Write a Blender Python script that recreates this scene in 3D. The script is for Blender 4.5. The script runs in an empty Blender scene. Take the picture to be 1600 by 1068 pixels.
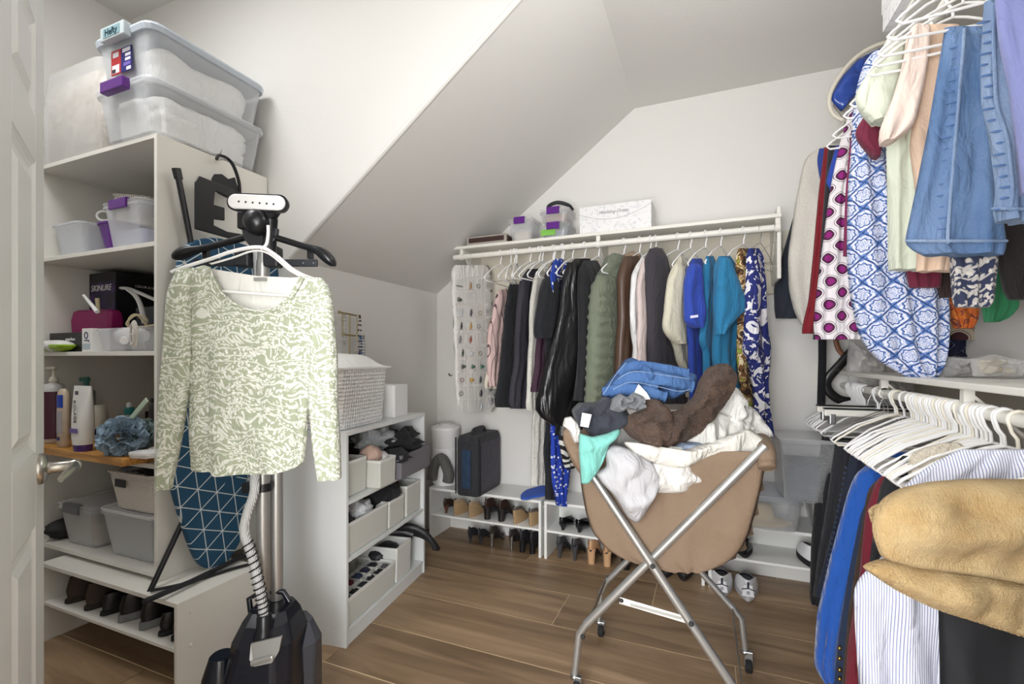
import bpy, math, random
from mathutils import Vector, Matrix, noise
random.seed(7)
SC = bpy.context.scene
C = SC.collection
PI = math.pi
# ---------------------------------------------------------------- camera
# room axes: X runs along the back wall, Y into the closet, Z up; camera eye height 1.2 m
YAW = math.radians(22.57)
cs, sn = math.cos(YAW), math.sin(YAW)
F = 740.0
cam_d = bpy.data.cameras.new('camera')
cam = bpy.data.objects.new('camera', cam_d); C.objects.link(cam)
cam.location = (0, 0, 1.2)
cam.rotation_euler = (math.radians(90), 0, YAW)
cam_d.sensor_width = 36.0
cam_d.lens = F/1600*36
cam_d.shift_y = -(534-560)/1600
cam_d.clip_start = 0.02
SC.camera = cam
# ---------------------------------------------------------------- world, ceiling lamp, added fill lights, exposure
w = bpy.data.worlds.new('world'); SC.world = w; w.use_nodes = True
bg = w.node_tree.nodes['Background']
bg.inputs[0].default_value = (0.98, 0.99, 1.0, 1)
bg.inputs[1].default_value = 5.2
def area(name, loc, target, size, energy, col=(.99, .995, 1)):
    l = bpy.data.lights.new(name, 'AREA'); l.energy = energy; l.size = size; l.color = col
    l.shape = 'DISK'
    o = bpy.data.objects.new(name, l); C.objects.link(o); o.location = loc
    o.rotation_euler = (Vector(target)-Vector(loc)).to_track_quat('-Z', 'Y').to_euler()
    return o
area('ceiling_lamp_light', (-2.0, 0.60, 3.08), (-1.9, 0.7, 0), 0.6, 15)
gl_ = bpy.data.lights.new('slope_fill_light', 'POINT'); gl_.energy = 11.5; gl_.shadow_soft_size = .14; gl_.color = (1, .99, .97)  # added fill to brighten the slope and back wall, no fixture there
go_ = bpy.data.objects.new('slope_fill_light', gl_); C.objects.link(go_); go_.location = (.10, 1.45, 2.40)
area('doorway_fill_light', (-0.25, -0.75, 1.15), (-0.6, 2.3, 1.35), 1.1, 46)  # added fill light behind the camera, not a fitting of the place
SC.view_settings.view_transform = 'Standard'
SC.view_settings.look = 'None'
SC.view_settings.gamma = 1
SC.view_settings.use_curve_mapping = False
SC.view_settings.exposure = 0.12
# ---------------------------------------------------------------- geometry of the view, used to set things at their distances
def ray(u, v):
    r = (u-800)/F
    return Vector((-sn+cs*r, cs+sn*r, (560-v)/F))
def at(u, v, X=None, Y=None, Z=None, t=None):
    d = ray(u, v)
    if X is not None: t = X/d.x
    elif Y is not None: t = Y/d.y
    elif Z is not None: t = (Z-1.2)/d.z
    return Vector((0, 0, 1.2)) + d*t
# ---------------------------------------------------------------- objects
def tag(o, label=None, cat=None, group=None, kind=None):
    if label: o['label'] = label
    if cat: o['category'] = cat
    if group: o['group'] = group
    if kind: o['kind'] = kind
    return o
def thing(name, label, cat, loc=(0, 0, 0), rz=0, group=None):
    o = bpy.data.objects.new(name, None); C.objects.link(o)
    o.empty_display_size = .05
    o.location = loc; o.rotation_euler = (0, 0, rz)
    return tag(o, label, cat, group)
def kids(o): return [x for x in bpy.data.objects if x.parent == o]
def copy_tree(o, parent=None):
    c = o.copy(); C.objects.link(c)
    if parent: c.parent = parent
    for ch in kids(o):
        copy_tree(ch, c)
    return c
class MB:
    def __init__(s): s.v = []; s.f = []; s.sm = []; s.mi = []
    def add(s, vs, fs, sm=False, mi=0):
        b = len(s.v); s.v += [tuple(x) for x in vs]
        for f in fs:
            s.f.append([i+b for i in f]); s.sm.append(sm); s.mi.append(mi)
        return s
    def box(s, x0, x1, y0, y1, z0, z1, mi=0):
        vs = [(x, y, z) for z in (z0, z1) for y in (y0, y1) for x in (x0, x1)]
        return s.add(vs, [(0, 2, 3, 1), (4, 5, 7, 6), (0, 1, 5, 4), (2, 6, 7, 3), (0, 4, 6, 2), (1, 3, 7, 5)], False, mi)
    def obox(s, c, ax, ay, az, mi=0):     # centre and three half-axis vectors
        c, ax, ay, az = map(Vector, (c, ax, ay, az))
        vs = [c+ax*i+ay*j+az*k for k in (-1, 1) for j in (-1, 1) for i in (-1, 1)]
        return s.add(vs, [(0, 2, 3, 1), (4, 5, 7, 6), (0, 1, 5, 4), (2, 6, 7, 3), (0, 4, 6, 2), (1, 3, 7, 5)], False, mi)
    def bar(s, p, q, w, h, mi=0, up=(0, 0, 1)):
        p, q = Vector(p), Vector(q); d = (q-p); L = d.length/2; d.normalize()
        sd = d.cross(Vector(up)).normalized(); u = sd.cross(d).normalized()
        return s.obox((p+q)/2, d*L, sd*w/2, u*h/2, mi)
    def loft(s, rings, cap0=True, cap1=True, sm=True, mi=0, close=True):
        n = len(rings[0]); vs = [p for r in rings for p in r]; fs = []
        for k in range(len(rings)-1):
            for i in range(n if close else n-1):
                j = (i+1) % n
                fs.append((k*n+i, k*n+j, (k+1)*n+j, (k+1)*n+i))
        s.add(vs, fs, sm, mi)
        if cap0: s.add(rings[0], [list(range(n))[::-1]], False, mi)
        if cap1: s.add(rings[-1], [list(range(n))], False, mi)
        return s
    def tube(s, path, r, n=8, sm=True, mi=0, closed=False, cap=True, flat=1.0):
        P = [Vector(p) for p in path]; m = len(P)
        R = r if isinstance(r, (list, tuple)) else [r]*m
        rings = []; prev = None
        for i in range(m):
            if closed: d = P[(i+1) % m]-P[i-1]
            else: d = P[min(i+1, m-1)]-P[max(i-1, 0)]
            if d.length < 1e-9: d = Vector((0, 0, 1))
            d.normalize()
            if prev is None:
                a = Vector((0, 0, 1)) if abs(d.z) < .9 else Vector((1, 0, 0))
                x = (a-d*a.dot(d)).normalized()
            else:
                x = prev-d*prev.dot(d)
                x = x.normalized() if x.length > 1e-6 else d.orthogonal().normalized()
            prev = x; y = d.cross(x)
            rings.append([P[i]+x*math.cos(a)*R[i]+y*math.sin(a)*R[i]*flat for a in [2*PI*k/n for k in range(n)]])
        if closed:
            rings.append(rings[0]); return s.loft(rings, False, False, sm, mi)
        return s.loft(rings, cap, cap, sm, mi)
    def lathe(s, prof, c=(0, 0, 0), n=24, sm=True, mi=0, sx=1, sy=1, cap0=True, cap1=True):
        rings = [[(c[0]+r*sx*math.cos(a), c[1]+r*sy*math.sin(a), c[2]+z) for a in [2*PI*k/n for k in range(n)]] for r, z in prof]
        return s.loft(rings, cap0, cap1, sm, mi)
    def rr(s, levels, c=(0, 0, 0), n=5, sm=False, mi=0, cap0=True, cap1=True):   # rounded rectangles: (z, half x, half y, corner radius)
        rings = []
        for z, hx, hy, rad in levels:
            rad = max(min(rad, hx*.999, hy*.999), 1e-4); ring = []
            for q, (sx, sy) in enumerate(((1, 1), (-1, 1), (-1, -1), (1, -1))):
                for k in range(n):
                    a = q*PI/2+PI/2*k/(n-1)
                    ring.append((c[0]+sx*(hx-rad)+rad*math.cos(a), c[1]+sy*(hy-rad)+rad*math.sin(a), c[2]+z))
            rings.append(ring)
        return s.loft(rings, cap0, cap1, sm, mi)
    def prism(s, poly, fn, d, mi=0, sm=False):    # poly of (a, b), fn(a, b, k) -> point for k = 0 and 1
        n = len(poly)
        v0 = [fn(a, b, 0) for a, b in poly]; v1 = [fn(a, b, d) for a, b in poly]
        s.add(v0+v1, [list(range(n))[::-1], list(range(n, 2*n))]+[(i, (i+1) % n, n+(i+1) % n, n+i) for i in range(n)], sm, mi)
        return s
    def ball(s, c, r, n=10, mi=0, sx=1, sy=1, sz=1):
        prof = [(max(1e-4, math.sin(PI*k/n))*r, -math.cos(PI*k/n)*r*sz) for k in range(n+1)]
        return s.lathe(prof, c, n*2, True, mi, sx, sy)
    def build(s, name, m, parent=None, bevel=0, world=False, label=None):
        me = bpy.data.meshes.new(name)
        vs = s.v; off = Vector((0, 0, 0))
        if parent is None:
            xs = [v[0] for v in vs]; ys = [v[1] for v in vs]; zs = [v[2] for v in vs]
            off = Vector(((min(xs)+max(xs))/2, (min(ys)+max(ys))/2, min(zs)))
        elif world:
            off = Vector(parent.location)
            if parent.parent: off = off+Vector(parent.parent.location)
        if off.length > 0: vs = [(v[0]-off.x, v[1]-off.y, v[2]-off.z) for v in vs]
        me.from_pydata(vs, [], s.f)
        me.polygons.foreach_set('use_smooth', s.sm)
        ms = m if isinstance(m, (list, tuple)) else [m]
        for x in ms: me.materials.append(x)
        if len(ms) > 1: me.polygons.foreach_set('material_index', s.mi)
        me.update()
        o = bpy.data.objects.new(name, me); C.objects.link(o)
        if parent: o.parent = parent
        else: o.location = off
        if bevel:
            b = o.modifiers.new('bevel', 'BEVEL'); b.width = bevel; b.segments = 2
            b.limit_method = 'ANGLE'; b.angle_limit = math.radians(40)
        if label: o['label'] = label
        return o
def struct(name, mb, m, parent=None, bevel=0):
    o = mb.build(name, m, parent, bevel)
    if parent is None: o['kind'] = 'structure'
    return o
# ---------------------------------------------------------------- materials
def lin(h):
    h = h.lstrip('#'); o = []
    for i in (0, 2, 4):
        c = int(h[i:i+2], 16)/255
        o.append(c/12.92 if c <= .04045 else ((c+.055)/1.055)**2.4)
    return (*o, 1)
class NT:
    def __init__(s, name):
        s.m = bpy.data.materials.new(name); s.m.use_nodes = True
        s.t = s.m.node_tree; s.b = s.t.nodes['Principled BSDF']; s.co = s.t.nodes.new('ShaderNodeTexCoord').outputs['Object']
    def n(s, typ, **k):
        x = s.t.nodes.new(typ)
        for a, b in k.items(): setattr(x, a, b)
        return x
    def link(s, a, b): s.t.links.new(a, b)
    def put(s, sock, v):
        if hasattr(v, 'is_output'): s.link(v, sock)
        else: sock.default_value = v
    def math(s, op, a, b=0.0, c=0.0):
        x = s.n('ShaderNodeMath', operation=op)
        s.put(x.inputs[0], a); s.put(x.inputs[1], b); s.put(x.inputs[2], c)
        return x.outputs[0]
    def sep(s, v=None):
        x = s.n('ShaderNodeSeparateXYZ'); s.link(v or s.co, x.inputs[0]); return x.outputs
    def scale(s, sc, v=None):
        x = s.n('ShaderNodeMapping'); s.link(v or s.co, x.inputs[0]); x.inputs['Scale'].default_value = sc if isinstance(sc, tuple) else (sc,)*3
        return x.outputs[0]
    def noise(s, sc, v=None, detail=2, rough=.5, dist=0):
        x = s.n('ShaderNodeTexNoise'); s.link(v or s.co, x.inputs['Vector']); x.inputs['Scale'].default_value = sc
        x.inputs['Detail'].default_value = detail; x.inputs['Roughness'].default_value = rough; x.inputs['Distortion'].default_value = dist
        return x.outputs['Fac']
    def vor(s, sc, feat='F1', v=None, out='Distance'):
        x = s.n('ShaderNodeTexVoronoi', feature=feat); s.link(v or s.co, x.inputs['Vector']); x.inputs['Scale'].default_value = sc
        return x.outputs[out]
    def mix(s, f, a, b):
        x = s.n('ShaderNodeMix', data_type='RGBA'); s.put(x.inputs[0], f); s.put(x.inputs[6], a); s.put(x.inputs[7], b)
        return x.outputs[2]
    def ramp(s, f, stops, const=False):
        x = s.n('ShaderNodeValToRGB'); s.link(f, x.inputs[0]); e = x.color_ramp
        if const: e.interpolation = 'CONSTANT'
        while len(e.elements) < len(stops): e.elements.new(.5)
        for el, (p, c) in zip(e.elements, stops): el.position = p; el.color = lin(c) if isinstance(c, str) else (c, c, c, 1)
        return x.outputs[0]
    def bump(s, h, st=.3, d=.01):
        x = s.n('ShaderNodeBump'); s.link(h, x.inputs['Height']); x.inputs['Strength'].default_value = st; x.inputs['Distance'].default_value = d
        s.link(x.outputs[0], s.b.inputs['Normal'])
    def fin(s, col=None, rough=.6, metal=0, alpha=None, sheen=0):
        if col is not None: s.put(s.b.inputs['Base Color'], lin(col) if isinstance(col, str) else col)
        s.put(s.b.inputs['Roughness'], rough); s.b.inputs['Metallic'].default_value = metal
        if alpha is not None: s.put(s.b.inputs['Alpha'], alpha)
        if sheen: s.b.inputs['Sheen Weight'].default_value = sheen; s.b.inputs['Sheen Roughness'].default_value = .5
        return s.m
_mc = {}
def mat(col, rough=.55, metal=0, alpha=None, bump=0, bs=200, sheen=0, var=0):
    k = (col, rough, metal, alpha, bump, bs, sheen, var)
    if k in _mc: return _mc[k]
    t = NT('m_'+col.strip('#'))
    c = col
    if bump: t.bump(t.noise(bs, detail=3), bump, .004)
    if var:
        f = t.noise(9, detail=3); c = t.mix(t.math('MULTIPLY', f, var), lin(col), (0, 0, 0, 1))
    _mc[k] = t.fin(c, rough, metal, alpha, sheen)
    return _mc[k]
def wrinkle(t, grain=400, k=1.0, st=.55):
    w1 = t.n('ShaderNodeTexNoise'); t.link(t.scale((1, 1, .38)), w1.inputs['Vector']); w1.inputs['Scale'].default_value = 15*k; w1.inputs['Detail'].default_value = 3; w1.inputs['Distortion'].default_value = .9
    rd = t.math('ABSOLUTE', t.math('SUBTRACT', w1.outputs['Fac'], .5))
    hgt = t.math('ADD', t.math('MULTIPLY', rd, 2.2), t.math('MULTIPLY', t.noise(grain, detail=2), .09))
    t.bump(hgt, st, .022)
_cc = {}
def cloth(col, bump=.25, bs=420, sheen=.08, rough=.88, var=.0):
    k = (col, bump, bs, sheen, rough)
    if k not in _cc:
        t = NT('cloth_'+col.strip('#')); wrinkle(t, bs, st=.35+bump*.6); _cc[k] = t.fin(col, rough, 0, None, sheen)
    return _cc[k]
def wallmat(name, col):
    t = NT(name); t.bump(t.noise(95, detail=4, rough=.6), .22, .004); return t.fin(col, .75)
M_wall = wallmat('wall_paint', '#e2e0dc')
M_wallw = M_wall
M_ceil = wallmat('ceiling_paint', '#dbd9d5')
M_white = mat('#e9e9e6', .38)
M_lam = mat('#e0e3e3', .32)
M_cream = mat('#e7e4dc', .4)
M_plas = mat('#f0efee', .35)
M_black = mat('#15161a', .3)
M_blackm = mat('#1b1c20', .6)
M_chrome = mat('#b9bbbd', .28, 1)
M_steel = mat('#b4b4b2', .36, .75)
M_nickel = mat('#b9b6ae', .28, 1)
M_purple = mat('#5b1c80', .35)
def clearmat(name, col, a, rough=.12):
    t = NT(name)
    lw = t.n('ShaderNodeLayerWeight'); lw.inputs[0].default_value = .35
    al = t.math('MULTIPLY_ADD', lw.outputs['Facing'], .45, a)
    return t.fin(col, rough, 0, al)
M_clear = clearmat('clear_plastic', '#eef1f4', .13)
M_clear2 = clearmat('frosted_plastic', '#e4e8ee', .32, .3)
M_bag = clearmat('thin_plastic_film', '#ecebea', .25, .08)
def woodfloor():
    t = NT('floor_oak')
    oi = t.n('ShaderNodeObjectInfo').outputs['Random']
    off = t.n('ShaderNodeCombineXYZ'); t.put(off.inputs[0], t.math('MULTIPLY', oi, 37)); t.put(off.inputs[1], t.math('MULTIPLY', oi, 11))
    va = t.n('ShaderNodeVectorMath', operation='ADD'); t.link(t.co, va.inputs[0]); t.link(off.outputs[0], va.inputs[1])
    v = t.scale((.8, 8, 8), va.outputs[0])
    g = t.noise(1.5, v, 5, .55, .8)
    fine = t.noise(14, t.scale((1, 22, 22), va.outputs[0]), 4, .6)
    c = t.ramp(g, [(.22, '#6b563f'), (.42, '#8c7358'), (.58, '#a58a6c'), (.8, '#bfa484')])
    k = t.n('ShaderNodeTexVoronoi'); t.link(t.scale((2.2, 6, 6), va.outputs[0]), k.inputs['Vector']); k.inputs['Scale'].default_value = 1
    kn = t.ramp(k.outputs['Distance'], [(.0, 0.35), (.07, 1.0)])
    c = t.mix(t.math('MULTIPLY', fine, .4), c, lin('#66513c'))
    mx = t.n('ShaderNodeMix', data_type='RGBA', blend_type='MULTIPLY'); mx.inputs[0].default_value = .7
    t.link(c, mx.inputs[6]); t.link(kn, mx.inputs[7])
    sh = t.n('ShaderNodeHueSaturation'); t.link(mx.outputs[2], sh.inputs['Color']); t.put(sh.inputs['Value'], t.math('MULTIPLY_ADD', oi, .3, .85))
    t.bump(fine, .12, .002)
    return t.fin(sh.outputs[0], .42)
M_floor = woodfloor()
M_seam_highlight = mat('#f0dcb8', .6)  # pale base in the plank gaps, bevel highlights put into the colour
# ================================================================ THE ROOM
XL, XR, YB, YW = -3.06, .95, 2.98, 1.66
SLZ, SLX, CZ, CZ2 = 1.671, -1.83, 2.738, 3.13
CX = SLX+(CZ-SLZ)/.758
mb = MB().box(XL, XR, -1.6, YB+.1, -.06, -.0025)
floor = struct('floor', mb, M_seam_highlight)
floor.location = (0, 0, -.06)
floor.data.transform(Matrix.Translation(((XL+XR)/2, (YB+.1-1.6)/2, 0)))
PW = .297
y = 2.637-PW*13; row = 0
while y < YB+.05:
    x = XL-[.35, 1.1, .7, 1.45, .1][row % 5]
    while x < XR:
        x0, x1 = max(x, XL), min(x+1.75, XR)
        y0, y1 = max(y, -1.6), min(y+PW, YB)
        if x1-x0 > .02 and y1-y0 > .02:
            p = MB().box(-(x1-x0)/2, (x1-x0)/2, -(y1-y0)/2+.003, (y1-y0)/2-.003, -.002, .0).build('plank', M_floor, floor)
            p.location = ((x0+x1)/2, (y0+y1)/2, .06)
        x += 1.753
    y += PW; row += 1
# walls
struct('wall_front', MB().box(XL, -.80, .08, .18, 0, CZ2), M_wall)
struct('wall_front', MB().box(.13, XR, .08, .18, 0, CZ2), M_wall)
struct('wall_front', MB().box(-.80, .13, .08, .18, 2.08, CZ2), M_wall)
struct('wall_left', MB().box(XL-.1, XL, -1.6, YW, 0, CZ2), M_wall)
struct('wall_alcove', MB().prism([(XL, 0), (SLX, 0), (SLX, SLZ), (CX, CZ), (XR, CZ), (XR, CZ2), (XL, CZ2)], lambda a, b, k: (a, YW+k, b), .02), M_wallw)
struct('wall_knee', MB().box(SLX-.1, SLX, YW+.02, YB, 0, SLZ), M_wall)
struct('wall_back', MB().prism([(SLX, 0), (XR, 0), (XR, CZ), (CX, CZ), (SLX, SLZ)], lambda a, b, k: (a, YB+k, b), .1), M_wall)
struct('wall_right', MB().box(XR, XR+.1, -1.6, YB, 0, CZ2), M_wall)
sl = MB().prism([(SLX, SLZ), (CX, CZ), (CX-.06, CZ+.08), (SLX-.06, SLZ+.08)], lambda a, b, k: (a, YW+.006+k, b), YB-YW-.006)
struct('ceiling_slope', sl, M_ceil)
# rounded bullnose where the alcove wall turns into the slope
d = Vector((CX-SLX, 0, CZ-SLZ)).normalized(); nrm = Vector((-d.z, 0, d.x))
p0 = Vector((SLX, YW, SLZ)); p1 = Vector((CX, YW, CZ))
bn = MB().tube([p0+nrm*.009+Vector((0, .010, 0)), p1+nrm*.009+Vector((0, .010, 0))], .0125, 16)
struct('trim_bullnose', bn, M_wallw)
struct('ceiling', MB().box(XL, XR, -1.6, YW, CZ2, CZ2+.08), M_ceil)
struct('ceiling_alcove', MB().box(CX, XR, YW+.02, YB, CZ, CZ+.08), M_ceil)
struct('baseboard_left', MB().box(XL, XL+.014, -.3, YW-.001, 0, .09), M_white, bevel=.004)
struct('baseboard_back', MB().box(SLX, XR, YB-.014, YB, 0, .09), M_white, bevel=.004)
# wall socket plate on the back wall
pl = MB().box(-.036, .036, -.004, 0, -.058, .058); pp = at(1283, 586, Y=YB)
o = pl.build('socket_plate', M_cream, None, .002); o.location = (pp.x, YB-.002, pp.z-.058)
tag(o, 'small blank cream cover plate on the back wall behind the studded belt', 'wall plate')
# ---- the open white panelled door at the left edge
dd = Vector((-.867, .497, 0)); dn = Vector((.497, .867, 0))     # along the door, and its face normal towards the room
de = Vector((-1.427, .598, 0))
door = thing('door_1', 'open white six panel door with satin lever at left edge', 'door', de, 0); door['kind'] = 'structure'
W_, T_, H_ = .76, .035, 2.03
def dp(a, n, z): return -dd*a+dn*n+Vector((0, 0, z))          # a = distance back from the free edge
mb = MB()
mb.obox(dp(W_/2, -T_/2-.004, H_/2), dd*W_/2, dn*(T_/2-.004), Vector((0, 0, H_/2)))
# stiles and rails stand proud of the core
for a0, a1, z0, z1 in [(0, .105, 0, H_), (.655, .76, 0, H_), (.33, .43, 0, H_), (.105, .33, 0, .22), (.43, .655, 0, .22), (.105, .33, .84, 1.0), (.43, .655, .84, 1.0), (.105, .33, 1.62, 1.72), (.43, .655, 1.62, 1.72), (.105, .33, 1.92, H_), (.43, .655, 1.92, H_)]:
    mb.obox(dp((a0+a1)/2, -.004, (z0+z1)/2), dd*(a1-a0)/2, dn*.005, Vector((0, 0, (z1-z0)/2)))
mb.build('door_leaf', M_white, door, .0025)
for a0, a1 in ((.105, .33), (.43, .655)):
    for z0, z1 in ((.22, .84), (1.0, 1.62), (1.72, 1.92)):
        p = MB()
        def ringp(i, n): return [dp(a0+i, n, z0+i), dp(a1-i, n, z0+i), dp(a1-i, n, z1-i), dp(a0+i, n, z1-i)]
        p.loft([ringp(.0, 0), ringp(.008, -.004), ringp(.02, -.007), ringp(.032, -.006), ringp(.05, .001), ringp(.055, .001)], False, True, False)
        p.build('door_panel', M_white, door, 0)
hb = MB(); hp = dp(.062, .001, .955)
def dlathe(prof, n=20):
    x = dd; z = Vector((0, 0, 1))
    return [[hp+x*r*math.cos(a)+z*r*math.sin(a)+dn*h for a in [2*PI*k/n for k in range(n)]] for r, h in prof]
hb.loft(dlathe([(.034, 0), (.034, .006), (.030, .011), (.018, .015)]))
hb.loft(dlathe([(.016, .012), (.0125, .02), (.0125, .05), (.015, .058), (.013, .066), (.004, .07)]))
lv = [dn*.056, dn*.060-dd*.02+Vector((0, 0, .001)), dn*.058-dd*.05, dn*.052-dd*.085+Vector((0, 0, -.004)), dn*.046-dd*.108+Vector((0, 0, -.008))]
hb.tube([hp+q for q in lv], [.011, .012, .0105, .0095, .0075], 12, flat=.7)
hb.build('door_handle', M_nickel, door, label='satin nickel lever handle')
# ================================================================ BUILT-IN FURNITURE
# ---- tall shelving unit in the left corner
UX0, UX1, UY0, UY1 = -2.84, -1.965, 1.16, 1.655
unit = thing('shelving_unit', 'tall cream melamine shelving unit standing on the shoe rack in the left corner', 'shelving unit', (UX1, UY0, .336))
def up(mb, name, m=M_cream, bevel=.0012, label=None): return mb.build(name, m, unit, bevel, True, label)
up(MB().box(UX1-.017, UX1, UY0, UY1, .336, 2.07), 'side_panel')
up(MB().box(UX0, UX0+.017, UY0, UY1, .336, 2.07), 'side_panel')
up(MB().box(UX0+.017, UX1-.017, UY1-.006, UY1, .336, 2.05), 'back_panel', mat('#cdc6b6', .6))
SH = [2.055, 1.637, 1.212, .772, .352]      # undersides of the shelves
for z in SH:
    up(MB().box(UX0+.017, UX1-.017, UY0+.002, UY1-.006, z, z+.018), 'shelf')
S_ = [z+.0185 for z in SH]
def screw(mb, c, n, r=.006):
    n = Vector(n); a = n.orthogonal().normalized(); b = n.cross(a); c = Vector(c)
    mb.loft([[c+a*rr_*math.cos(t)+b*rr_*math.sin(t)+n*h for t in [2*PI*k/10 for k in range(10)]] for rr_, h in ((r, 0), (r, .001), (r*.7, .0022))], True, True)
# ---- shoe rack maker (two tier)
def shoe_rack(label, x0, x1, y0, y1, h, zmid, mt, group=None):
    r = thing('shoe_rack', label, 'shoe rack', ((x0+x1)/2, (y0+y1)/2, 0), 0, group)
    T = .016
    for a in (x0, x1-T):
        MB().box(a, a+T, y0, y1, 0, h-T).build('side_panel', mt, r, .001, True)
    MB().box(x0, x1, y0, y1, h-T, h).build('top', mt, r, .001, True)
    MB().box(x0+T, x1-T, y0+.003, y1-.004, zmid-.013, zmid).build('shelf', mt, r, .001, True)
    MB().box(x0+T, x1-T, y1-.004, y1, .0, h-T).build('back_panel', mt, r, 0, True)
    for z in (zmid-.006, h-.05):
        for yy in (y0+.05, y1-.05): s = MB(); screw(s, (x1, yy, z), (1, 0, 0), .007); s.build('screw_cap', mt, r, 0, True)
    return r
RZ = .335
rackL = shoe_rack('cream shoe rack under the tall shelving unit holding shoes seen from behind', -2.62, -1.731, 1.088, 1.43, RZ, .17, M_cream)
RY0, RY1 = 2.70, 2.962
R1 = (-1.72, -.933); R2 = (-.913, -.02); R3 = (-.003, .86)
rack1 = shoe_rack('white shoe rack on the back wall below the suitcase', R1[0], R1[1], RY0, RY1, .345, .172, M_white)
rack2 = shoe_rack('white shoe rack on the back wall behind the laundry cart with black pumps', R2[0], R2[1], RY0, RY1, .345, .172, M_white)
rack3 = shoe_rack('white shoe rack at the right end of the back wall under the clear bins', R3[0], R3[1], RY0, RY1, .345, .172, M_white)
# ---- white cubby organiser against the knee wall
CR = math.atan2(.992, -.125)
cub = thing('cubby_organizer', 'white open cubby organizer full of fabric bins under the sloped ceiling', 'organizer', (-1.386, 1.547, 0), CR)
CW, CD, CH = .736, .37, .894
def cb(mb, name, m=M_lam, bevel=.001): return mb.build(name, m, cub, bevel)
cb(MB().box(0, .016, 0, CD, 0, CH-.016), 'side_panel'); cb(MB().box(CW-.016, CW, 0, CD, 0, CH-.016), 'side_panel')
cb(MB().box(0, CW, 0, CD, CH-.016, CH), 'top')
CS = [.068, .362, .603]
for z in CS: cb(MB().box(.016, CW-.016, .002, CD-.004, z-.015, z), 'shelf')
cb(MB().box(.016, CW-.016, .006, .018, 0, .053), 'kick_board'); cb(MB().box(.016, CW-.016, CD-.004, CD, 0, CH-.016), 'back_panel')
for q in ((0, .025, .03), (0, .055, .06)): s = MB(); screw(s, q, (-1, 0, 0), .005); cb(s, 'screw_cap', M_lam, 0)
cm = Matrix.Translation((-1.386, 1.547, 0)) @ Matrix.Rotation(CR, 4, 'Z')
def cw(x, y, z): return cm @ Vector((x, y, z))
# ---- back wall shelf with closet rod
SX0, SX1 = -1.53, .335
bs = thing('closet_shelf', 'long white shelf with hanging rod across the back wall', 'shelf', (-.6, 2.85, 1.60))
def bsp(mb, name, m=M_cream, bevel=.001): return mb.build(name, m, bs, bevel, True)
bsp(MB().box(SX0, SX1, 2.68, YB, 1.903, 1.922), 'shelf_board', M_cream, .004)
bsp(MB().box(SX0-.02, SX1+.30, YB-.018, YB, 1.56, 1.90), 'cleat_board', mat('#dcd5c5', .5), .002)
bsp(MB().box(SX0-.02, SX1+.30, YB-.021, YB-.018, 1.728, 1.732), 'cleat_groove', mat('#a79f8f', .7), 0)
RODZ, RODY = 1.856, 2.70
bsp(MB().tube([(SX0, RODY, RODZ), (SX1-.02, RODY, RODZ)], .0165, 20), 'rod')
for u in (722, 935, 1215):
    x = at(u, 380, Y=2.70).x
    b = MB()
    b.box(x-.011, x+.011, 2.69, 2.73, 1.868, 1.903)
    b.tube([(x-.011, RODY, RODZ), (x+.011, RODY, RODZ)], .022, 16)
    b.prism([(2.72, 1.903), (YB-.018, 1.903), (YB-.018, 1.66), (YB-.03, 1.66), (2.72, 1.88)], lambda a, c, k: (x-.006+k, a, c), .012)
    bsp(b, 'bracket')
bsp(MB().box(SX1-.02, SX1, 2.70, YB-.018, 1.60, 1.965), 'end_panel', M_cream, .006)
# ---- right wall: two rods and two shelves
def rshelf(label, zs, zr, xs, xr, y0):
    r = thing('closet_shelf', label, 'shelf', (.85, 2.0, zr-.1))
    MB().box(xs, XR, y0, YB-.02, zs-.019, zs).build('shelf_board', M_cream, r, .004, True)
    MB().tube([(xr, y0, zr), (xr, YB-.001, zr)], .0165, 20).build('rod', M_cream, r, 0, True)
    MB().box(XR-.018, XR, y0, YB-.02, zs-.16, zs-.02).build('cleat_board', mat('#cfc8ba', .55), r, .002, True)
    for yy in (2.35, 1.68, .95):
        if yy < y0: continue
        b = MB(); b.box(xr-.012, xr+.012, yy-.011, yy+.011, zr-.005, zs-.019)
        b.tube([(xr, yy-.011, zr), (xr, yy+.011, zr)], .022, 16)
        b.bar((xr, yy, zs-.03), (XR-.012, yy, zs-.31), .02, .008)
        b.box(XR-.012, XR, yy-.011, yy+.011, zs-.34, zs-.02)
        b.build('bracket', M_cream, r, 0, True)
    return r
LRX, LRZ = .655, 1.06
URX, URZ = .655, 2.26
rshelf('cream lower shelf and rod on the right wall crowded with white hangers', 1.137, LRZ, .62, LRX, .5)
rshelf('upper shelf and rod on the right wall holding dresses and denim', 2.355, URZ, .60, URX, .5)
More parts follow.
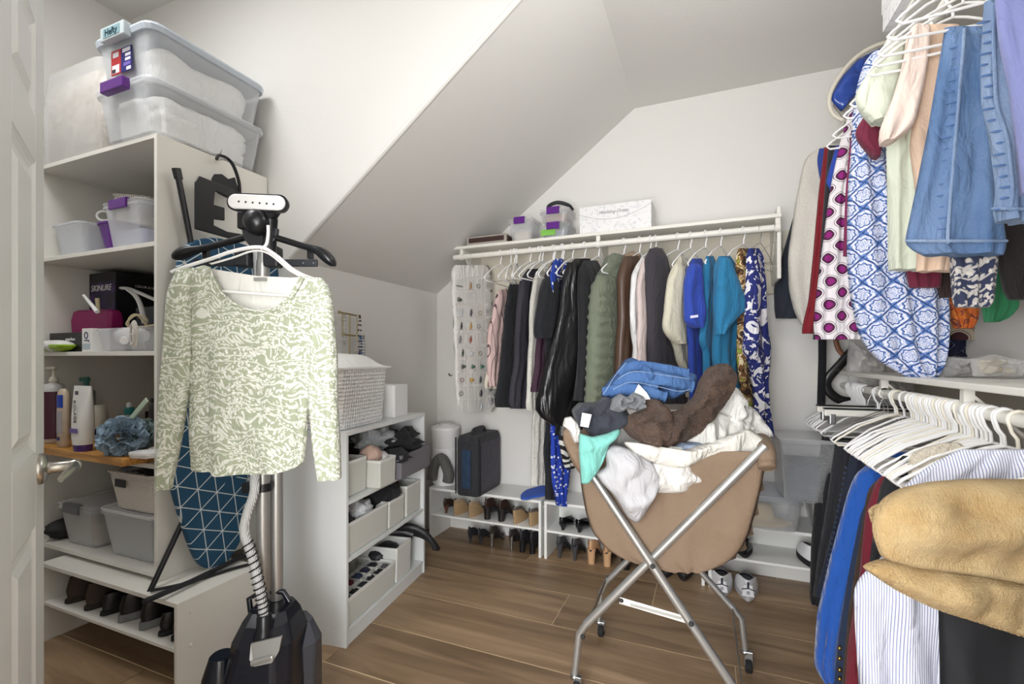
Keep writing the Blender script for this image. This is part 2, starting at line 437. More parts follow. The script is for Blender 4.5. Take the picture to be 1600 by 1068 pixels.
# ================================================================ MAKERS
def lerp(a, b, t): return a+(b-a)*t
def smooth_rows(rows, n):
    vs = [r[0] for r in rows]; out = []
    for k in range(n+1):
        v = vs[0]+(vs[-1]-vs[0])*k/n
        i = 0
        while i < len(rows)-2 and v > vs[i+1]: i += 1
        a, b = rows[i], rows[i+1]; t = (v-a[0])/max(b[0]-a[0], 1e-6)
        out.append([v]+[lerp(a[j], b[j], t) for j in (1, 2)])
    for _ in range(2):
        o2 = [list(x) for x in out]
        for k in range(1, n):
            for j in (1, 2): o2[k][j] = (out[k-1][j]+2*out[k][j]+out[k+1][j])/4
        out = o2
    return out
def cloth_px(name, m, rows, A, B, th=.03, nf=4, amp=.008, parent=None, seed=0, n=46, cols=26, rough=.009, world=True, open_hem=True, quilt=0):
    """A hanging piece of cloth with front and back: rows of (v, left u, right u) at its vertical plane through ground points A and B = (u, Y)."""
    pa, pb = at(A[0], 560, Y=A[1]), at(B[0], 560, Y=B[1])
    e = (pb-pa); e.z = 0; e.normalize(); nn = Vector((e.y, -e.x, 0))
    if nn.dot(-(pa+pb)/2) < 0: nn = -nn
    k0 = (pa.x*nn.x+pa.y*nn.y)
    R = smooth_rows(rows, n); rings = []; sd = seed*3.7
    if quilt: rough = .0015
    for k, (v, a, b) in enumerate(R):
        kk = k/n; F_ = []; B_ = []
        for j in range(cols+1):
            s = j/cols; d = ray(lerp(a, b, s), v); t = k0/(d.x*nn.x+d.y*nn.y)
            p = Vector((0, 0, 1.2))+d*t
            prof = math.sqrt(max(0, 1-abs(2*s-1)**5))
            if kk < .06: prof *= .35+.65*kk/.06
            f = math.sin(2*PI*(nf*s+.18*math.sin(4*kk+sd)+.1*kk*math.sin(sd))+sd)
            f = (f*.7+.3*math.sin(2*PI*(nf*1.7*s)+sd*2+2*kk))*amp*(.25+.75*kk)
            f += rough*noise.noise(Vector((p.x*7+sd, p.y*7, p.z*7)))
            f += rough*1.5*(.35-abs(noise.noise(Vector((p.x*13+sd, p.y*13, p.z*5+sd)))))
            if quilt: f += -.018*abs(math.cos(PI*quilt*kk+.25*math.sin(5*s)))**6+.006
            F_.append(p+nn*(th*prof+f*prof)); B_.append(p-nn*(th*prof)+nn*f*prof)
        rings.append(F_+B_[::-1][1:-1])
    mb = MB(); mb.loft(rings, True, True, True)
    return mb.build(name, m, parent, 0, world)
def dome_px(name, m, poly, t, th=.06, nf=5, amp=.012, ang=0, parent=None, seed=0, rings=20, N=96, tilt=0, back=.35, rough=.012, rf=9, power=.42, subdiv=0):
    """A crumpled heap of cloth: star-shaped outline at distance t, domed towards the viewer and closed behind."""
    n = len(poly); L = [0]
    for i in range(n):
        a, b = poly[i], poly[(i+1) % n]; L.append(L[-1]+math.hypot(b[0]-a[0], b[1]-a[1]))
    out = []
    for k in range(N):
        q = L[-1]*k/N; i = 0
        while L[i+1] < q: i += 1
        f = (q-L[i])/(L[i+1]-L[i]); a, b = poly[i], poly[(i+1) % n]
        out.append((lerp(a[0], b[0], f), lerp(a[1], b[1], f)))
    for _ in range(1): out = [((out[k-1][0]+2*out[k][0]+out[(k+1) % N][0])/4, (out[k-1][1]+2*out[k][1]+out[(k+1) % N][1])/4) for k in range(N)]
    cx = sum(p[0] for p in out)/N; cy = sum(p[1] for p in out)/N
    sd = seed*5.3
    fw = Vector((-sn, cs, 0)); rings_f = []; rings_b = []
    def P(x, y, h):
        z0 = (560-cy)/F*t; zz = (560-y)/F*t
        tt = t+tilt*(zz-z0)
        return at(x, y, t=tt)-fw*h
    ca, sa = math.cos(ang), math.sin(ang)
    def hh(x, y, rho, s):
        X = (x-cx)/F*t; Y = (y-cy)/F*t
        base = th*max(0, 1-rho**2.6)**power
        u_ = (X*ca+Y*sa)*14; w_ = (-X*sa+Y*ca)*14
        wob = noise.noise(Vector((X*5+sd, Y*5, sd)))*1.6
        f = math.sin(nf*u_*.45+wob*2.2+sd)*amp+abs(noise.noise(Vector((X*rf*1.6+sd, Y*rf*1.6, 1.3))))*rough*1.6
        f += noise.noise(Vector((X*rf*3+sd, Y*rf*3, 4)))*rough*.6
        cr = abs(noise.noise(Vector((u_*.75+sd+wob*.5, w_*.32, 9.1))))
        f += (.28-cr)*amp*2.6
        return (base*s+f*min(1, (1-rho)*4)*(1 if s > 0 else .3))
    for k in range(rings+1):
        rho = 1-k/rings if k < rings else 0.02
        rf_, rb_ = [], []
        for x, y in out:
            X = cx+(x-cx)*rho; Y = cy+(y-cy)*rho
            rf_.append(P(X, Y, hh(X, Y, rho, 1)))
            if k: rb_.append(P(X, Y, hh(X, Y, rho, -back)))
        rings_f.append(rf_)
        if k and k % 3 == 0: rings_b.append(rb_)
    mb = MB(); mb.loft(rings_b[::-1]+rings_f, True, True, True)
    return mb.build(name, m, parent, 0, True)
def tube_px(mb, pts, n=10, flat=1.0, mi=0):       # (u, v, t, radius)
    return mb.tube([at(u, v, t=t) for u, v, t, r in pts], [p[3] for p in pts], n, True, mi, flat=flat)
def bez(pts, n=8):                       # Catmull-Rom through points
    P = [Vector(p) for p in pts]; out = []
    for i in range(len(P)-1):
        a, b, c_, d = P[max(i-1, 0)], P[i], P[i+1], P[min(i+2, len(P)-1)]
        for k in range(n):
            t = k/n
            out.append(.5*((2*b)+(-a+c_)*t+(2*a-5*b+4*c_-d)*t*t+(-a+3*b-3*c_+d)*t**3))
    return out+[P[-1]]
def text(txt, size, m, loc, xdir, ydir, parent, name='lettering', depth=.0006, font=None, align='CENTER', shear=0):
    cu = bpy.data.curves.new(name, 'FONT'); cu.body = txt; cu.size = size; cu.extrude = depth; cu.align_x = align; cu.align_y = 'CENTER'; cu.shear = shear
    tmp = bpy.data.objects.new('tmp', cu); C.objects.link(tmp)
    dg = bpy.context.evaluated_depsgraph_get()
    me = bpy.data.meshes.new_from_object(tmp.evaluated_get(dg)); me.name = name
    bpy.data.objects.remove(tmp)
    x = Vector(xdir).normalized(); y_ = Vector(ydir).normalized(); z = x.cross(y_)
    M_ = Matrix((x, y_, z)).transposed().to_4x4(); M_.translation = Vector(loc)
    if parent: M_ = Matrix.Translation(-Vector(parent.location)) @ M_
    me.transform(M_); me.materials.clear(); me.materials.append(m)
    o = bpy.data.objects.new(name, me); C.objects.link(o); o.parent = parent
    return o
# open box with cavity, rounded corners: base centre at origin
def tub(mb, w, d, h, wall=.004, taper=.88, rad=.02, rim=.006, mi=0, floor_t=.004):
    a, b = w/2, d/2; T = taper
    mb.rr([(0, a*T-.006, b*T-.006, rad), (.006, a*T, b*T, rad), (h-.008, a, b, rad), (h-.008, a+rim, b+rim, rad+rim), (h, a+rim, b+rim, rad+rim),
           (h, a-wall, b-wall, rad), (h-.008, a-wall, b-wall, rad), (.006+floor_t, a*T-wall, b*T-wall, rad)], sm=False, mi=mi)
    return mb
def storage_bin(label, loc, w, d, h, rz=0, lid=True, latch=None, content=None, body=None, group=None, lidmat=None, hl=.018, name='storage_bin', latch_ends=(-1,)):
    """clear plastic bin: body, lid, latches on the short (x or y) ends."""
    b = thing(name, label, 'storage bin', loc, rz, group)
    tub(MB(), w-.02, d-.02, h-hl, .003, .86, .025, .009).build('body', body or M_clear, b)
    if lid:
        l = MB().rr([(h-hl, w/2-.006, d/2-.006, .03), (h-hl*.3, w/2, d/2, .034), (h-.002, w/2-.003, d/2-.003, .03), (h-.006, w/2-.018, d/2-.018, .026), (h-.004, w/2-.04, d/2-.04, .02)])
        l.build('lid', lidmat or M_clear, b)
    if latch:
        for e in latch_ends:
            k = MB(); k.obox((0, e*(d/2+.004), h-.02), (min(w*.21, .07), 0, 0), (0, .0045, .001*e), (0, 0, .018))
            k.obox((0, e*(d/2-.004), h+.001), (min(w*.21, .07), 0, 0), (0, .010, 0), (0, 0, .003))
            k.build('latch', latch, b, .002)
    if content:
        T = .86
        c_ = MB(); f_, mt, *_r = content
        hz = (h-hl)*f_
        c_.rr([(.008, (w/2-.02)*T-.004, (d/2-.02)*T-.004, .02), (hz*.92, (w/2-.022)*lerp(T, 1, f_), (d/2-.022)*lerp(T, 1, f_), .025), (hz, (w/2-.05)*.95, (d/2-.05)*.95, .03)], sm=True)
        c_.build('contents', mt, b)
    return b

def stuffing(name, m, c, hx, hy, z0, z1, parent, seed=1, taper=.9):
    """soft folded linen filling a box"""
    rings = []; n = 64
    for k in range(15):
        f = k/14; z = lerp(z0, z1, f); sc = lerp(taper, 1, f)*(1 if f < .75 else math.sqrt(max(.02, 1-((f-.75)/.25)**2)))
        ring = []
        for j in range(n):
            a = 2*PI*j/n; ca, sa = math.cos(a), math.sin(a)
            x = math.copysign(abs(ca)**.45, ca)*hx*sc; y_ = math.copysign(abs(sa)**.45, sa)*hy*sc
            q = 1-.05*abs(noise.noise(Vector((x*14+seed, y_*14, z*40))))*2
            ring.append((c[0]+x*q, c[1]+y_*q, z+.03*noise.noise(Vector((x*9, y_*9+seed, 1)))*f))
        rings.append(ring)
    return MB().loft(rings, True, True, True).build(name, m, parent, 0, True)
def fuzz(o, m, count, length, width=.0016, droop=.3, seed=1):
    """short pile standing on the surface of a plush thing"""
    rnd = random.Random(seed); me = o.data; V = [v.co for v in me.vertices]; T = []; tot = 0
    for p in me.polygons:
        if len(p.vertices) > 4: continue
        tot += p.area; T.append((tot, p))
    import bisect
    acc = [t[0] for t in T]; mb = MB()
    for _ in range(count):
        p = T[bisect.bisect_left(acc, rnd.random()*tot)][1]; vs_ = [V[i] for i in p.vertices]
        w_ = [rnd.random() for _ in vs_]; s_ = sum(w_); q = sum((v*x for v, x in zip(vs_, w_)), Vector())/s_
        n_ = p.normal; d_ = (n_+Vector((rnd.uniform(-.6, .6), rnd.uniform(-.6, .6), rnd.uniform(-.6, .4)-droop))).normalized()
        sd_ = d_.cross(Vector((rnd.random()-.5, rnd.random()-.5, rnd.random()-.5))).normalized()*width
        L_ = length*rnd.uniform(.5, 1.1)
        mb.add([q-sd_-n_*.001, q+sd_-n_*.001, q+d_*L_], [(0, 1, 2)], False)
    me2 = bpy.data.meshes.new('pile'); me2.from_pydata(mb.v, [], mb.f); me2.materials.append(m)
    f_ = bpy.data.objects.new('pile', me2); C.objects.link(f_); f_.parent = o; f_['kind'] = 'stuff'
    return f_
# ================================================================ MORE MAKERS AND MATERIALS
def holes(name, col, fx, fz, thr=.55, mode='xyz'):
    """moulded basket plastic with real gaps cut by a repeating pattern"""
    t = NT(name); x, y_, z = t.sep()
    h = t.math('ADD', x, y_)
    a = t.math('SINE', t.math('MULTIPLY', t.math('ADD', h, t.math('MULTIPLY', z, .5)), fx))
    b = t.math('SINE', t.math('MULTIPLY', t.math('SUBTRACT', h, t.math('MULTIPLY', z, .5)), fx))
    c = t.math('SINE', t.math('MULTIPLY', z, fz))
    p = t.math('MULTIPLY', t.math('MULTIPLY', a, b), c)
    al = t.math('LESS_THAN', p, thr)
    t.bump(p, .5, .003)
    return t.fin(col, .4, 0, al)
M_basket = holes('pierced_basket', '#e8e2da', 330, 300, .38)
def weave(name, col, col2, f):
    t = NT(name); x, y_, z = t.sep(); h = t.math('ADD', x, y_)
    a = t.math('SINE', t.math('MULTIPLY', t.math('ADD', h, z), f)); b = t.math('SINE', t.math('MULTIPLY', t.math('SUBTRACT', h, z), f))
    p = t.math('MULTIPLY', a, b); k = t.math('GREATER_THAN', p, .55)
    t.bump(p, .9, .004)
    return t.fin(t.mix(k, lin(col), lin(col2)), .45)
M_hamper = weave('moulded_weave', '#fafafa', '#d3d6d8', 190)
def leafy(name, base, white, sc=26, dens=.5):
    t = NT(name)
    n1 = t.n('ShaderNodeTexNoise'); t.link(t.co, n1.inputs['Vector']); n1.inputs['Scale'].default_value = sc*.35; n1.inputs['Detail'].default_value = 1
    av = t.n('ShaderNodeVectorMath', operation='MULTIPLY_ADD'); t.link(n1.outputs['Color'], av.inputs[0]); av.inputs[1].default_value = (.09, .09, .09); t.link(t.co, av.inputs[2])
    m = None
    for k, (rx, s) in enumerate(((.6, 1.0), (-.75, 1.15), (1.5, .9))):       # small leaves at three angles
        m0 = t.n('ShaderNodeMapping'); t.link(av.outputs[0], m0.inputs[0]); m0.inputs['Rotation'].default_value = (rx, rx, rx*.5)
        mp = t.n('ShaderNodeMapping'); t.link(m0.outputs[0], mp.inputs[0]); mp.inputs['Scale'].default_value = (s*sc*2.0, s*sc*1.4, s*sc*.8); mp.inputs['Location'].default_value = (k*3.1, k, 0)
        v = t.n('ShaderNodeTexVoronoi'); t.link(mp.outputs[0], v.inputs['Vector']); v.inputs['Scale'].default_value = 1.5; v.inputs['Randomness'].default_value = .8
        g = t.ramp(v.outputs['Distance'], [(.34*dens*2-.0, 1.0), (.42*dens*2, 0.0)])
        m = g if m is None else t.math('MAXIMUM', m, t.math('MULTIPLY', g, .8))
    wv = t.n('ShaderNodeTexWave', wave_type='RINGS'); t.link(av.outputs[0], wv.inputs['Vector']); wv.inputs['Scale'].default_value = sc*.42; wv.inputs['Distortion'].default_value = 6; wv.inputs['Detail'].default_value = 1
    m = t.math('MAXIMUM', m, t.ramp(wv.outputs['Fac'], [(.9, 0.0), (.96, .8)]))
    wrinkle(t, 400, 1, .4)
    return t.fin(t.mix(m, lin(base), lin(white)), .85, sheen=.1)
M_blouse = leafy('sage_leaf_print', '#a4ab93', '#e4e5dd', 34, .42)
def triangles(name, base, line, k, wd=.05):
    t = NT(name); x, y_, z = t.sep(); m = None
    for i, a in enumerate((8, 68, 128)):
        ca, sa = math.cos(math.radians(a)), math.sin(math.radians(a))
        q = t.math('MULTIPLY', t.math('ADD', t.math('MULTIPLY', y_, ca), t.math('MULTIPLY', z, sa)), k)
        fr = t.math('ABSOLUTE', t.math('SUBTRACT', t.math('FRACT', q), .5))
        g = t.math('GREATER_THAN', fr, .5-wd)
        # drop some lengths of every family
        nz = t.noise(3.2+i, detail=0)
        g = t.math('MULTIPLY', g, t.math('GREATER_THAN', nz, .2))
        m = g if m is None else t.math('MAXIMUM', m, g)
    t.bump(t.noise(500), .15, .001)
    return t.fin(t.mix(m, lin(base), lin(line)), .85)
M_board = triangles('blue_triangle_cover', '#24506e', '#d5dddd', 13.5, .026)
M_soft = cloth('#f4f4f2', .2, 90)
M_dark = mat('#26262a', .5)
M_rub = mat('#1a1a1c', .8)
M_navy = mat('#14161f', .22)
def disp_lump(name, m, c, sx, sy, sz, parent=None, seed=0, amp=.18, f=2.2, n=14):
    """soft crumpled lump around centre c"""
    rings = []
    for k in range(n+1):
        ph = PI*k/n; ring = []
        for j in range(n*2):
            a = 2*PI*j/(n*2)
            d = Vector((math.sin(ph)*math.cos(a), math.sin(ph)*math.sin(a), -math.cos(ph)))
            r = 1+amp*noise.noise(d*f+Vector((seed*3.1, seed, 0)))*1.5+amp*.6*noise.noise(d*f*2.7+Vector((seed, 5, 0)))
            ring.append((c[0]+d.x*r*sx, c[1]+d.y*r*sy, c[2]+max(-1, d.z*r)*sz))
        rings.append(ring)
    return MB().loft(rings, True, True, True).build(name, m, parent, 0, True)
# ---------------------------------------------------------------- shoes: heel at y=0, toe towards +y
def shoe(label, loc, rz, kind, mu, ms=None, L=.25, W=.085, mlin=None, group=None, heel=.0, name='shoe', cat='shoe'):
    s = thing(name, label, cat, loc, rz, group)
    ms = ms or M_rub; mlin = mlin or mat('#2a211b', .8)
    N = 28; th = [2*PI*k/N for k in range(N)]
    def foot(a):      # outline
        y_ = L/2-L/2*math.cos(a); q = y_/L
        wdt = W/2*(0.62+.42*math.sin(min(1, q*1.25)*PI*.62)) if q < .8 else W/2*(0.62+.42*math.sin(PI*.62))
        return wdt*math.sin(a)*(1 if abs(math.sin(a)) > .5 else 1), y_
    def zb(q):        # bottom of the foot above the ground
        if heel <= 0: return .012
        t = min(1, max(0, (q-.18)/.52)); return .008+heel*(1-(3*t*t-2*t**3))
    pts = [foot(a) for a in th]
    def ring(sc, dz, low=None, cyy=.5):
        out = []
        for (x, y_), a in zip(pts, th):
            q = y_/L; z = zb(q)+dz(q) if low is None else low(q)
            out.append((x*sc, L*cyy+(y_-L*cyy)*sc, z))
        return out
    high = {'pump': .045, 'sneaker': .095, 'loafer': .075, 'wedge': .025, 'mule': .06, 'boot': .10}[kind]
    def coll(q): return high*(1 if q < .25 else max(.35, 1-(q-.25)*1.3)) if kind != 'pump' else high*(1-.55*min(1, q*1.5))
    up = MB()
    wall = [ring(.94, lambda q: .0), ring(1.0, lambda q: coll(q)*.45), ring(.9, lambda q: coll(q)*.95)]
    up.loft(wall, True, False, True)
    # vamp over the toes: strips bridging left and right of the collar ring
    vs = wall[2]; st = int(N*(.30 if kind in ('sneaker', 'boot', 'loafer') else .33 if kind == 'mule' else .36)); V = []; FF = []
    for k in range(st, N//2+1):
        a, b = vs[k], vs[(N-k) % N]
        for j in range(7):
            f = j/6; q = a[1]/L; V.append((lerp(a[0], b[0], f), a[1]+0*f, lerp(a[2], b[2], f)+.018*math.sin(PI*f)*(1.25-q)*(1 if kind != 'sneaker' else 1.7)))
    for k in range(N//2-st):
        for j in range(6): FF.append((k*7+j, k*7+j+1, (k+1)*7+j+1, (k+1)*7+j))
    if kind != 'wedge' or True: up.add(V, FF, True)
    up.build('upper', mu, s)
    MB().loft([ring(.9, lambda q: .004), ring(.88, lambda q: coll(q)*.8)], True, False, True).build('lining', mlin, s)
    so = MB()
    if heel <= 0:
        hgt = .03 if kind == 'sneaker' else .02
        so.loft([ring(.97, None, lambda q: .0), ring(1.04, None, lambda q: .006), ring(1.03, None, lambda q: hgt)], True, True, False)
        so.build('sole', ms, s)
    elif kind == 'wedge':
        so.loft([ring(.9, None, lambda q: .0), ring(.95, None, lambda q: .004), ring(1.03, lambda q: .004)], True, True, False)
        so.build('wedge_sole', ms, s)
    else:
        so.loft([ring(.93, lambda q: -.006), ring(.96, lambda q: .003)], True, True, False); so.build('sole', M_dark, s)
        h = MB(); wd = W*(.36 if kind == 'mule' else .30); b = wd*(.72 if kind == 'mule' else .38)
        H = zb(.05)
        def hr(z, w_, yc, dy): return [(w_*math.cos(a), yc+dy*math.sin(a), z) for a in th[::2]]
        h.loft([hr(0, b, .032, b*.9), hr(H*.35, b*1.08, .034, b), hr(H*.75, wd*.85, .034, wd*.75), hr(H+.004, wd, .036, wd*.95)], True, True, True)
        h.build('heel', ms, s)
    return s
# ================================================================ ON THE LEFT UNIT
# top boards: two long clear boxes and a bagged comforter
ub = thing('storage_bin', 'large clear box with blue-grey lid and product sticker on top of the tall shelving unit', 'storage bin', (-2.125, 1.375, 2.280), 0)
tub(MB(), .36, .49, .185, .003, .9, .04, .009).build('body', M_clear, ub)
MB().rr([(.172, .188, .256, .05), (.19, .193, .262, .055), (.2, .19, .258, .052), (.2, .17, .238, .045), (.194, .155, .22, .04)]).build('lid', clearmat('blue_grey_lid', '#c3ccd6', .72, .3), ub, .002)
l = MB(); l.box(-.075, .075, -.283, -.255, .155, .208); l.build('latch', mat('#b9c2c5', .35), ub, .004)
l = MB(); l.box(-.052, .052, -.2845, -.2831, .163, .198); l.build('latch_plate', mat('#7f9fa6', .4), ub, 0)
text('Hefty', .036, mat('#1d3b45', .5), (-2.125, 1.375-.2855, 2.280+.180), (1, 0, 0), (0, 0, 1), ub, 'lettering', font=None)
stk = MB(); stk.box(-.075, -.012, -.2445, -.2415, .045, .140); stk.box(-.012, .055, -.2445, -.2415, .045, .140, 1)
stk.box(-.068, -.022, -.2452, -.2446, .050, .082, 2); stk.box(-.064, -.026, -.2452, -.2446, .112, .132, 2)
stk.box(-.002, .048, -.2452, -.2446, .12, .135, 2); stk.box(.016, .05, -.2452, -.2446, .102, .113, 2); stk.box(.016, .05, -.2452, -.2446, .085, .096, 2)
stk.box(.006, .05, -.2452, -.2446, .066, .079, 3); stk.box(.024, .052, -.2452, -.2446, .047, .060, 2); stk.box(-.066, -.045, -.246, -.2453, .052, .066, 4)
stk.build('sticker', [mat('#b8292c', .5), mat('#20206e', .5), mat('#e8e6ee', .5), mat('#7763b8', .5), mat('#22202a', .5)], ub, 0, False, 'red and blue printed sticker')
stuffing('white_linens', M_soft, (-2.125, 1.375), .160, .225, 2.288, 2.44, ub, 3)
lb = thing('storage_bin', 'large clear box with purple latch and white linens under the box with blue-grey lid', 'storage bin', (-2.125, 1.375, 2.0745), 0)
tub(MB(), .36, .49, .19, .003, .9, .04, .009).build('body', M_clear, lb)
MB().rr([(.176, .188, .256, .05), (.192, .192, .26, .055), (.202, .188, .256, .05), (.202, .17, .238, .045), (.196, .155, .22, .04)]).build('lid', M_clear, lb)
MB().box(-.075, .07, -.285, -.255, .160, .2035).build('latch', M_purple, lb, .005)
stuffing('white_linens', M_soft, (-2.125, 1.375), .162, .227, 2.083, 2.262, lb, 8)
def marble(name, a, b, sc=8):
    t = NT(name); n = t.noise(sc, detail=5, rough=.6, dist=1.2); t.bump(t.noise(sc*.9, detail=3, dist=.8), .8, .02)
    return t.fin(t.ramp(n, [(.35, a), (.5, b), (.6, a), (.72, b)]), .45)
cf = thing('bagged_comforter', 'grey-white floral comforter folded in a clear zip bag on top of the shelving unit', 'comforter', (-2.57, 1.38, 2.0745), 0)
MB().rr([(0, .2, .19, .05), (.02, .225, .21, .06), (.2, .235, .215, .08), (.35, .22, .2, .09), (.40, .17, .15, .08)], n=7, sm=True).build('comforter', marble('floral_comforter', '#d9d2c6', '#b3a89b', 9), cf)
MB().rr([(.0, .23, .215, .05), (.22, .245, .225, .06), (.40, .235, .21, .07), (.425, .2, .18, .06)], n=7, sm=True).build('plastic_bag', M_bag, cf)
# second shelf from the top
z2 = S_[1]
storage_bin('clear bin with purple latch nearest the edge on the second shelf, grey-blue contents', (-2.265, 1.355, z2), .28, .33, .205, 0, True, M_purple, (.5, mat('#a3a4bd', .6)))
storage_bin('empty frosted clear bin at the left end of the second shelf', (-2.685, 1.36, z2), .25, .33, .175, 0, False, None, None, M_clear2)
pb = thing('plastic_tub', 'rounded purple plastic tub behind the clear bins on the second shelf', 'tub', (-2.47, 1.37, z2))
tub(MB(), .17, .26, .15, .003, .8, .06, .006).build('body', M_purple, pb)
wb = thing('storage_basket', 'small white pierced basket lying on the purple tub', 'basket', (-2.45, 1.42, z2+.152), .25)
wb.rotation_euler = (0, .12, .25)
tub(MB(), .20, .24, .13, .003, .88, .03, .005).build('body', holes('pierced_basket_small', '#e2dcd2', 300, 260, .34), wb)
rg = MB(); rg.tube([(math.cos(a)*.03, .0, math.sin(a)*.022+.026) for a in [2*PI*k/20 for k in range(20)]], .006, 8, closed=True)
o = rg.build('white_plastic_ring', M_plas, None); o.location = (-2.585, 1.30, z2+.176); o.rotation_euler = (0, 0, .5); tag(o, 'white plastic ring handle lying by the small white pierced basket', 'ring')
# third shelf
z3 = S_[2]
def paper_box(name, label, cat, loc, w, d, h, m, rz=0, bevel=.001):
    b = thing(name, label, cat, loc, rz)
    MB().box(-w/2, w/2, -d/2, d/2, 0, h).build('carton', m, b, bevel)
    return b
bx = paper_box('product_box', 'tall black and violet printed box at the back of the third shelf', 'box', (-2.71, 1.49, z3), .215, .27, .385, mat('#0d0c14', .4))
pn = MB(); pn.box(-.100, .103, -.1368, -.1352, .03, .34); 
def violet():
    t = NT('violet_print'); x, y_, z = t.sep(); n = t.noise(14, detail=4)
    f = t.math('MULTIPLY', n, 1.0); return t.fin(t.ramp(f, [(.35, '#0b0a18'), (.5, '#261a4e'), (.62, '#4c2a6c'), (.7, '#7a5aa0')]), .4)
pn.build('printed_panel', violet(), bx, 0)
mo = MB(); mo.loft([[(.062*r*math.cos(a)-.035, -.1372-.0004*i, .155+.062*r*math.sin(a)) for a in [2*PI*k/24 for k in range(24)]] for i, r in enumerate((1, 1))], True, True, False); mo.build('printed_moon', mat('#9a7a70', .6), bx, 0)
mo = MB(); mo.loft([[(.03*math.cos(a)-.035, -.1382-.0004*i, .135+.035*math.sin(a)) for a in [2*PI*k/18 for k in range(18)]] for i in (0, 1)], True, True, False); mo.build('printed_figure', mat('#2d2f6a', .6), bx, 0)
text('SKINURE', .042, M_plas, (-2.715, 1.49-.138, z3+.31), (1, 0, 0), (0, 0, 1), bx, 'lettering', shear=.2)
text('COLOR & LIGHT SERIES', .016, M_plas, (-2.71+.1085, 1.52, z3+.325), (0, 1, 0), (0, 0, 1), bx, 'side_lettering')
MB().box(-.07, -.0, -.1375, -.1369, .045, .06).build('print_bar', M_plas, bx, 0)
o = MB().box(-.13, .15, -.05, .03, 0, .085).build('product_box', mat('#15171a', .45), None, .002); o.location = (-2.66, 1.235, z3+.001); tag(o, 'flat black cosmetics box with small white lettering on third shelf', 'box')
t_ = text('naturface', .02, M_plas, (.03, -.0412, .055), (1, 0, 0), (0, 0, 1), None); t_.parent = o
o = MB().rr([(0, .12, .03, .012), (.15, .13, .035, .016), (.19, .125, .03, .02), (.2, .11, .02, .015)], sm=False).build('cosmetic_case', mat('#93195f', .45), None, .002); o.location = (-2.70, 1.385-.05, z3); o.rotation_euler = (0, 0, .12)
tag(o, 'magenta zip case standing behind the flat black box on the third shelf', 'case')
o.location = (-2.69, 1.325, z3); 
wp = thing('wipes_pack', 'green and white soft pack of wipes at left of the third shelf', 'pack', (-2.69, 1.19-.055+.03, z3))
rg = []
for k in range(13):
    x = -.115+.23*k/12; e = max(.03, math.sqrt(max(0, 1-abs(2*k/12-1)**4)))
    rg.append([(x, .035*math.cos(a)*(.8+.2*e), .026+.026*e*math.sin(a)) for a in [2*PI*j/16 for j in range(16)]])
def green_pack():
    t = NT('green_pack'); x, y_, z = t.sep(); n = t.noise(9)
    f = t.math('GREATER_THAN', t.math('ADD', z, t.math('MULTIPLY', n, .02)), .043)
    st = t.math('LESS_THAN', t.math('ABSOLUTE', t.math('SUBTRACT', x, .01)), .022); m = t.math('MAXIMUM', f, st)
    t.bump(t.noise(40), .6, .005)
    return t.fin(t.mix(m, lin('#9ec436'), lin('#e9ebe6')), .25)
MB().loft(rg, True, True, True).build('pack', green_pack(), wp)
cn = thing('spray_can', 'small white carton with dark blue letters beside the green wipes pack', 'carton', (-2.475, 1.20, z3))
MB().box(-.035, .035, -.02, .05, 0, .10).build('carton', M_plas, cn, .002)
text('JO', .04, mat('#2b2f66', .5), (-2.475, 1.179, z3+.065), (0, 0, 1), (-1, 0, 0), cn)
MB().box(-.03, .03, -.0206, -.0202, .008, .034).build('print_lines', mat('#b9c4cc', .6), cn, 0)
sb = storage_bin('clear open bin holding white grooming devices and cords on the third shelf', (-2.245, 1.265, z3), .38, .17, .115, 0, False, None, None, M_clear)
# devices in the bin
hd = thing('hair_dryer', 'white hair dryer lying in the clear open bin on the third shelf', 'hair dryer', (-2.30, 1.255, z3+.012))
g = MB(); g.lathe([(.004, -.075), (.03, -.072), (.036, -.04), (.04, .02), (.03, .07), (.024, .09), (.022, .09)], (0, 0, 0), 20); g.v = [(z+.0, x, y_+.055) for x, y_, z in g.v]
g.build('barrel', M_plas, hd)
MB().tube(bez([(-.02, 0, .05), (.03, -.02, .04), (.07, -.06, .035), (.1, -.08, .03)]), .015, 12).build('grip', M_plas, hd)
cord = MB(); cord.tube(bez([(-2.40, 1.30, z3+.10), (-2.415, 1.31, z3+.15), (-2.40, 1.33, z3+.17), (-2.37, 1.35, z3+.13), (-2.33, 1.33, z3+.115), (-2.29, 1.31, z3+.145), (-2.31, 1.28, z3+.16), (-2.36, 1.27, z3+.12), (-2.32, 1.30, z3+.11), (-2.25, 1.33, z3+.12)], 6), .0045, 8)
o = cord.build('extension_cable', mat('#d9cba8', .5), None); tag(o, 'cream looped power cord on top of the clear open bin', 'cord')
o = MB().tube([at(131, 461, Y=1.22), at(152, 487, Y=1.22)], [.006, .009], 10).build('curling_wand', M_plas, None); tag(o, 'thin white wand sticking up out of the clear open bin', 'wand')
o = MB().tube([at(152, 466, Y=1.28), at(154, 488, Y=1.28)], [.009, .007], 10).build('power_plug', mat('#d8c9a4', .5), None); tag(o, 'cream plug end standing up beside the thin white wand', 'plug')
ck = MB()
for q in range(3): ck.tube([(-2.135+(.022-.005*q)*math.cos(a), 1.176-.004*q, z3+.067+(.055-.006*q)*math.sin(a)) for a in [2*PI*k/22 for k in range(22)]], .003, 6, closed=True)
ck.tube([(-2.155, 1.17, z3+.067), (-2.115, 1.17, z3+.067)], .004, 6); o = ck.build('cable_coil', mat('#d9d3cc', .5), None); tag(o, 'white cable coil hanging on the front of the clear open bin', 'cable'); o['kind'] = 'stuff' if False else 'thing'
del o['kind']
FSX = -2.37
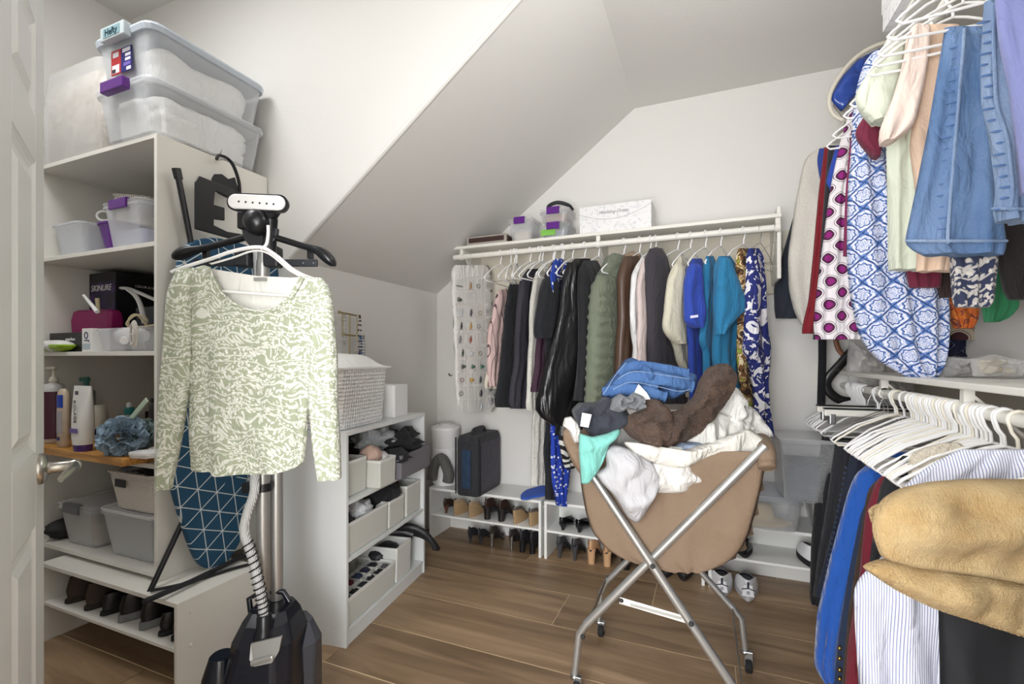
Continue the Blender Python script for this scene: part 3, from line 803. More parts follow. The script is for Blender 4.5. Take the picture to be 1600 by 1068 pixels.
fs = thing('facial_steamer', 'white hooded cosmetic device with smoked window behind the clear open bin', 'device', (FSX, 1.42, z3))
def fl(u, v, Y): p = at(u, v, Y=Y); return (p.x-FSX, p.y-1.42, p.z-z3)
MB().tube(bez([fl(186, 450, 1.38), fl(205, 452, 1.38), (.04, -.03, .232), (.17, -.03, .215)], 5), .008, 8, flat=1.5).build('top_rim', M_plas, fs)
MB().tube(bez([fl(200, 452, 1.37), fl(212, 462, 1.37), fl(220, 478, 1.37), fl(226, 505, 1.37)], 5), .008, 8, flat=1.5).build('curved_rim', M_plas, fs)
MB().box(-.15, .17, -.03, .06, .06, .215).build('smoked_window', clearmat('smoked_plastic', '#5b6068', .5), fs, .01)
MB().box(-.15, .17, -.03, .06, .0, .12).build('housing', mat('#b9b6b4', .5), fs, .01)
MB().box(.02, .06, .0, .05, .226, .27).build('knob', M_plas, fs, .008)
# fourth shelf: bamboo tray and toiletries
z4 = S_[3]
tr = thing('bamboo_tray', 'bamboo tray with slatted top sticking out over the fourth shelf edge', 'tray', (-2.34, 1.33, z4+.0005), -.03)
mw = NT('bamboo'); mw.bump(mw.noise(40), .1, .001); xx = mw.noise(5, mw.scale((1, 18, 18)), 4); M_bamboo = mw.fin(mw.ramp(xx, [(.3, '#a5712f'), (.55, '#c28b45'), (.7, '#d7a560')]), .4)
MB().box(-.42, .30, -.235, -.217, 0, .030).build('front_rail', M_bamboo, tr, .002)
MB().box(-.42, .30, .20, .218, 0, .030).build('back_rail', M_bamboo, tr, .002)
MB().box(.282, .30, -.217, .20, 0, .030).build('side_rail', M_bamboo, tr, .002)
MB().box(-.42, -.402, -.217, .20, 0, .030).build('side_rail', M_bamboo, tr, .002)
for k in range(6):
    MB().box(-.402, .282, -.214+.069*k, -.149+.069*k, .016, .0285).build('slat', M_bamboo, tr, .001)
zt = z4+.0295
def bottle(name, label, cat, loc, prof, m, cap=None, mc=None, n=20, sx=1, sy=1, extra=None):
    b = thing(name, label, cat, loc)
    MB().lathe(prof, (0, 0, 0), n, True, 0, sx, sy).build('body', m, b)
    if cap: MB().lathe(cap, (0, 0, 0), n, True, 0, sx, sy).build('cap', mc, b)
    return b
p = at(84, 690, Y=1.19)
b = bottle('pump_bottle', 'tall white pump bottle with maroon label at the left end of the bamboo tray', 'bottle', (p.x, 1.19, zt), [(.036, 0), (.042, .005), (.042, .235), (.036, .262), (.016, .268), (.014, .272)], mat('#c9c6c4', .3))
MB().lathe([(.0145, .272), (.017, .275), (.017, .285), (.011, .298), (.0065, .3), (.0065, .33), (.012, .332), (.012, .342), (.004, .344)], (0, 0, 0), 16).build('pump', mat('#d8d2c2', .4), b)
MB().tube([(0, 0, .337), (-.04, -.01, .336)], [.008, .005], 8).build('nozzle', mat('#d8d2c2', .4), b)
r_ = [[(.0425*math.cos(a), .0425*math.sin(a), z) for a in [-2.2+2.2*k/10 for k in range(11)]] for z in (.02, .232)]
MB().loft(r_, False, False, True, close=False).build('label_wrap', mat('#4a2233', .4), b, label='dark maroon label')
p = at(97, 694, Y=1.14)
b = bottle('lotion_bottle', 'slim beige lotion bottle with blue swoosh label between pump bottle and white tube', 'bottle', (p.x, 1.145, zt), [(.022, 0), (.027, .006), (.028, .2), (.024, .235), (.012, .25)], mat('#cdbba4', .35), sx=1.1, sy=.7)
def lab(b, r, z0, z1, m, a0=-2.4, a1=-.5, sx=1, sy=1, name='label_patch'):
    MB().loft([[(r*sx*math.cos(a), r*sy*math.sin(a), z) for a in [a0+(a1-a0)*k/10 for k in range(11)]] for z in (z0, z1)], False, False, True, close=False).build(name, m, b)
lab(b, .0288, .17, .225, mat('#1b3fa8', .4), -2.0, -.7, 1.1, .7); lab(b, .0288, .03, .045, mat('#1c2c66', .4), -2.3, -1.2, 1.1, .7); lab(b, .0286, .06, .155, mat('#a9a5ab', .4), -2.3, -.8, 1.1, .7)
p = at(125, 696, Y=1.115)
b = thing('hair_tube', 'white conditioner tube standing on a purple cap on the bamboo tray', 'tube', (p.x, 1.125, zt))
MB().rr([(.028, .036, .03, .03), (.06, .042, .032, .032), (.14, .052, .024, .024), (.21, .058, .012, .012), (.262, .0605, .0035, .003), (.268, .0605, .003, .003)], n=7, sm=True).build('tube', mat('#ebe9e4', .35), b)
MB().rr([(0, .032, .027, .027), (.03, .035, .029, .029)], n=7, sm=False).build('cap', mat('#46266b', .35), b)
text('BIOLAGE', .023, mat('#3f3a44', .5), (p.x+.002, 1.125-.0290, zt+.165), (0, 0, -1), (1, .0, .0), b)
MB().box(-.012, .012, -.0215, -.021, .232, .248).build('emblem', mat('#55505c', .5), b, 0)
MB().box(-.024, .030, -.0345, -.0325, .078, .096).build('purple_band', mat('#6a4f9c', .4), b, 0)
p = at(155, 655, Y=1.27)
b = bottle('shampoo_bottle', 'pale bottle with sea-green flip cap behind the white tube', 'bottle', (p.x, 1.27, zt), [(.03, 0), (.036, .006), (.034, .12), (.026, .165), (.014, .17)], mat('#c3bdae', .4))
p = at(135, 655, Y=1.33)
b = bottle('pump_bottle', 'bottle with flat sea-green pump head behind the white tube', 'bottle', (p.x, 1.33, zt), [(.03, 0), (.034, .006), (.034, .22), (.012, .24)], mat('#9ca39a', .4), [(.011, .24), (.011, .27)], mat('#4e8f86', .4))
MB().rr([(.27, .014, .014, .01), (.285, .014, .014, .01)], (0, 0, 0)).build('pump_top', mat('#4e8f86', .4), b)
MB().tube([(.02, 0, .28), (-.04, -.01, .279), (-.065, -.015, .272)], [.012, .010, .004], 10, flat=.6).build('nozzle', mat('#4e8f86', .4), b)
p = at(141, 693, Y=1.15)
b = bottle('cream_jar', 'low cream jar with dark blue lid behind the loofah', 'jar', (p.x+.03, 1.19, zt), [(.03, 0), (.034, .005), (.034, .065)], mat('#c2bdb6', .35), [(.036, .065), (.036, .085), (.03, .088)], mat('#15235e', .35))
b = paper_box('product_box', 'black carton with food pictures behind the loofahs', 'box', (-2.38, 1.44, zt), .17, .06, .13, mat('#14120f', .5), .1)
for k, (c_, sx) in enumerate((('#c98a5a', -.05), ('#4f7a2c', .0), ('#8a2c4a', .05))):
    MB().loft([[(sx+.02*math.cos(a), -.0308-.0003*i, .095+.016*math.sin(a)) for a in [2*PI*j/14 for j in range(14)]] for i in (0, 1)], True, True, False).build('printed_picture', mat(c_, .5), b, 0)
disp_lump('crumpled_packet', mat('#b5aa98', .35), (-2.36, 1.40, zt+.155), .055, .03, .025, None, 5, .4, 2.4, 9)
tag(bpy.data.objects['crumpled_packet'], 'crumpled silvery beige packet lying on the food carton', 'packet')
p = at(202, 645, Y=1.33)
b = bottle('pump_bottle', 'clear bottle with teal collar behind the loofahs', 'bottle', (p.x, 1.33, zt), [(.028, 0), (.032, .006), (.032, .11), (.018, .125)], mat('#a9a89f', .3), [(.0185, .125), (.02, .128), (.02, .155), (.016, .158)], mat('#1f7f7c', .4))
MB().lathe([(.010, .158), (.012, .165), (.009, .178), (.003, .18)], (0, 0, 0), 14).build('pump_tip', M_plas, b)
p = at(236, 690, Y=1.34)
b = bottle('spray_bottle', 'dark grey bottle with black cap at the right end of the fourth shelf', 'bottle', (p.x-.02, 1.38, zt), [(.03, 0), (.034, .006), (.034, .17), (.028, .18)], mat('#3d3a3c', .4), [(.029, .18), (.029, .2)], M_black)
def loofah(label, c, R, m, seed):
    random.seed(seed); mb = MB()
    for i in range(46):
        d = Vector((random.uniform(-1, 1), random.uniform(-1, 1), random.uniform(-1, 1))).normalized()
        a = d.orthogonal().normalized(); b = d.cross(a); r = R*random.uniform(.26, .42); cc = Vector(c)+d*R*.62
        N_ = 14; w_ = R*random.uniform(.2, .34); ph = random.random()*6
        P1 = [cc+(a*math.cos(t)+b*math.sin(t))*r*(1+.18*math.sin(3*t+ph)) for t in [2*PI*k/N_ for k in range(N_)]]
        P2 = [q+d*w_*(1+.3*math.sin(4*2*PI*k/N_+ph))+(q-cc)*.35 for k, q in enumerate(P1)]
        mb.loft([[tuple(q) for q in P1], [tuple(q) for q in P2]], False, False, True)
    o = mb.build('loofah', m, None); return tag(o, label, 'loofah')
p = at(172, 676, Y=1.10); loofah('fluffy pale blue mesh loofah hanging over the front of the bamboo tray', (p.x, 1.145, zt+.072), .078, cloth('#9db4c6', .3, 200), 4)
p = at(215, 668, Y=1.22); loofah('grey-green mesh loofah behind the pale blue loofah', (p.x, 1.235, zt+.066), .062, cloth('#8ea3a2', .3, 200), 9)
o = MB().bar(at(203, 656, Y=1.17), at(230, 624, Y=1.17), .022, .006, up=(0, 1, 0)).build('comb', mat('#b7c9b2', .4), None, .002); tag(o, 'pale green comb sticking up from the loofahs', 'comb')
for k, (u, v, lb_) in enumerate(((208, 703, 'open white soap case base on the bamboo tray corner'), (222, 690, 'white soap case lid tilted behind the soap case base'))):
    p = at(u, v, Y=1.11+.05*k); b = MB().rr([(0, .055, .034, .03), (.012, .06, .038, .034), (.02, .06, .038, .034), (.02, .054, .032, .03), (.008, .052, .03, .028)], n=7)
    o = b.build('soap_case', M_plas, None, .0005); o.location = (p.x+.012*k+.01, 1.15+.082*k, zt+.0005); o.rotation_euler = (.0, .0, .2); tag(o, lb_, 'soap case')
# bottom shelf
z5 = S_[4]
storage_bin('frosted lidded bin with grey latch at front left of the bottom shelf', (-2.575, 1.345, z5), .28, .34, .19, 0, True, mat('#66676b', .4), (.55, mat('#a39585', .7)), None)
storage_bin('frosted lidded bin with grey cloth under the white pierced basket', (-2.205, 1.345, z5), .37, .34, .205, 0, True, None, (.85, mat('#a2a3a5', .7)), lidmat=clearmat('milky_lid', '#e9eaec', .7))
kb = thing('storage_basket', 'white pierced basket full of small items at right of the bottom shelf', 'basket', (-2.17, 1.30, z5+.2055), 0)
tub(MB(), .31, .25, .16, .004, .84, .035, .006).build('body', M_basket, kb)
h = MB(); h.rr([(0, .035, .002, .002), (.03, .035, .002, .002)], (-.05, -.128, .10)); h.build('handle_slot', M_dark, kb, 0)
disp_lump('hair_clippers', mat('#707478', .35), (-2.24, 1.28, z5+.37), .05, .09, .02, None, 3, .2); tag(bpy.data.objects['hair_clippers'], 'grey glossy grooming tool lying in the white pierced basket', 'tool')
disp_lump('black_pouch', mat('#1b1b1f', .6), (-2.13, 1.32, z5+.355), .09, .1, .035, None, 4, .2); tag(bpy.data.objects['black_pouch'], 'black pouch lying in the white pierced basket', 'pouch')
storage_bin('grey translucent box with dark maroon latch at the back of the bottom shelf', (-2.485, 1.585-.0, z5), .24, .12, .345, 0, True, mat('#3a1326', .4), (.6, mat('#85837f', .6)), M_clear2)
storage_bin('frosted bin with rounded lid at far left of the bottom shelf', (-2.73, 1.585, z5), .20, .12, .30, 0, True, None, (.6, mat('#8b8985', .6)), M_clear2)
o = disp_lump('black_bag', mat('#1c1c1e', .6), (-2.76, 1.25, z5+.045), .045, .09, .045, None, 6, .15); tag(o, 'black bag squeezed beside the bins at far left', 'bag')
# shoes in the left rack
MBR = mat('#3c2d25', .6); MBL = mat('#131316', .3)
def put(u, v, Z, y0): p = at(u, v, Z=Z); return (p.x, y0, Z+.001)
for u, kind, mu, ms, lb_, W in ((103, 'boot', MBR, mat('#2a231f', .8), 'brown slip-on shoe at the far left of the cream rack', .085), (133, 'boot', MBR, mat('#2a231f', .8), 'second brown slip-on shoe from the left in the cream rack', .085),
      (158, 'loafer', MBL, M_rub, 'shiny black flat shoe between brown shoes and black trainers', .078), (186, 'sneaker', MBL, mat('#77787a', .6), 'black trainer with grey sole, left one of the pair in the cream rack', .09),
      (219, 'sneaker', MBL, mat('#77787a', .6), 'black trainer with grey sole, right one of the pair in the cream rack', .09), (249, 'loafer', MBL, M_rub, 'black leather clog beside the black trainers', .085), (276, 'loafer', MBL, M_rub, 'black leather clog nearest the right end of the cream rack', .085)):
    p = at(u, 560, Y=1.115)
    shoe(lb_, (min(p.x, -1.80), 1.115, .1705), random.uniform(-.05, .05), kind, mu, ms, .25, W, heel=0)
# ================================================================ IRONING BOARD
BXP = -1.925
ib = thing('ironing_board', 'blue ironing board with white triangle lines leaning on the shelving unit', 'ironing board', (BXP, 1.32, .336))
def bp(u, v, off=0):
    p = at(u, v, X=BXP+.03); p.x = BXP+off; return p
out = [(281, 405), (288, 386), (310, 372), (345, 370), (395, 384), (430, 402), (440, 430), (428, 540), (412, 660), (402, 740), (396, 790), (385, 830), (366, 866), (350, 884), (330, 891), (312, 882), (298, 852), (281, 800), (268, 752), (262, 720), (268, 600), (276, 480)]
P3 = [bp(u, v) for u, v in out]
# smooth the outline
def smooth_loop(P, it=1):
    for _ in range(it):
        Q = []
        for i in range(len(P)):
            a, b = P[i], P[(i+1) % len(P)]; Q += [a.lerp(b, .25), a.lerp(b, .75)]
        P = Q
    return P
P3 = smooth_loop(P3, 2); cen = sum(P3, Vector())/len(P3)
def ofs(P, sc, dx): return [Vector((p.x+dx, cen.y+(p.y-cen.y)*sc, cen.z+(p.z-cen.z)*(1-(1-sc)*.3))) for p in P]
MB().loft([ofs(P3, .96, 0), ofs(P3, .995, .004), ofs(P3, 1, .018), ofs(P3, .98, .028), ofs(P3, .9, .030)], True, True, False).build('padded_cover', M_board, ib, 0, True)
def legs(name, pts, r=.011):
    return MB().tube([bp(u, v, o_) for u, v, o_ in pts], r, 12).build(name, M_black, ib, 0, True)
legs('leg', [(281, 264, .012), (302, 372, .012), (350, 650, -.012)])
legs('leg', [(312, 790, -.012), (297, 815, -.012), (238, 935, -.0)], .010)
MB().tube([bp(280, 262, .012), bp(284, 279, .012)], [.016, .015], 12).build('leg_cap', M_black, ib, 0, True)
# foot bar lying over the rack
MB().tube([(-1.80, 1.02, .362), (-1.82, 1.2, .352), (-1.85, 1.45, .352)], .010, 10).build('foot_bar', M_blackm, ib, 0, True)
# iron rest: notched black plate
pl_ = [(302, 285), (308, 275), (375, 302), (375, 318), (333, 299), (331, 320), (348, 325), (348, 345), (331, 343), (331, 352), (352, 362), (375, 366), (375, 378), (302, 358)]
MB().prism([(p.y, p.z) for p in [bp(u, v) for u, v in pl_]], lambda a, b, k: (BXP+.034+k, a, b), .010).build('iron_rest', M_black, ib, .003, True)
# bracket handle hanging on the hooks
hk = thing('board_hook', 'black curved hook hanging from small metal hooks on the side panel', 'hook', bp(365, 300))
MB().tube(bez([bp(341, 248, .02), bp(345, 242, .02), bp(358, 247, .02), bp(368, 260, .02), bp(376, 285, .02), bp(377, 310, .02)], 6), .009, 8, flat=.6).build('arm', M_blackm, hk, 0, True)
pl_ = [(334, 278), (338, 271), (350, 271), (360, 279), (370, 276), (377, 300), (377, 318), (345, 302), (334, 290)]
MB().prism([(p.y, p.z) for p in [bp(u, v) for u, v in pl_]], lambda a, b, k: (BXP+.012+k, a, b), .008).build('plate', M_blackm, hk, .003, True)
for i, (u, v) in enumerate(((347, 238), (355, 247))):
    c_ = bp(u, v); o = MB().tube([(UX1+.001, c_.y, c_.z), (UX1+.02, c_.y, c_.z), (UX1+.06, c_.y, c_.z-.004), (UX1+.066, c_.y, c_.z+.012)], .0022, 8).build('screw_hook', M_chrome, None)
    tag(o, ('small chrome cup hook in the side panel, left one above the black hook', 'small chrome cup hook in the side panel, right one above the black hook')[i], 'hook')
# small cable lying on the rack top
o = MB().tube(bez([(-1.90, 1.10, .345), (-1.84, 1.2, .343), (-1.80, 1.34, .343), (-1.76, 1.42, .343)], 6), .006, 8).build('extension_cable', M_rub, None); tag(o, 'black cord lying along the top of the cream shoe rack', 'cord')
# ================================================================ GARMENT STEAMER
ST = 1.47
sp = at(413, 560, t=ST)
stm = thing('garment_steamer', 'black upright garment steamer with twin silver poles and ribbed hose', 'steamer', (sp.x, sp.y, 0), YAW)
def sl_(u, v, dt=0):       # point in the steamer's own frame
    p = at(u, v, t=ST+dt); q = p-Vector((sp.x, sp.y, 0))
    return Vector((q.x*cs+q.y*sn, -q.x*sn+q.y*cs, q.z))
def sb_(mb, name, m, bevel=0, label=None): return mb.build(name, m, stm, bevel, False, label)
body = MB()
def oct_ring(z, hx, y0, y1, ch=.03, cx=0):
    return [(cx-hx+ch, y0, z), (cx+hx-ch, y0, z), (cx+hx, y0+ch, z), (cx+hx, y1-ch, z), (cx+hx-ch, y1, z), (cx-hx+ch, y1, z), (cx-hx, y1-ch, z), (cx-hx, y0+ch, z)]
body.loft([oct_ring(.03, .108, -.12, .12, .03, .01), oct_ring(.20, .106, -.11, .12, .035, .01), oct_ring(.345, .092, -.085, .11, .04, .014), oct_ring(.395, .072, -.055, .10, .03, .014), oct_ring(.418, .056, -.02, .09, .02, .010)], True, True, False)
sb_(body, 'housing', M_navy, .01)
tank = MB(); tank.loft([oct_ring(.02, .120, -.02, .15, .04, .018), oct_ring(.29, .122, .0, .15, .05, .018), oct_ring(.345, .10, .03, .14, .04, .01)], True, True, False); sb_(tank, 'water_tank', mat('#3b3d44', .2), .008)
pl2 = MB(); pl2.loft([[(x, y_-.006*k, z) for x, y_, z in ((-.016+.03, -.103, .335), (.0+.03, -.108, .318), (.05+.03, -.106, .328), (.066+.03, -.098, .356), (.068+.03, -.085, .392), (-.020+.03, -.088, .372))] for k in (0, 1)], True, True, False)
sb_(pl2, 'latch_plate', M_steel, .002)
MB().bar((.022, -.116, .328), (.086, -.114, .346), .012, .014).build('latch_grip', M_steel, stm, .004)
sb_(MB().tube([(-.055, .03, .37), (-.075, .05, .43), (-.04, .06, .448), (.03, .06, .448), (.06, .06, .40)], .009, 8), 'carry_handle', M_navy)
for s_ in (-1, 1):
    sb_(MB().tube([(s_*.155-.02, .06, .06), (s_*.175-.02, .06, .06)], .058, 20), 'wheel', M_rub)
sb_(MB().rr([(.02, .05, .06, .04), (.24, .045, .055, .04), (.30, .03, .035, .03)], (-.115, -.03, 0), sm=True), 'front_foot', M_navy)
# poles
for u, r, nm in ((411, .0195, 'pole'), (432, .020, 'pole')):
    a, b = sl_(u, 935, .02+(.05 if u > 420 else 0)), sl_(411 if u < 420 else 424, 412 if u < 420 else 560, .02+(.05 if u > 420 else 0))
    b.x = a.x; sb_(MB().tube([a, b], r, 20), nm, M_steel)
a = sl_(411, 412, .02); sb_(MB().tube([a, a+Vector((0, 0, .02)), a+Vector((0, 0, .14))], [.0195, .016, .016], 16), 'inner_pole', M_steel)
a = sl_(411, 760, .02); sb_(MB().tube([a+Vector((0, 0, -.012)), a+Vector((0, 0, .012))], .027, 16), 'pole_clip', M_black)
sb_(MB().rr([(0, .022, .014, .006), (.03, .022, .014, .006)], tuple(a+Vector((-.035, -.01, -.015)))), 'clip_catch', M_black, .002)
# hose
hp_ = bez([sl_(413, 985, -.05), sl_(411, 950, -.05), sl_(405, 915, -.05), sl_(394, 870, -.045), sl_(382, 830, -.04), sl_(387, 800, -.035), sl_(397, 770, -.03), sl_(398, 742, -.02), sl_(400, 640, .06), sl_(405, 500, .06), sl_(402, 380, .02)], 8)
mh = NT('braided_hose'); x_, y_, z_ = mh.sep()
q = mh.math('MULTIPLY', mh.math('SINE', mh.math('MULTIPLY', mh.math('ADD', z_, x_), 900)), mh.math('SINE', mh.math('MULTIPLY', mh.math('SUBTRACT', z_, x_), 900)))
M_hose = mh.fin(mh.mix(mh.math('GREATER_THAN', q, .25), lin('#d9dad9'), lin('#3a3c42')), .5)
sb_(MB().tube(hp_, .0135, 12), 'steam_hose', M_hose)
coil = MB(); cpath = []
seg = hp_[2:30]
for i in range(len(seg)-1):
    for k in range(8):
        p = seg[i].lerp(seg[i+1], k/8); d = (seg[i+1]-seg[i]).normalized(); a = d.orthogonal().normalized()
        a = (Vector((1, 0, 0))-d*d.x).normalized(); b = d.cross(a); an = 2*PI*(i*8+k)/14
        cpath.append(p+(a*math.cos(an)+b*math.sin(an))*.0165)
sb_(coil.tube(cpath, .0022, 6), 'hose_spiral', M_black)
c_ = sl_(413, 985, -.05); sb_(MB().lathe([(.026, -.045), (.032, -.03), (.030, -.008), (.022, .01), (.021, .045), (.017, .05)], tuple(c_), 20), 'hose_collar', M_black)
sb_(MB().lathe([(.031, -.048), (.034, -.04), (.0335, -.03)], tuple(c_), 20), 'collar_ring', M_chrome)
# hanger head
hub = sl_(403, 352, -.02)
def disc(mb, c, r, y0, y1, n=24, prof=None):
    prof = prof or [(r, y0), (r, y1)]
    mb.loft([[(c.x+rr*math.cos(a), c.y+yy, c.z+rr*math.sin(a)) for a in [2*PI*k/n for k in range(n)]] for rr, yy in prof], True, True, True)
k = MB(); disc(k, sl_(403, 348, -.02), .036, -.02, -.05, prof=[(.038, .01), (.038, -.012), (.034, -.026), (.022, -.036), (.006, -.040)]); sb_(k, 'hub', M_black)
k = MB(); k.prism([(-.055, -.005), (-.052, -.035), (-.03, -.062), (0, -.07), (.03, -.062), (.052, -.035), (.055, -.005)], lambda a, b, d: (hub.x+a, hub.y+.008+d, hub.z+b), .016); sb_(k, 'hub_plate', mat('#2a2b30', .4), .003)
sb_(MB().box(hub.x-.062, hub.x-.02, hub.y-.006, hub.y+.02, hub.z-.01, hub.z+.04), 'release_lever', M_black, .004)
for s_, pts in ((-1, [(385, 370), (330, 385), (296, 392), (270, 403)]), (1, [(422, 368), (470, 383), (500, 393), (524, 415)])):
    q = [sl_(u, v, .0) for u, v in pts]
    ar = MB(); ar.tube(bez(q, 5), [.010]*6+[.010, .0105, .012, .0135, .016, .018, .018, .016, .012, .004][:len(bez(q, 5))-6], 10, flat=1.3); sb_(ar, 'hanger_arm', M_black)
ba = sl_(304, 410, .03); bb = sl_(496, 411, .03)
sb_(MB().bar(ba, bb, .012, .022), 'clip_bar', mat('#2c2f36', .45), .002)
for u in (309, 328, 474, 490): sb_(MB().ball(tuple(sl_(u, 411, .022)), .0035, 6), 'rivet', M_chrome)
c_ = sl_(402, 402, .012); sb_(MB().box(c_.x-.068, c_.x-.022, c_.y-.012, c_.y+.03, c_.z-.03, c_.z+.03), 'clamp', mat('#24262b', .4), .006)
sb_(MB().box(c_.x+.02, c_.x+.068, c_.y-.01, c_.y+.03, c_.z-.03, c_.z+.035), 'clamp', mat('#24262b', .4), .006)
for u in (322, 485): q = sl_(u, 398, .02); sb_(MB().box(q.x-.008, q.x+.008, q.y-.008, q.y+.008, q.z-.012, q.z+.018), 'clip_post', M_black, .001)
# steam head: rounded white plate on a black body
sh_ = sl_(403, 317, -.03)
def stad(r, w_, y_, c, n=12, tilt=.04):
    out = []
    for k in range(n+1): a = PI/2+PI*k/n; out.append((c.x-w_+r*math.cos(a), c.y+y_, c.z+r*math.sin(a)+w_*tilt))
    for k in range(n+1): a = -PI/2+PI*k/n; out.append((c.x+w_+r*math.cos(a), c.y+y_, c.z+r*math.sin(a)-w_*tilt))
    return out
k = MB(); k.loft([stad(.014, .05, .04, sh_), stad(.026, .065, .012, sh_), stad(.027, .066, -.004, sh_)], True, True, True); k.prism([(-.055, -.015), (-.035, -.045), (.04, -.045), (.06, -.015)], lambda a, b, d: (sh_.x+a, sh_.y+.0+d, sh_.z+b), .03); sb_(k, 'steam_head', M_black)
k = MB(); k.loft([stad(.022, .064, -.004, sh_), stad(.022, .064, -.009, sh_), stad(.019, .063, -.011, sh_)], True, True, False); sb_(k, 'steam_plate', M_plas)
k = MB()
for i in range(6): sb_(MB().ball((sh_.x-.052+.021*i, sh_.y-.0112, sh_.z+.001-.0016*i), .0032, 6, sy=.4), 'steam_hole', M_dark)
sb_(MB().tube(bez([sh_+Vector((.03, .02, -.04)), sh_+Vector((.022, .03, -.08)), sh_+Vector((.02, .03, -.14))], 5), .02, 10), 'head_neck', M_black)
# ================================================================ BLOUSE ON ITS HANGER
def cols_cloth(name, m, cols_, t, th=.012, parent=None, nf=3, amp=.006, seed=1, rows=26, sub=3, back=True, rough=.006, dt=0):
    """cloth facing the lens at distance t: (u top, v top, u bottom, v bottom) from left to right"""
    out = []
    for i in range(len(cols_)-1):
        for k in range(sub):
            f = k/sub; out.append([lerp(cols_[i][j], cols_[i+1][j], f) for j in range(4)])
    out.append(list(cols_[-1])); n = len(out); fw = Vector((-sn, cs, 0))
    rings = []
    for r in range(rows+1):
        k = r/rows; Fr, Bk = [], []
        for j, c_ in enumerate(out):
            s = j/(n-1); u = lerp(c_[0], c_[2], k); v = lerp(c_[1], c_[3], k)
            p = at(u, v, t=t); prof = math.sqrt(max(0, 1-abs(2*s-1)**4))
            f = amp*math.sin(2*PI*nf*s+seed+2*k*math.sin(seed))*(.3+.7*k)+rough*noise.noise(Vector((u*.03+seed, v*.02, seed)))*2
            Fr.append(p-fw*(th*prof+f)); Bk.append(p-fw*(-th*prof*.6+f))
        rings.append(Fr+Bk[::-1])
    mb = MB(); mb.loft(rings, False, False, True)
    m_ = len(rings[0])
    for rg_ in (rings[0], rings[-1]): mb.add(rg_, [(j, j+1, m_-2-j, m_-1-j) for j in range(n-1)], True)
    return mb.build(name, m, parent, 0, True)
BT = 1.36
bp_ = at(400, 740, t=BT)
bl = thing('blouse', 'sage green and white leaf print long sleeved blouse hanging on the garment steamer', 'blouse', (bp_.x, bp_.y, bp_.z))
cols_cloth('back_neckline', cloth('#e9e7e1', .1), [(318, 424, 322, 520), (330, 420, 335, 520), (400, 431, 400, 525), (455, 434, 455, 520), (478, 432, 478, 520)], BT+.035, .004, bl, 1, .002, 2, rows=6)
cols_cloth('bodice', M_blouse, [(300, 428, 303, 735), (312, 419, 316, 735), (326, 416, 330, 736), (334, 436, 337, 740), (344, 455, 346, 741), (360, 470, 362, 740), (380, 480, 382, 739), (402, 485, 403, 739), (420, 485, 420, 738), (437, 481, 434, 737), (452, 468, 448, 734), (463, 452, 458, 731), (471, 436, 466, 728), (480, 431, 472, 724), (499, 440, 478, 718)], BT-.002, .020, bl, 3, .007, 1)
ob = cols_cloth('side_panel', M_blouse, [(288, 432, 297, 733), (300, 424, 312, 735), (318, 424, 335, 735)], BT+.012, .014, bl, 1, .004, 3)
cloth_sl = lambda rows, A, B, sd: cloth_px('sleeve', M_blouse, rows, A, B, .022, 1.5, .006, bl, sd, cols=14)
def tp(u, t): return (u, at(u, 560, t=t).y)
cloth_sl([(419, 276, 310), (450, 265, 306), (520, 257, 303), (600, 250, 298), (680, 245, 284), (752, 243, 270), (762, 245, 269)], tp(240, BT-.02), tp(310, BT+.0), 1)
cloth_sl([(434, 478, 503), (452, 486, 516), (520, 489, 524), (600, 486, 527), (680, 490, 530), (748, 499, 531)], tp(480, BT), tp(535, BT-.02), 5)
nb = MB(); nb.tube(bez([at(u, v, t=BT-.024) for u, v in ((327, 418), (335, 438), (346, 457), (362, 472), (382, 482), (404, 487), (424, 486), (440, 479), (455, 466), (465, 449), (473, 434))], 4), .0035, 6)
nb.build('neck_binding', M_blouse, bl, 0, True)
MB().obox(at(406, 436, t=BT+.022), (.018*cs, .018*sn, 0), (-.001*sn, .001*cs, 0), (0, 0, .005)).build('size_label', mat('#8f8f8c', .8), bl, 0, True)
hg = thing('clothes_hanger', 'white plastic hanger holding the sage green leaf print blouse', 'hanger', at(412, 385, t=BT+.01))
k = MB(); k.tube(bez([at(u, v, t=BT+.012) for u, v in ((419, 352), (419, 366), (416, 382), (407, 389))], 5), .0045, 8)
k.tube(bez([at(u, v, t=BT+.008) for u, v in ((268, 425), (285, 418), (330, 404), (365, 392), (405, 386), (430, 398), (462, 424), (500, 440), (512, 448))], 5), .0055, 8)
k.tube(bez([at(u, v, t=BT+.014) for u, v in ((330, 412), (365, 402), (395, 392), (420, 396), (450, 420), (470, 432))], 4), .003, 8)
k.tube([at(300, 452, t=BT+.012), at(480, 464, t=BT+.012)], .004, 8)
k.build('frame', M_plas, hg, 0, True)
# ================================================================ IN AND ON THE CUBBY
def fab_bin(label, x, y0, z, w, d, h, m, rz=0, band=None, cat='bin', group=None):
    """fabric bin: origin at base centre, placed in the cubby's own frame"""
    p = cw(x, y0+d/2, z+.0008)
    b = thing('fabric_bin', label, cat, p, CR+rz, group)
    tub(MB(), w, d, h-.01, .004, .985, .008, .0005).build('body', m, b)
    k = MB(); a, c_ = w/2, d/2
    k.rr([(h-.012, a+.0015, c_+.0015, .009), (h, a+.0015, c_+.0015, .009), (h, a-.006, c_-.006, .006), (h-.012, a-.006, c_-.006, .006)], cap0=False, cap1=False)
    k.build('rim_binding', band or mat('#e4e5e2', .7), b)
    return b
M_fab = mat('#d0d1ca', .8, 0, None, .25, 260); M_fabd = mat('#77757c', .8, 0, None, .4, 200)
M_lin = cloth('#d5d6d0', .2, 300)
fab_bin('pale grey fabric bin at the near end of the top cubby level', .112, .03, CS[2], .175, .30, .155, M_fab)
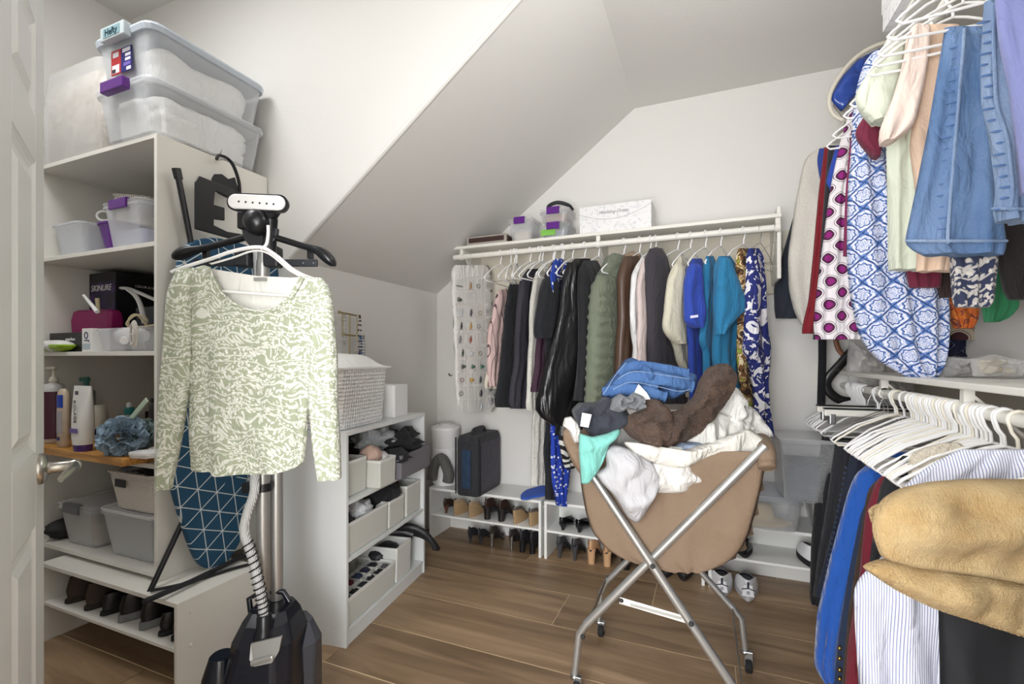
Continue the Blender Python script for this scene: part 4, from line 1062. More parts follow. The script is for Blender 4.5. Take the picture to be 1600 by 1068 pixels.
b2 = fab_bin('pale grey fabric bin with blush cups, second on the top cubby level', .285, -.03, CS[2], .145, .30, .13, M_fab)
b3 = fab_bin('long dark grey fabric bin sticking out of the top cubby level', .545, -.045, CS[2], .33, .34, .12, M_fabd, band=M_fabd)
fab_bin('long pale grey fabric bin at the near end of the middle cubby level', .19, .012, CS[1], .33, .30, .14, M_fab)
fab_bin('small pale grey fabric bin in the centre of the middle cubby level', .445, .012, CS[1], .155, .30, .135, M_fab)
fab_bin('taller grey fabric bin at the far end of the middle cubby level', .622, .012, CS[1], .155, .30, .165, M_fab)
b7 = fab_bin('divided fabric bin with rolled socks on the bottom cubby level', .225, .010, CS[0], .40, .30, .12, M_fab)
for i in range(3):
    MB().box(-.195, .195, -.078+.076*i-.002, -.074+.076*i, .006, .108).build('divider', M_lin, b7, 0)
for i in range(5):
    MB().box(-.131+.066*i-.002, -.131+.066*i+.002, -.146, .146, .006, .106).build('divider', M_lin, b7, 0)
b8 = fab_bin('white plain bin beside the divided bin on the bottom cubby level', .51, .008, CS[0], .155, .32, .175, mat('#dcddda', .5))
MB().prism([(-.02, .12), (.02, .12), (0, .105)], lambda a, b, k: (.0785+k, a-.1, b), .0008).build('hang_slot', M_dark, b8, 0)
def clump(name, label, cat, x, y, z, sx, sy, sz, m, seed=1, amp=.25, f=2.3, n=12):
    p = cw(x, y, z); o = disp_lump(name, m, (p.x, p.y, p.z+sz*.75), sx, sy, sz, None, seed, amp, f, n)
    return tag(o, label, cat)
# socks rolled in the compartments
kinds = [('#1a1a20', 'black'), ('#23253a', 'navy'), ('#4d4d52', 'charcoal'), ('#5b1f26', 'dark red'), ('#2f3a55', 'blue'), ('#c9c6c2', 'light grey')]
k = 0
for i in range(6):
    for j in range(4):
        if i >= 4 and j >= 2: continue
        c_, nm = kinds[(0, 0, 1, 2, 0, 1, 5, 2, 0, 3, 1, 0, 0, 4, 2, 0, 0, 1, 5, 0, 2, 0, 4, 1)[(i*4+j) % 24]]
        p = cw(.225-.164+.066*i, .01+.036+.076*j+(.0), CS[0]+.052)
        o = disp_lump('rolled_socks', cloth(c_, .4, 200), (p.x, p.y, p.z+.028), .027, .031, .034, None, i*4+j, .22, 3, 8)
        tag(o, 'rolled %s socks in divided bin, %s from near end, %s row from front' % (nm, ('first', 'second', 'third', 'fourth', 'fifth', 'sixth')[i], ('first', 'second', 'third', 'fourth')[j]), 'socks', 'rolled socks in the divided bin'); k += 1
def beads(name, lab, col, c, seed):
    random.seed(seed); o = disp_lump(name, cloth(col, .8, 120), c, .075, .06, .05, None, seed, .45, 3.4, 14); return tag(o, lab, 'cloth')
p = cw(.16, .20, .20); beads('printed_scarf', 'dark red and black patterned bundle at the back of the divided bin', '#3e1a22', (p.x, p.y, p.z+.035), 5)
p = cw(.07, .19, .19); beads('navy_bundle', 'navy bundle at the near back of the divided bin', '#20243c', (p.x, p.y, p.z+.02), 8)
clump('black_pouch', 'black oval pouch lying in the white plain bin', 'pouch', .50, .12, CS[0]+.10, .06, .10, .035, M_dark, 3, .1)
M_glove = mat('#1d1e22', .42, bump=.3, bs=60)
gl = thing('leather_glove', 'black leather glove hanging over the far edge of the bottom cubby level', 'glove', cw(.66, .0, CS[0]+.02))
k = MB()
g0 = cw(.62, .16, CS[0]+.19)
for i in range(4):
    P = [g0+Vector((.012*i, .01*i, 0)), cw(.63+.012*i, .05, CS[0]+.215-.012*i), cw(.655+.014*i, -.03, CS[0]+.185-.014*i), cw(.672+.014*i, -.075, CS[0]+.13-.012*i), cw(.677+.016*i, -.088, CS[0]+.085-.006*i)]
    k = MB().tube(bez(P, 5), [.02]*4+[.021]*4+[.019]*4+[.017]*4+[.014]*4+[.008], 10, flat=.85); k.build('finger', M_glove, gl, 0, True)
MB().tube(bez([cw(.60, .2, CS[0]+.175), cw(.64, .10, CS[0]+.185), cw(.66, .03, CS[0]+.165)], 5), .032, 10, flat=1.1).build('cuff', M_glove, gl, 0, True)
# clothes in the bins
clump('blush_bra_cup', 'blush pink padded cup in the second bin of the top cubby level', 'bra', .275, .06, CS[2]+.10, .055, .05, .05, cloth('#c9ab9c', .15), 2, .1)
clump('blush_bra', 'pale taupe folded cup at the back of the near top bin', 'bra', .16, .17, CS[2]+.09, .06, .06, .06, cloth('#b9a698', .15), 7, .15)
clump('white_cup', 'white padded cup edge in the second bin of the top cubby level', 'bra', .325, .03, CS[2]+.10, .035, .04, .028, cloth('#d7d5d6', .15), 4, .12)
clump('lace_top', 'dark brown and black lace underwear behind the blush cups', 'underwear', .36, .18, CS[2]+.10, .09, .06, .045, cloth('#2a2422', .6, 120), 6, .3)
o = disp_lump('grey_shirt', cloth('#a9adb0', .2), tuple(cw(.44, .13, CS[2]+.185)), .075, .13, .065, None, 12, .4, 2.2, 16); tag(o, 'light grey top heaped on the long dark grey bin', 'top')
o = disp_lump('black_leggings', cloth('#17181c', .3), tuple(cw(.565, .06, CS[2]+.155)), .08, .13, .065, None, 15, .45, 2.4, 16); tag(o, 'black leggings heaped on the long dark grey bin', 'leggings')
o = disp_lump('black_leggings', cloth('#1b1c20', .3), tuple(cw(.42, .0, CS[2]+.115)), .07, .045, .03, None, 19, .4, 2.4, 12); tag(o, 'black cloth hanging at the near corner of the long dark grey bin', 'cloth')
for x, y, sx, sy, sz, col, nm, lb_, sd in ((.08, .17, .05, .07, .05, '#9aa6ae', 'grey_blue_socks', 'grey-blue rolled cloth at the near end of the long middle bin', 1), (.19, .10, .07, .08, .05, '#cfd1d4', 'white_shirt', 'white and grey print cloth in the long middle bin', 2), (.23, .2, .1, .07, .075, '#a7b1b8', 'pale_blue_top', 'pale blue grey top behind the white cloth in the long middle bin', 3), (.06, .07, .035, .05, .035, '#1b1b20', 'black_sock', 'black sock between pale cloths in the long middle bin', 4), (.03, .06, .02, .05, .03, '#d9dbdc', 'white_sock', 'white sock at the near corner of the long middle bin', 5)):
    tag(disp_lump(nm, cloth(col, .35, 160), tuple(cw(x+.03, y, CS[1]+.105+sz*.55)), sx, sy, sz, None, sd, .3, 2.6, 13), lb_, 'clothes')
clump('black_underwear', 'black underwear piled high in the small centre bin of the middle cubby level', 'underwear', .43, .10, CS[1]+.10, .08, .12, .075, cloth('#15161b', .4, 160), 9, .35)
# on top of the cubby: white lidded hamper box, cube, jewellery stand
wh = thing('woven_box', 'white woven plastic storage box with humped lid on top of the cubby', 'box', cw(.195, .17, CH+.0006), CR)
MB().rr([(0, .170, .122, .03), (.006, .178, .128, .03), (.262, .196, .142, .035)], n=6).build('body', M_hamper, wh)
lidr = MB(); rings = []
for k in range(17):
    x = -.205+.41*k/16; q = 1-abs(x/.205)**2; hz = .268+.058*max(0, q)**1.3
    rings.append([(x, -.150, .258), (x, -.150, .268), (x, -.10, hz-.002), (x, 0, hz+.004), (x, .10, hz-.002), (x, .150, .268), (x, .150, .258)])
lidr.loft(rings, True, True, False); lidr.build('lid', mat('#f0f0ee', .4), wh, .003)
MB().rr([(0, .055, .010, .009), (.003, .055, .010, .009)], (.0, -.126, .2745)).build('lid_handle_slot', mat('#a9acad', .6), wh)
cu = thing('white_box', 'plain white cube box beside the woven box on top of the cubby', 'box', cw(.575, .16, CH+.0006), CR+.02)
MB().rr([(0, .078, .10, .012), (.165, .078, .10, .012)]).build('body', mat('#f2f2f1', .4), cu, .003)
MB().rr([(.165, .06, .075, .02), (.1665, .06, .075, .02)]).build('top_inlay', mat('#e3e3e3', .4), cu)
js = thing('jewelry_stand', 'brass T-bar necklace stand behind the white woven box', 'jewelry stand', cw(.50, .325, CH+.0006), CR)
M_brass = mat('#b7a47c', .35, .9)
MB().lathe([(.055, 0), (.055, .006), (.01, .012), (.005, .016)], (0, 0, 0), 20).build('base', M_brass, js)
for u, v0, v1 in ((574, 492, 0), (592, 492, 0), (612, 496, 0)):
    x = (u-592)*.0035
    MB().tube([(x, 0, .0 if u == 592 else .42), (x, 0, .54)], .0035, 8).build('post', M_brass, js)
MB().tube([(-.09, 0, .545), (.09, 0, .54)], .005, 10).build('bar', M_brass, js)
MB().tube([(-.05, 0, .43), (.13, 0, .43)], .005, 10).build('bar', M_brass, js)
MB().tube([(-.05, 0, .30), (.17, 0, .30), (.185, 0, .29), (.18, 0, .27)], .005, 10).build('bar', M_brass, js)
for c_ in ((-.09, 0, .545), (.09, 0, .54), (.13, 0, .43), (.17, 0, .30)): MB().ball(c_, .009, 8).build('finial', M_brass, js)
for i, (x, z0, L_, col, nm, gl_) in enumerate(((-.06, .54, .16, '#a9a79f', 'silver chain necklace at the left of the brass stand', .2), (.06, .54, .20, '#c9c6c4', 'pearl necklace on the top bar of the brass stand', .3), (.078, .54, .22, '#4a2c26', 'dark brown bead necklace on the top bar of the brass stand', .4), (.05, .43, .13, '#cfc3a2', 'gold bead necklace on the middle bar of the brass stand', .3), (.085, .43, .12, '#2a5f96', 'blue glass bead necklace on the middle bar of the brass stand', .15), (.115, .43, .12, '#8a8f9a', 'crystal bead necklace on the middle bar of the brass stand', .15), (.155, .30, .20, '#6c6a66', 'long thin chain hanging from the lowest bar of the brass stand', .3))):
    nk = thing('necklace', nm, 'necklace', Vector(js.location), CR)
    b = MB(); nb_ = 22
    for q in range(nb_):
        a = 2*PI*q/nb_; b.ball((x+.011*math.cos(a), -.010, z0-L_/2+L_/2*math.sin(a)), .0052 if i in (2, 4) else .0042, 4)
    o = b.build('bead_string', mat(col, gl_), nk, 0); o['kind'] = 'stuff'
# ================================================================ BEHIND THE CUBBY
p = at(697, 690, Y=2.84)
cn = thing('white_canister', 'white round appliance with lid standing on the shoe rack behind the cubby', 'appliance', (p.x, 2.835, .346))
MB().lathe([(.085, 0), (.09, .01), (.09, .235), (.092, .24), (.092, .246)], (0, 0, 0), 28).build('lower_drum', M_plas, cn)
MB().lathe([(.088, .246), (.092, .25), (.096, .36), (.099, .37), (.099, .385), (.09, .392), (.07, .39), (.06, .4), (.055, .402)], (0, 0, 0), 28).build('upper_drum', M_plas, cn)
MB().lathe([(.045, .402), (.045, .412), (.03, .412)], (0, 0, 0), 20).build('top_knob', mat('#d5d5d3', .4), cn)
MB().rr([(0, .028, .006, .006), (.03, .03, .006, .006)], (-.03, -.087, .16)).build('handle', mat('#d5d5d3', .4), cn)
M_ny = cloth('#2b2b30', .3, 300); 
p = at(741, 690, Y=2.82)
sc_ = thing('suitcase', 'dark grey soft suitcase with blue side handle upright on the white shoe rack', 'suitcase', (-1.385, 2.775, .346), .0)
MB().rr([(0, .075, .165, .03), (.01, .082, .17, .035), (.34, .082, .17, .035), (.37, .072, .16, .03)], n=6).build('case', M_ny, sc_, .004)
MB().box(.0825, .087, -.14, .14, .03, .33).build('front_pocket', cloth('#3d3a44', .3, 300), sc_, .004)
MB().tube([(-.082, -.165, .01), (-.082, -.165, .36)], .005, 8).build('piping', M_rub, sc_); MB().tube([(.082, -.165, .01), (.082, -.165, .36)], .005, 8).build('piping', M_rub, sc_)
MB().box(-.03, .03, -.185, -.172, .05, .29).build('side_handle', cloth('#1f3650', .3, 200), sc_, .005)
MB().tube(bez([(0, -.10, .37), (0, -.07, .40), (0, .05, .40), (0, .08, .37)], 6), .013, 10).build('top_handle', M_ny, sc_)
p = at(688, 755, Y=2.72)
npw = thing('neck_pillow', 'quilted grey neck cushion standing behind the cubby beside the canister', 'cushion', (p.x-.01, 2.715, .346))
MB().tube(bez([(-.05, 0, .05), (-.03, 0, .15), (.02, .0, .195), (.055, 0, .15), (.075, 0, .09), (.07, 0, .045)], 5), [.034]*20+[.036]*6, 14).build('tube_cushion', cloth('#5d5c58', .5, 40), npw)
# ---- shoes at the back wall
TAN = cloth('#8f6d4c', .2); BRN = mat('#33241c', .45); PBL = mat('#101013', .18); GRY = mat('#3f4043', .45); TN2 = mat('#c79f79', .45)
def rope():
    t = NT('rope_sole'); x, y_, z = t.sep(); s = t.math('SINE', t.math('MULTIPLY', z, 900)); t.bump(s, .7, .003)
    return t.fin(t.mix(t.math('MULTIPLY_ADD', s, .3, .4), lin('#b08e66'), lin('#d7bb92')), .7)
ROPE = rope()
Z1 = .1725
def bshoe(u, z, kind, mu, ms, lb_, heel, L=.23, W=.078, y0=2.712, rz=0, mlin=None, nm='shoe'):
    p = at(u, 700, Y=y0); shoe(lb_, (p.x, y0, z), rz, kind, mu, ms, L, W, mlin, None, heel, nm)
bshoe(693, Z1, 'pump', BRN, mat('#5b3a28', .4), 'brown heeled shoe at the far left of the white rack shelf', .05, W=.07, nm='heeled_shoe')
bshoe(710, Z1, 'wedge', cloth('#a58d71', .2), ROPE, 'tan rope wedge sandal, first from the left on the white rack shelf', .07, nm='wedge_sandal')
bshoe(733, Z1, 'wedge', cloth('#a58d71', .2), ROPE, 'tan rope wedge sandal with crossed straps, second from the left on the white rack shelf', .07, nm='wedge_sandal')
bshoe(758, Z1, 'mule', BRN, mat('#1d1a1c', .4), 'brown block heel clog, left one in the middle of the white rack shelf', .07, nm='clog')
bshoe(780, Z1, 'mule', BRN, mat('#1d1a1c', .4), 'brown block heel clog, right one in the middle of the white rack shelf', .07, nm='clog')
bshoe(803, Z1, 'wedge', mat('#5a5350', .6), ROPE, 'grey strapped espadrille wedge, left one at the right of the white rack shelf', .075, nm='wedge_sandal')
bshoe(828, Z1, 'wedge', mat('#5a5350', .6), ROPE, 'grey strapped espadrille wedge, right one at the right of the white rack shelf', .075, nm='wedge_sandal')
Z0 = .001
bshoe(731, Z0, 'pump', M_dark, M_dark, 'black stiletto on the floor under the white rack, leftmost of its row', .055, W=.06, nm='heeled_shoe')
bshoe(747, Z0, 'pump', M_dark, M_dark, 'black stiletto on the floor under the white rack, second of its row', .055, W=.06, nm='heeled_shoe')
bshoe(765, Z0, 'pump', mat('#3b3634', .3), M_chrome, 'dark shoe with silver stiletto heel, left one under the white rack', .085, W=.062, nm='heeled_shoe')
bshoe(796, Z0, 'pump', mat('#3b3634', .3), M_chrome, 'dark shoe with silver stiletto heel, right one under the white rack', .085, W=.062, nm='heeled_shoe')
bshoe(813, Z0, 'mule', M_dark, M_black, 'black block heel sandal, left one beside the rack post', .07, W=.066, nm='heeled_shoe')
bshoe(829, Z0, 'mule', M_dark, M_black, 'black block heel sandal, right one beside the rack post', .07, W=.066, nm='heeled_shoe')
bshoe(877, Z1, 'pump', PBL, PBL, 'shiny black pump, left one on the shelf behind the laundry cart', .03, W=.085, nm='pump')
bshoe(903, Z1, 'pump', PBL, PBL, 'shiny black pump, right one on the shelf behind the laundry cart', .03, W=.085, nm='pump')
bshoe(931, Z1, 'pump', PBL, PBL, 'shiny black pump half hidden behind the tan laundry bag', .03, W=.085, nm='pump')
bshoe(872, Z0, 'pump', GRY, GRY, 'charcoal high heel, left one on the floor behind the laundry cart', .085, W=.075, nm='heeled_shoe')
bshoe(896, Z0, 'pump', GRY, GRY, 'charcoal high heel, right one on the floor behind the laundry cart', .085, W=.075, nm='heeled_shoe')
bshoe(922, Z0, 'mule', TN2, TN2, 'tan leather block heel, left one on the floor behind the laundry cart', .075, W=.075, nm='heeled_shoe')
bshoe(947, Z0, 'mule', TN2, TN2, 'tan leather block heel, right one on the floor behind the laundry cart', .075, W=.075, nm='heeled_shoe')
bshoe(976, Z0, 'mule', GRY, M_black, 'dark grey heel with ankle strap, left one seen through the cart frame', .05, W=.08, nm='heeled_shoe')
bshoe(1001, Z0, 'mule', GRY, M_black, 'dark grey heel, right one seen through the cart frame', .05, W=.08, nm='heeled_shoe')
bshoe(1040, Z0, 'loafer', mat('#3a3838', .5), M_rub, 'dark grey loafer with tassel, left one under the laundry bag', 0, W=.085, nm='loafer')
bshoe(1068, Z0, 'loafer', mat('#3a3838', .5), M_rub, 'dark grey loafer with tassel, right one under the laundry bag', 0, W=.085, nm='loafer')
M_trn = mat('#e6e7ea', .5)
for u, s_ in ((1128, 'left'), (1169, 'right')):
    p = at(u, 900, Y=2.60); s = shoe('white running shoe with navy heel, %s one on the floor under the clear bins' % s_, (p.x, 2.60, .001), 0, 'sneaker', M_trn, mat('#b9babd', .6), .27, .105, mat('#272b3d', .7), None, 0, 'running_shoe')
    MB().rr([(.03, .028, .003, .01), (.085, .02, .003, .01)], (0, -.001, 0)).build('heel_tab', M_trn, s, .001)
    MB().tube([(-.03, -.004, .062), (0, -.0055, .07), (.03, -.004, .062)], .0025, 6).build('navy_trim', mat('#20253a', .5), s)
    MB().box(-.007, .007, -.0062, -.0035, .04, .056).build('heel_badge', mat('#9a9ca6', .5), s, .002)
    MB().box(-.005, .005, -.0045, -.002, .07, .10).build('pull_tab', mat('#20253a', .5), s, .001)
bshoe(1164, Z1, 'loafer', PBL, M_rub, 'black slip-on shoe on the shelf under the clear hat bin', 0, W=.085, nm='slip_on_shoe')
bshoe(1268, Z1, 'sneaker', M_trn, M_rub, 'white shoe at the far right of the shelf beside the hanging trousers', 0, W=.085, nm='sneaker')
ins = MB()
pts = [at(u, v, Z=.347) for u, v in ((813, 776), (822, 768), (834, 765), (850, 760), (862, 762), (862, 772), (846, 777), (833, 779), (822, 782), (814, 781))]
pts = smooth_loop(pts, 2)
for k_, (z_, mi_) in enumerate(((.0, 0), (.006, 1))):
    ins.loft([[(p.x, p.y, .3462+z_) for p in pts], [(p.x, p.y, .3462+z_+.006+.004*k_) for p in pts]], True, True, False, mi_)
o = ins.build('shoe_insole', [mat('#8f9096', .7), cloth('#1f57c4', .3)], None); tag(o, 'blue and grey shoe insole lying on the white shoe rack top', 'insole')
# ---- bins at the right of the back wall
hb_ = thing('storage_bin', 'flat clear bin with straw hat and grey cloth on the right shoe rack', 'storage bin', (.19, 2.80, .346), 0)
tub(MB(), .46, .30, .15, .003, .92, .04, .008).build('body', M_clear, hb_)
MB().rr([(.15, .238, .158, .05), (.168, .242, .162, .05), (.175, .236, .156, .05), (.172, .21, .13, .04)]).build('lid', clearmat('pale_blue_lid', '#d6dbe4', .35), hb_)
hat = MB(); N_ = 30
hat.lathe([(.02, .13), (.07, .128), (.085, .10), (.09, .05), (.13, .04), (.20, .02)], (0, 0, 0), N_)
ho = hat.build('straw_hat', mat('#cdb88f', .8, bump=.5, bs=90), None); ho.location = (.235, 2.80, .352); ho.scale = (.9, .62, .8); tag(ho, 'straw sun hat inside the flat clear bin', 'hat')
tag(disp_lump('grey_cloth', cloth('#5f6a73', .3), (.085, 2.745, .41), .10, .06, .04, None, 3, .2), 'grey-blue cloth inside the flat clear bin beside the straw hat', 'cloth')
storage_bin('clear bin with dark blue contents and curved lid at the back right corner', (.44, 2.72, .5245), .28, .34, .30, .05, True, None, (.62, mat('#333b4d', .6)), lidmat=clearmat('thick_lid', '#d8dbdd', .5, .15))
storage_bin('lower clear bin supporting the blue one at the back right corner', (.60, 2.80, .346), .30, .28, .178, .0, True, None, (.6, mat('#8a8278', .6)))
# ================================================================ ON THE BACK WALL SHELF
zs = 1.9225
p = at(750, 385, Y=2.80)
bf = thing('wooden_tray_box', 'flat dark brown framed box at the left end of the back wall shelf', 'box', (-1.30, 2.80, zs), 0)
MB().box(-.13, .145, -.115, .11, 0, .052).build('box', mat('#a8a198', .5), bf, .002)
MB().box(-.115, .13, -.1165, -.115, .012, .042).build('front_inset', mat('#3b2622', .5), bf, 0)
MB().box(-.12, .135, -.105, .10, .052, .056).build('top_inset', mat('#4a2f29', .4), bf, 0)
MB().box(.145, .1465, -.10, .095, .008, .044).build('side_inset', mat('#3b2622', .5), bf, 0)
storage_bin('small clear bin with purple latch and beige cloth on the back wall shelf', (at(817, 370, Y=2.75).x, 2.79, zs), .17, .20, .14, 0, True, M_purple, (.55, mat('#cfc6bb', .7)))
x_ = at(868, 360, Y=2.74).x
storage_bin('small clear bin with purple latch and green card, lower of the two stacked ones', (x_, 2.79, zs), .19, .20, .085, 0, True, M_purple, (.7, mat('#8b929a', .6)))
storage_bin('small clear bin with purple latch and rosy cloth, upper of the two stacked ones', (x_, 2.79, zs+.0855), .19, .20, .09, 0, True, M_purple, (.8, mat('#a58c84', .6)))
o = MB().box(-.045, .045, -.0015, .0015, 0, .035).build('green_card', mat('#7fbf4f', .5), None); o.location = (x_-.035, 2.79-.0865, zs+.016); tag(o, 'small green card inside the lower stacked clear bin', 'card')
o = MB().tube(bez([(-.06, -.02, .0), (-.055, -.03, .025), (.0, -.03, .04), (.06, .0, .025), (.08, .03, .0)], 6), .011, 8, flat=.5).build('headband', M_blackm, None); o.location = (x_+.01, 2.80, zs+.181); tag(o, 'black padded headband lying on the stacked clear bins', 'headband')
wx0, wx1 = at(906, 340, Y=2.70).x, at(1018, 340, Y=2.70).x
wd_ = thing('keepsake_box', 'white floral keepsake box with curved flap line on the back wall shelf', 'box', ((wx0+wx1)/2, 2.80, zs), -.01)
def floral():
    t = NT('white_floral'); n = t.noise(24, detail=3, dist=1.5); v = t.vor(60, 'DISTANCE_TO_EDGE')
    m = t.math('MULTIPLY', t.ramp(n, [(.5, 0.0), (.6, 1.0)]), t.ramp(v, [(.02, 1.0), (.12, .2)]))
    return t.fin(t.mix(m, lin('#e9e8e8'), lin('#c9cbd0')), .5)
M_flo = floral(); hw = (wx1-wx0)/2
MB().box(-hw, hw, -.10, .12, 0, .155).build('carton', M_flo, wd_, .001)
fl_ = [(-hw*.995, .105)]+[(-hw+2*hw*q/16, .078+.058*abs(q/16*2-1.0)**2+(.01 if q > 8 else 0)) for q in range(0, 17)]
MB().tube([(x, -.1005, z) for x, z in [(-hw+2*hw*q/20, .072+.052*(q/20*2-.9)**2) for q in range(21)]], .0009, 6).build('flap_edge', mat('#8e8d8b', .6), wd_)
t_ = text('Wedding Dress', .026, mat('#77787c', .5), (wd_.location.x-.01, 2.80-.1003, zs+.112), (1, 0, 0), (0, 0, 1), wd_, shear=.45)
# ================================================================ PRINTED CLOTHS
def two_d(t, ax, sc, sc2):
    x, y_, z = t.sep(); h = x if ax == 'x' else (y_ if ax == 'y' else t.math('ADD', x, y_))
    return t.math('MULTIPLY', h, sc), t.math('MULTIPLY', z, sc2)
def diamonds(name, base, line, c1, c2, sc=14, sz=9, ax='x'):
    t = NT(name); a, b = two_d(t, ax, sc, sz)
    wob = t.math('MULTIPLY', t.noise(6, detail=1), .35); a = t.math('ADD', a, wob)
    p = t.math('ABSOLUTE', t.math('SUBTRACT', t.math('FRACT', t.math('ADD', a, b)), .5)); q = t.math('ABSOLUTE', t.math('SUBTRACT', t.math('FRACT', t.math('SUBTRACT', a, b)), .5))
    r = t.math('SQRT', t.math('ADD', t.math('POWER', p, 2.6), t.math('POWER', q, 2.6)))
    r = t.math('POWER', r, .9)
    c = t.ramp(r, [(0, c1), (.10, c1), (.14, c2), (.235, c2), (.24, base), (.30, line), (.33, base), (1, base)], True)
    wrinkle(t, 320, 1, .45)
    return t.fin(c, .85)
def tiles(name, base, dark, mid, sc=16):
    t = NT(name); a, b = two_d(t, 'x', sc, sc)
    p = t.math('SUBTRACT', t.math('FRACT', t.math('ADD', a, b)), .5); q = t.math('SUBTRACT', t.math('FRACT', t.math('SUBTRACT', a, b)), .5)
    ap = t.math('ABSOLUTE', p); aq = t.math('ABSOLUTE', q); mx = t.math('MAXIMUM', ap, aq)
    r = t.math('SQRT', t.math('ADD', t.math('POWER', p, 2), t.math('POWER', q, 2)))
    ang = t.math('ARCTAN2', p, q); pet = t.math('MULTIPLY_ADD', t.math('SINE', t.math('MULTIPLY', ang, 8)), .035, r)
    c = t.ramp(pet, [(0, base), (.07, mid), (.10, base), (.19, mid), (.215, base), (.30, dark), (.35, mid), (.38, base), (.52, mid)], True)
    ln = t.math('GREATER_THAN', mx, .455)
    nz = t.noise(120, detail=1)
    c = t.mix(ln, c, lin(dark)); c = t.mix(t.math('MULTIPLY', t.math('GREATER_THAN', nz, .56), .5), c, lin(mid))
    wrinkle(t, 320, 1, .45)
    return t.fin(c, .85)
def splotch(name, stops, sc=12, dist=1.4, detail=2, rough=.85):
    t = NT(name); n = t.noise(sc, detail=detail, dist=dist); wrinkle(t, 320, 1, .45)
    return t.fin(t.ramp(n, stops, True), rough)
def stripes(name, a, b, f, w=.5, ax='x', wob=0):
    t = NT(name); x, y_, z = t.sep(); h = {'x': x, 'y': y_, 'z': z, 'h': t.math('ADD', x, y_)}[ax]
    if wob: h = t.math('ADD', h, t.math('MULTIPLY', t.noise(7, detail=1), wob))
    m = t.math('LESS_THAN', t.math('FRACT', t.math('MULTIPLY', h, f)), w); wrinkle(t, 320, 1, .45)
    return t.fin(t.mix(m, lin(a), lin(b)), .8)
def vor_print(name, base, spot, sc, r=.25, mid=None):
    t = NT(name); v = t.vor(sc); c = t.ramp(v, [(0, mid or spot), (.12, spot), (r, base)], True); wrinkle(t, 320, 1, .45)
    return t.fin(c, .85)
def knit(name, col, f=260):
    t = NT(name); v = t.vor(f); t.bump(v, .9, .004); return t.fin(col, .9)
def denim(name, a, b):
    t = NT(name); n = t.noise(7, t.scale((1, 1, .5)), 4, .6); f = t.noise(500, t.scale((1, 1, .25)), 2)
    c = t.mix(t.math('MULTIPLY', f, .45), t.ramp(n, [(.35, a), (.65, b)]), lin('#2c4a78')); wrinkle(t, 500, 1.3, .5)
    return t.fin(c, .85)
def fur(name, a, b, sc=30):
    t = NT(name); n = t.noise(sc*.35, detail=4, rough=.65); f = t.noise(sc*9, t.scale((1, 1, .45)), 4, .7)
    t.bump(f, .9, .008)
    c = t.mix(t.math('MULTIPLY', f, .5), t.ramp(n, [(.35, a), (.65, b)]), lin(a)); m = t.fin(c, .9); t.b.inputs['Sheen Weight'].default_value = .12
    return m
def leather():
    t = NT('black_leather'); wrinkle(t, 200, .55, .42); return t.fin('#111113', .30)
M_leather = leather()
M_denim = denim('denim_blue', '#54749e', '#7590b6')
M_denim2 = denim('denim_pale', '#7b92b4', '#98acc8')
# ================================================================ HANGERS
def hanger_mesh(r=.0042, wide=.205, drop=.105, wire=False):
    mb = MB()
    hook = [(.020*math.cos(a), 0, .020*math.sin(a)) for a in [math.radians(x) for x in (200, 175, 150, 120, 90, 60, 30, 0, -25)]]
    hook += [(.012, 0, -.030), (.002, 0, -.045), (0, 0, -.070)]
    mb.tube(hook, r, 6)
    tri = [(0, 0, -.070), (-.03, 0, -.078), (-.12, 0, -.118), (-wide+.012, 0, -.07-drop+.004), (-wide, 0, -.07-drop-.008), (-wide+.012, 0, -.07-drop-.020), (wide-.012, 0, -.07-drop-.020), (wide, 0, -.07-drop-.008), (wide-.012, 0, -.07-drop+.004), (.12, 0, -.118), (.03, 0, -.078)]
    mb.tube(tri, r, 6, closed=True)
    return mb
def make_hanger(mtl, wire=False):
    mb = hanger_mesh(.0016 if wire else .0042); me = bpy.data.meshes.new('clothes_hanger'); me.from_pydata(mb.v, [], mb.f); me.polygons.foreach_set('use_smooth', mb.sm); me.materials.append(mtl)
    return me
HM = {'white': make_hanger(M_plas), 'cream': make_hanger(mat('#ebe5d6', .4)), 'wire': make_hanger(M_chrome, True)}
def hanger(label, loc, rz, kind='white', group=None, tilt=0):
    o = bpy.data.objects.new('clothes_hanger', HM[kind]); C.objects.link(o); o.location = loc; o.rotation_euler = (tilt, 0, rz)
    return tag(o, label, 'hanger', group)
# garments on the back rod: plane through A and B, rows of (v, left u, right u)
def garment(name, label, cat, m, rows, A, B, th=.03, nf=3, amp=.008, seed=0, hang=True, quilt=0, extra=None, rodz=None, rodc=None, hk='white', hlabel=None, cols=20):
    vb = max(r[0] for r in rows); pa = at(A[0], vb, Y=A[1])
    o = thing(name, label, cat, (pa.x, pa.y, pa.z))
    cloth_px('body', m, rows, A, B, th, nf, amp, o, seed, cols=cols, quilt=quilt)
    for e_ in (extra or []):
        nm_, mt_, rw_, A_, B_, th_ = e_; cloth_px(nm_, mt_, rw_, A_, B_, th_, 1.5, .005, o, seed+3, cols=14, n=20)
    if hang:
        P, Q = at(A[0], 560, Y=A[1]), at(B[0], 560, Y=B[1])
        if rodc is None:
            f = (RODY-P.y)/(Q.y-P.y) if abs(Q.y-P.y) > 1e-4 else .5
            x = P.x+(Q.x-P.x)*f; rz = math.atan2(Q.y-P.y, Q.x-P.x); loc = (x, RODY, RODZ)
        else: loc = (rodc, A[1], rodz); rz = PI+random.uniform(-.08, .08)
        hanger(hlabel or 'hanger holding the '+label.split(',')[0], loc, rz, hk)
    return o
random.seed(21)
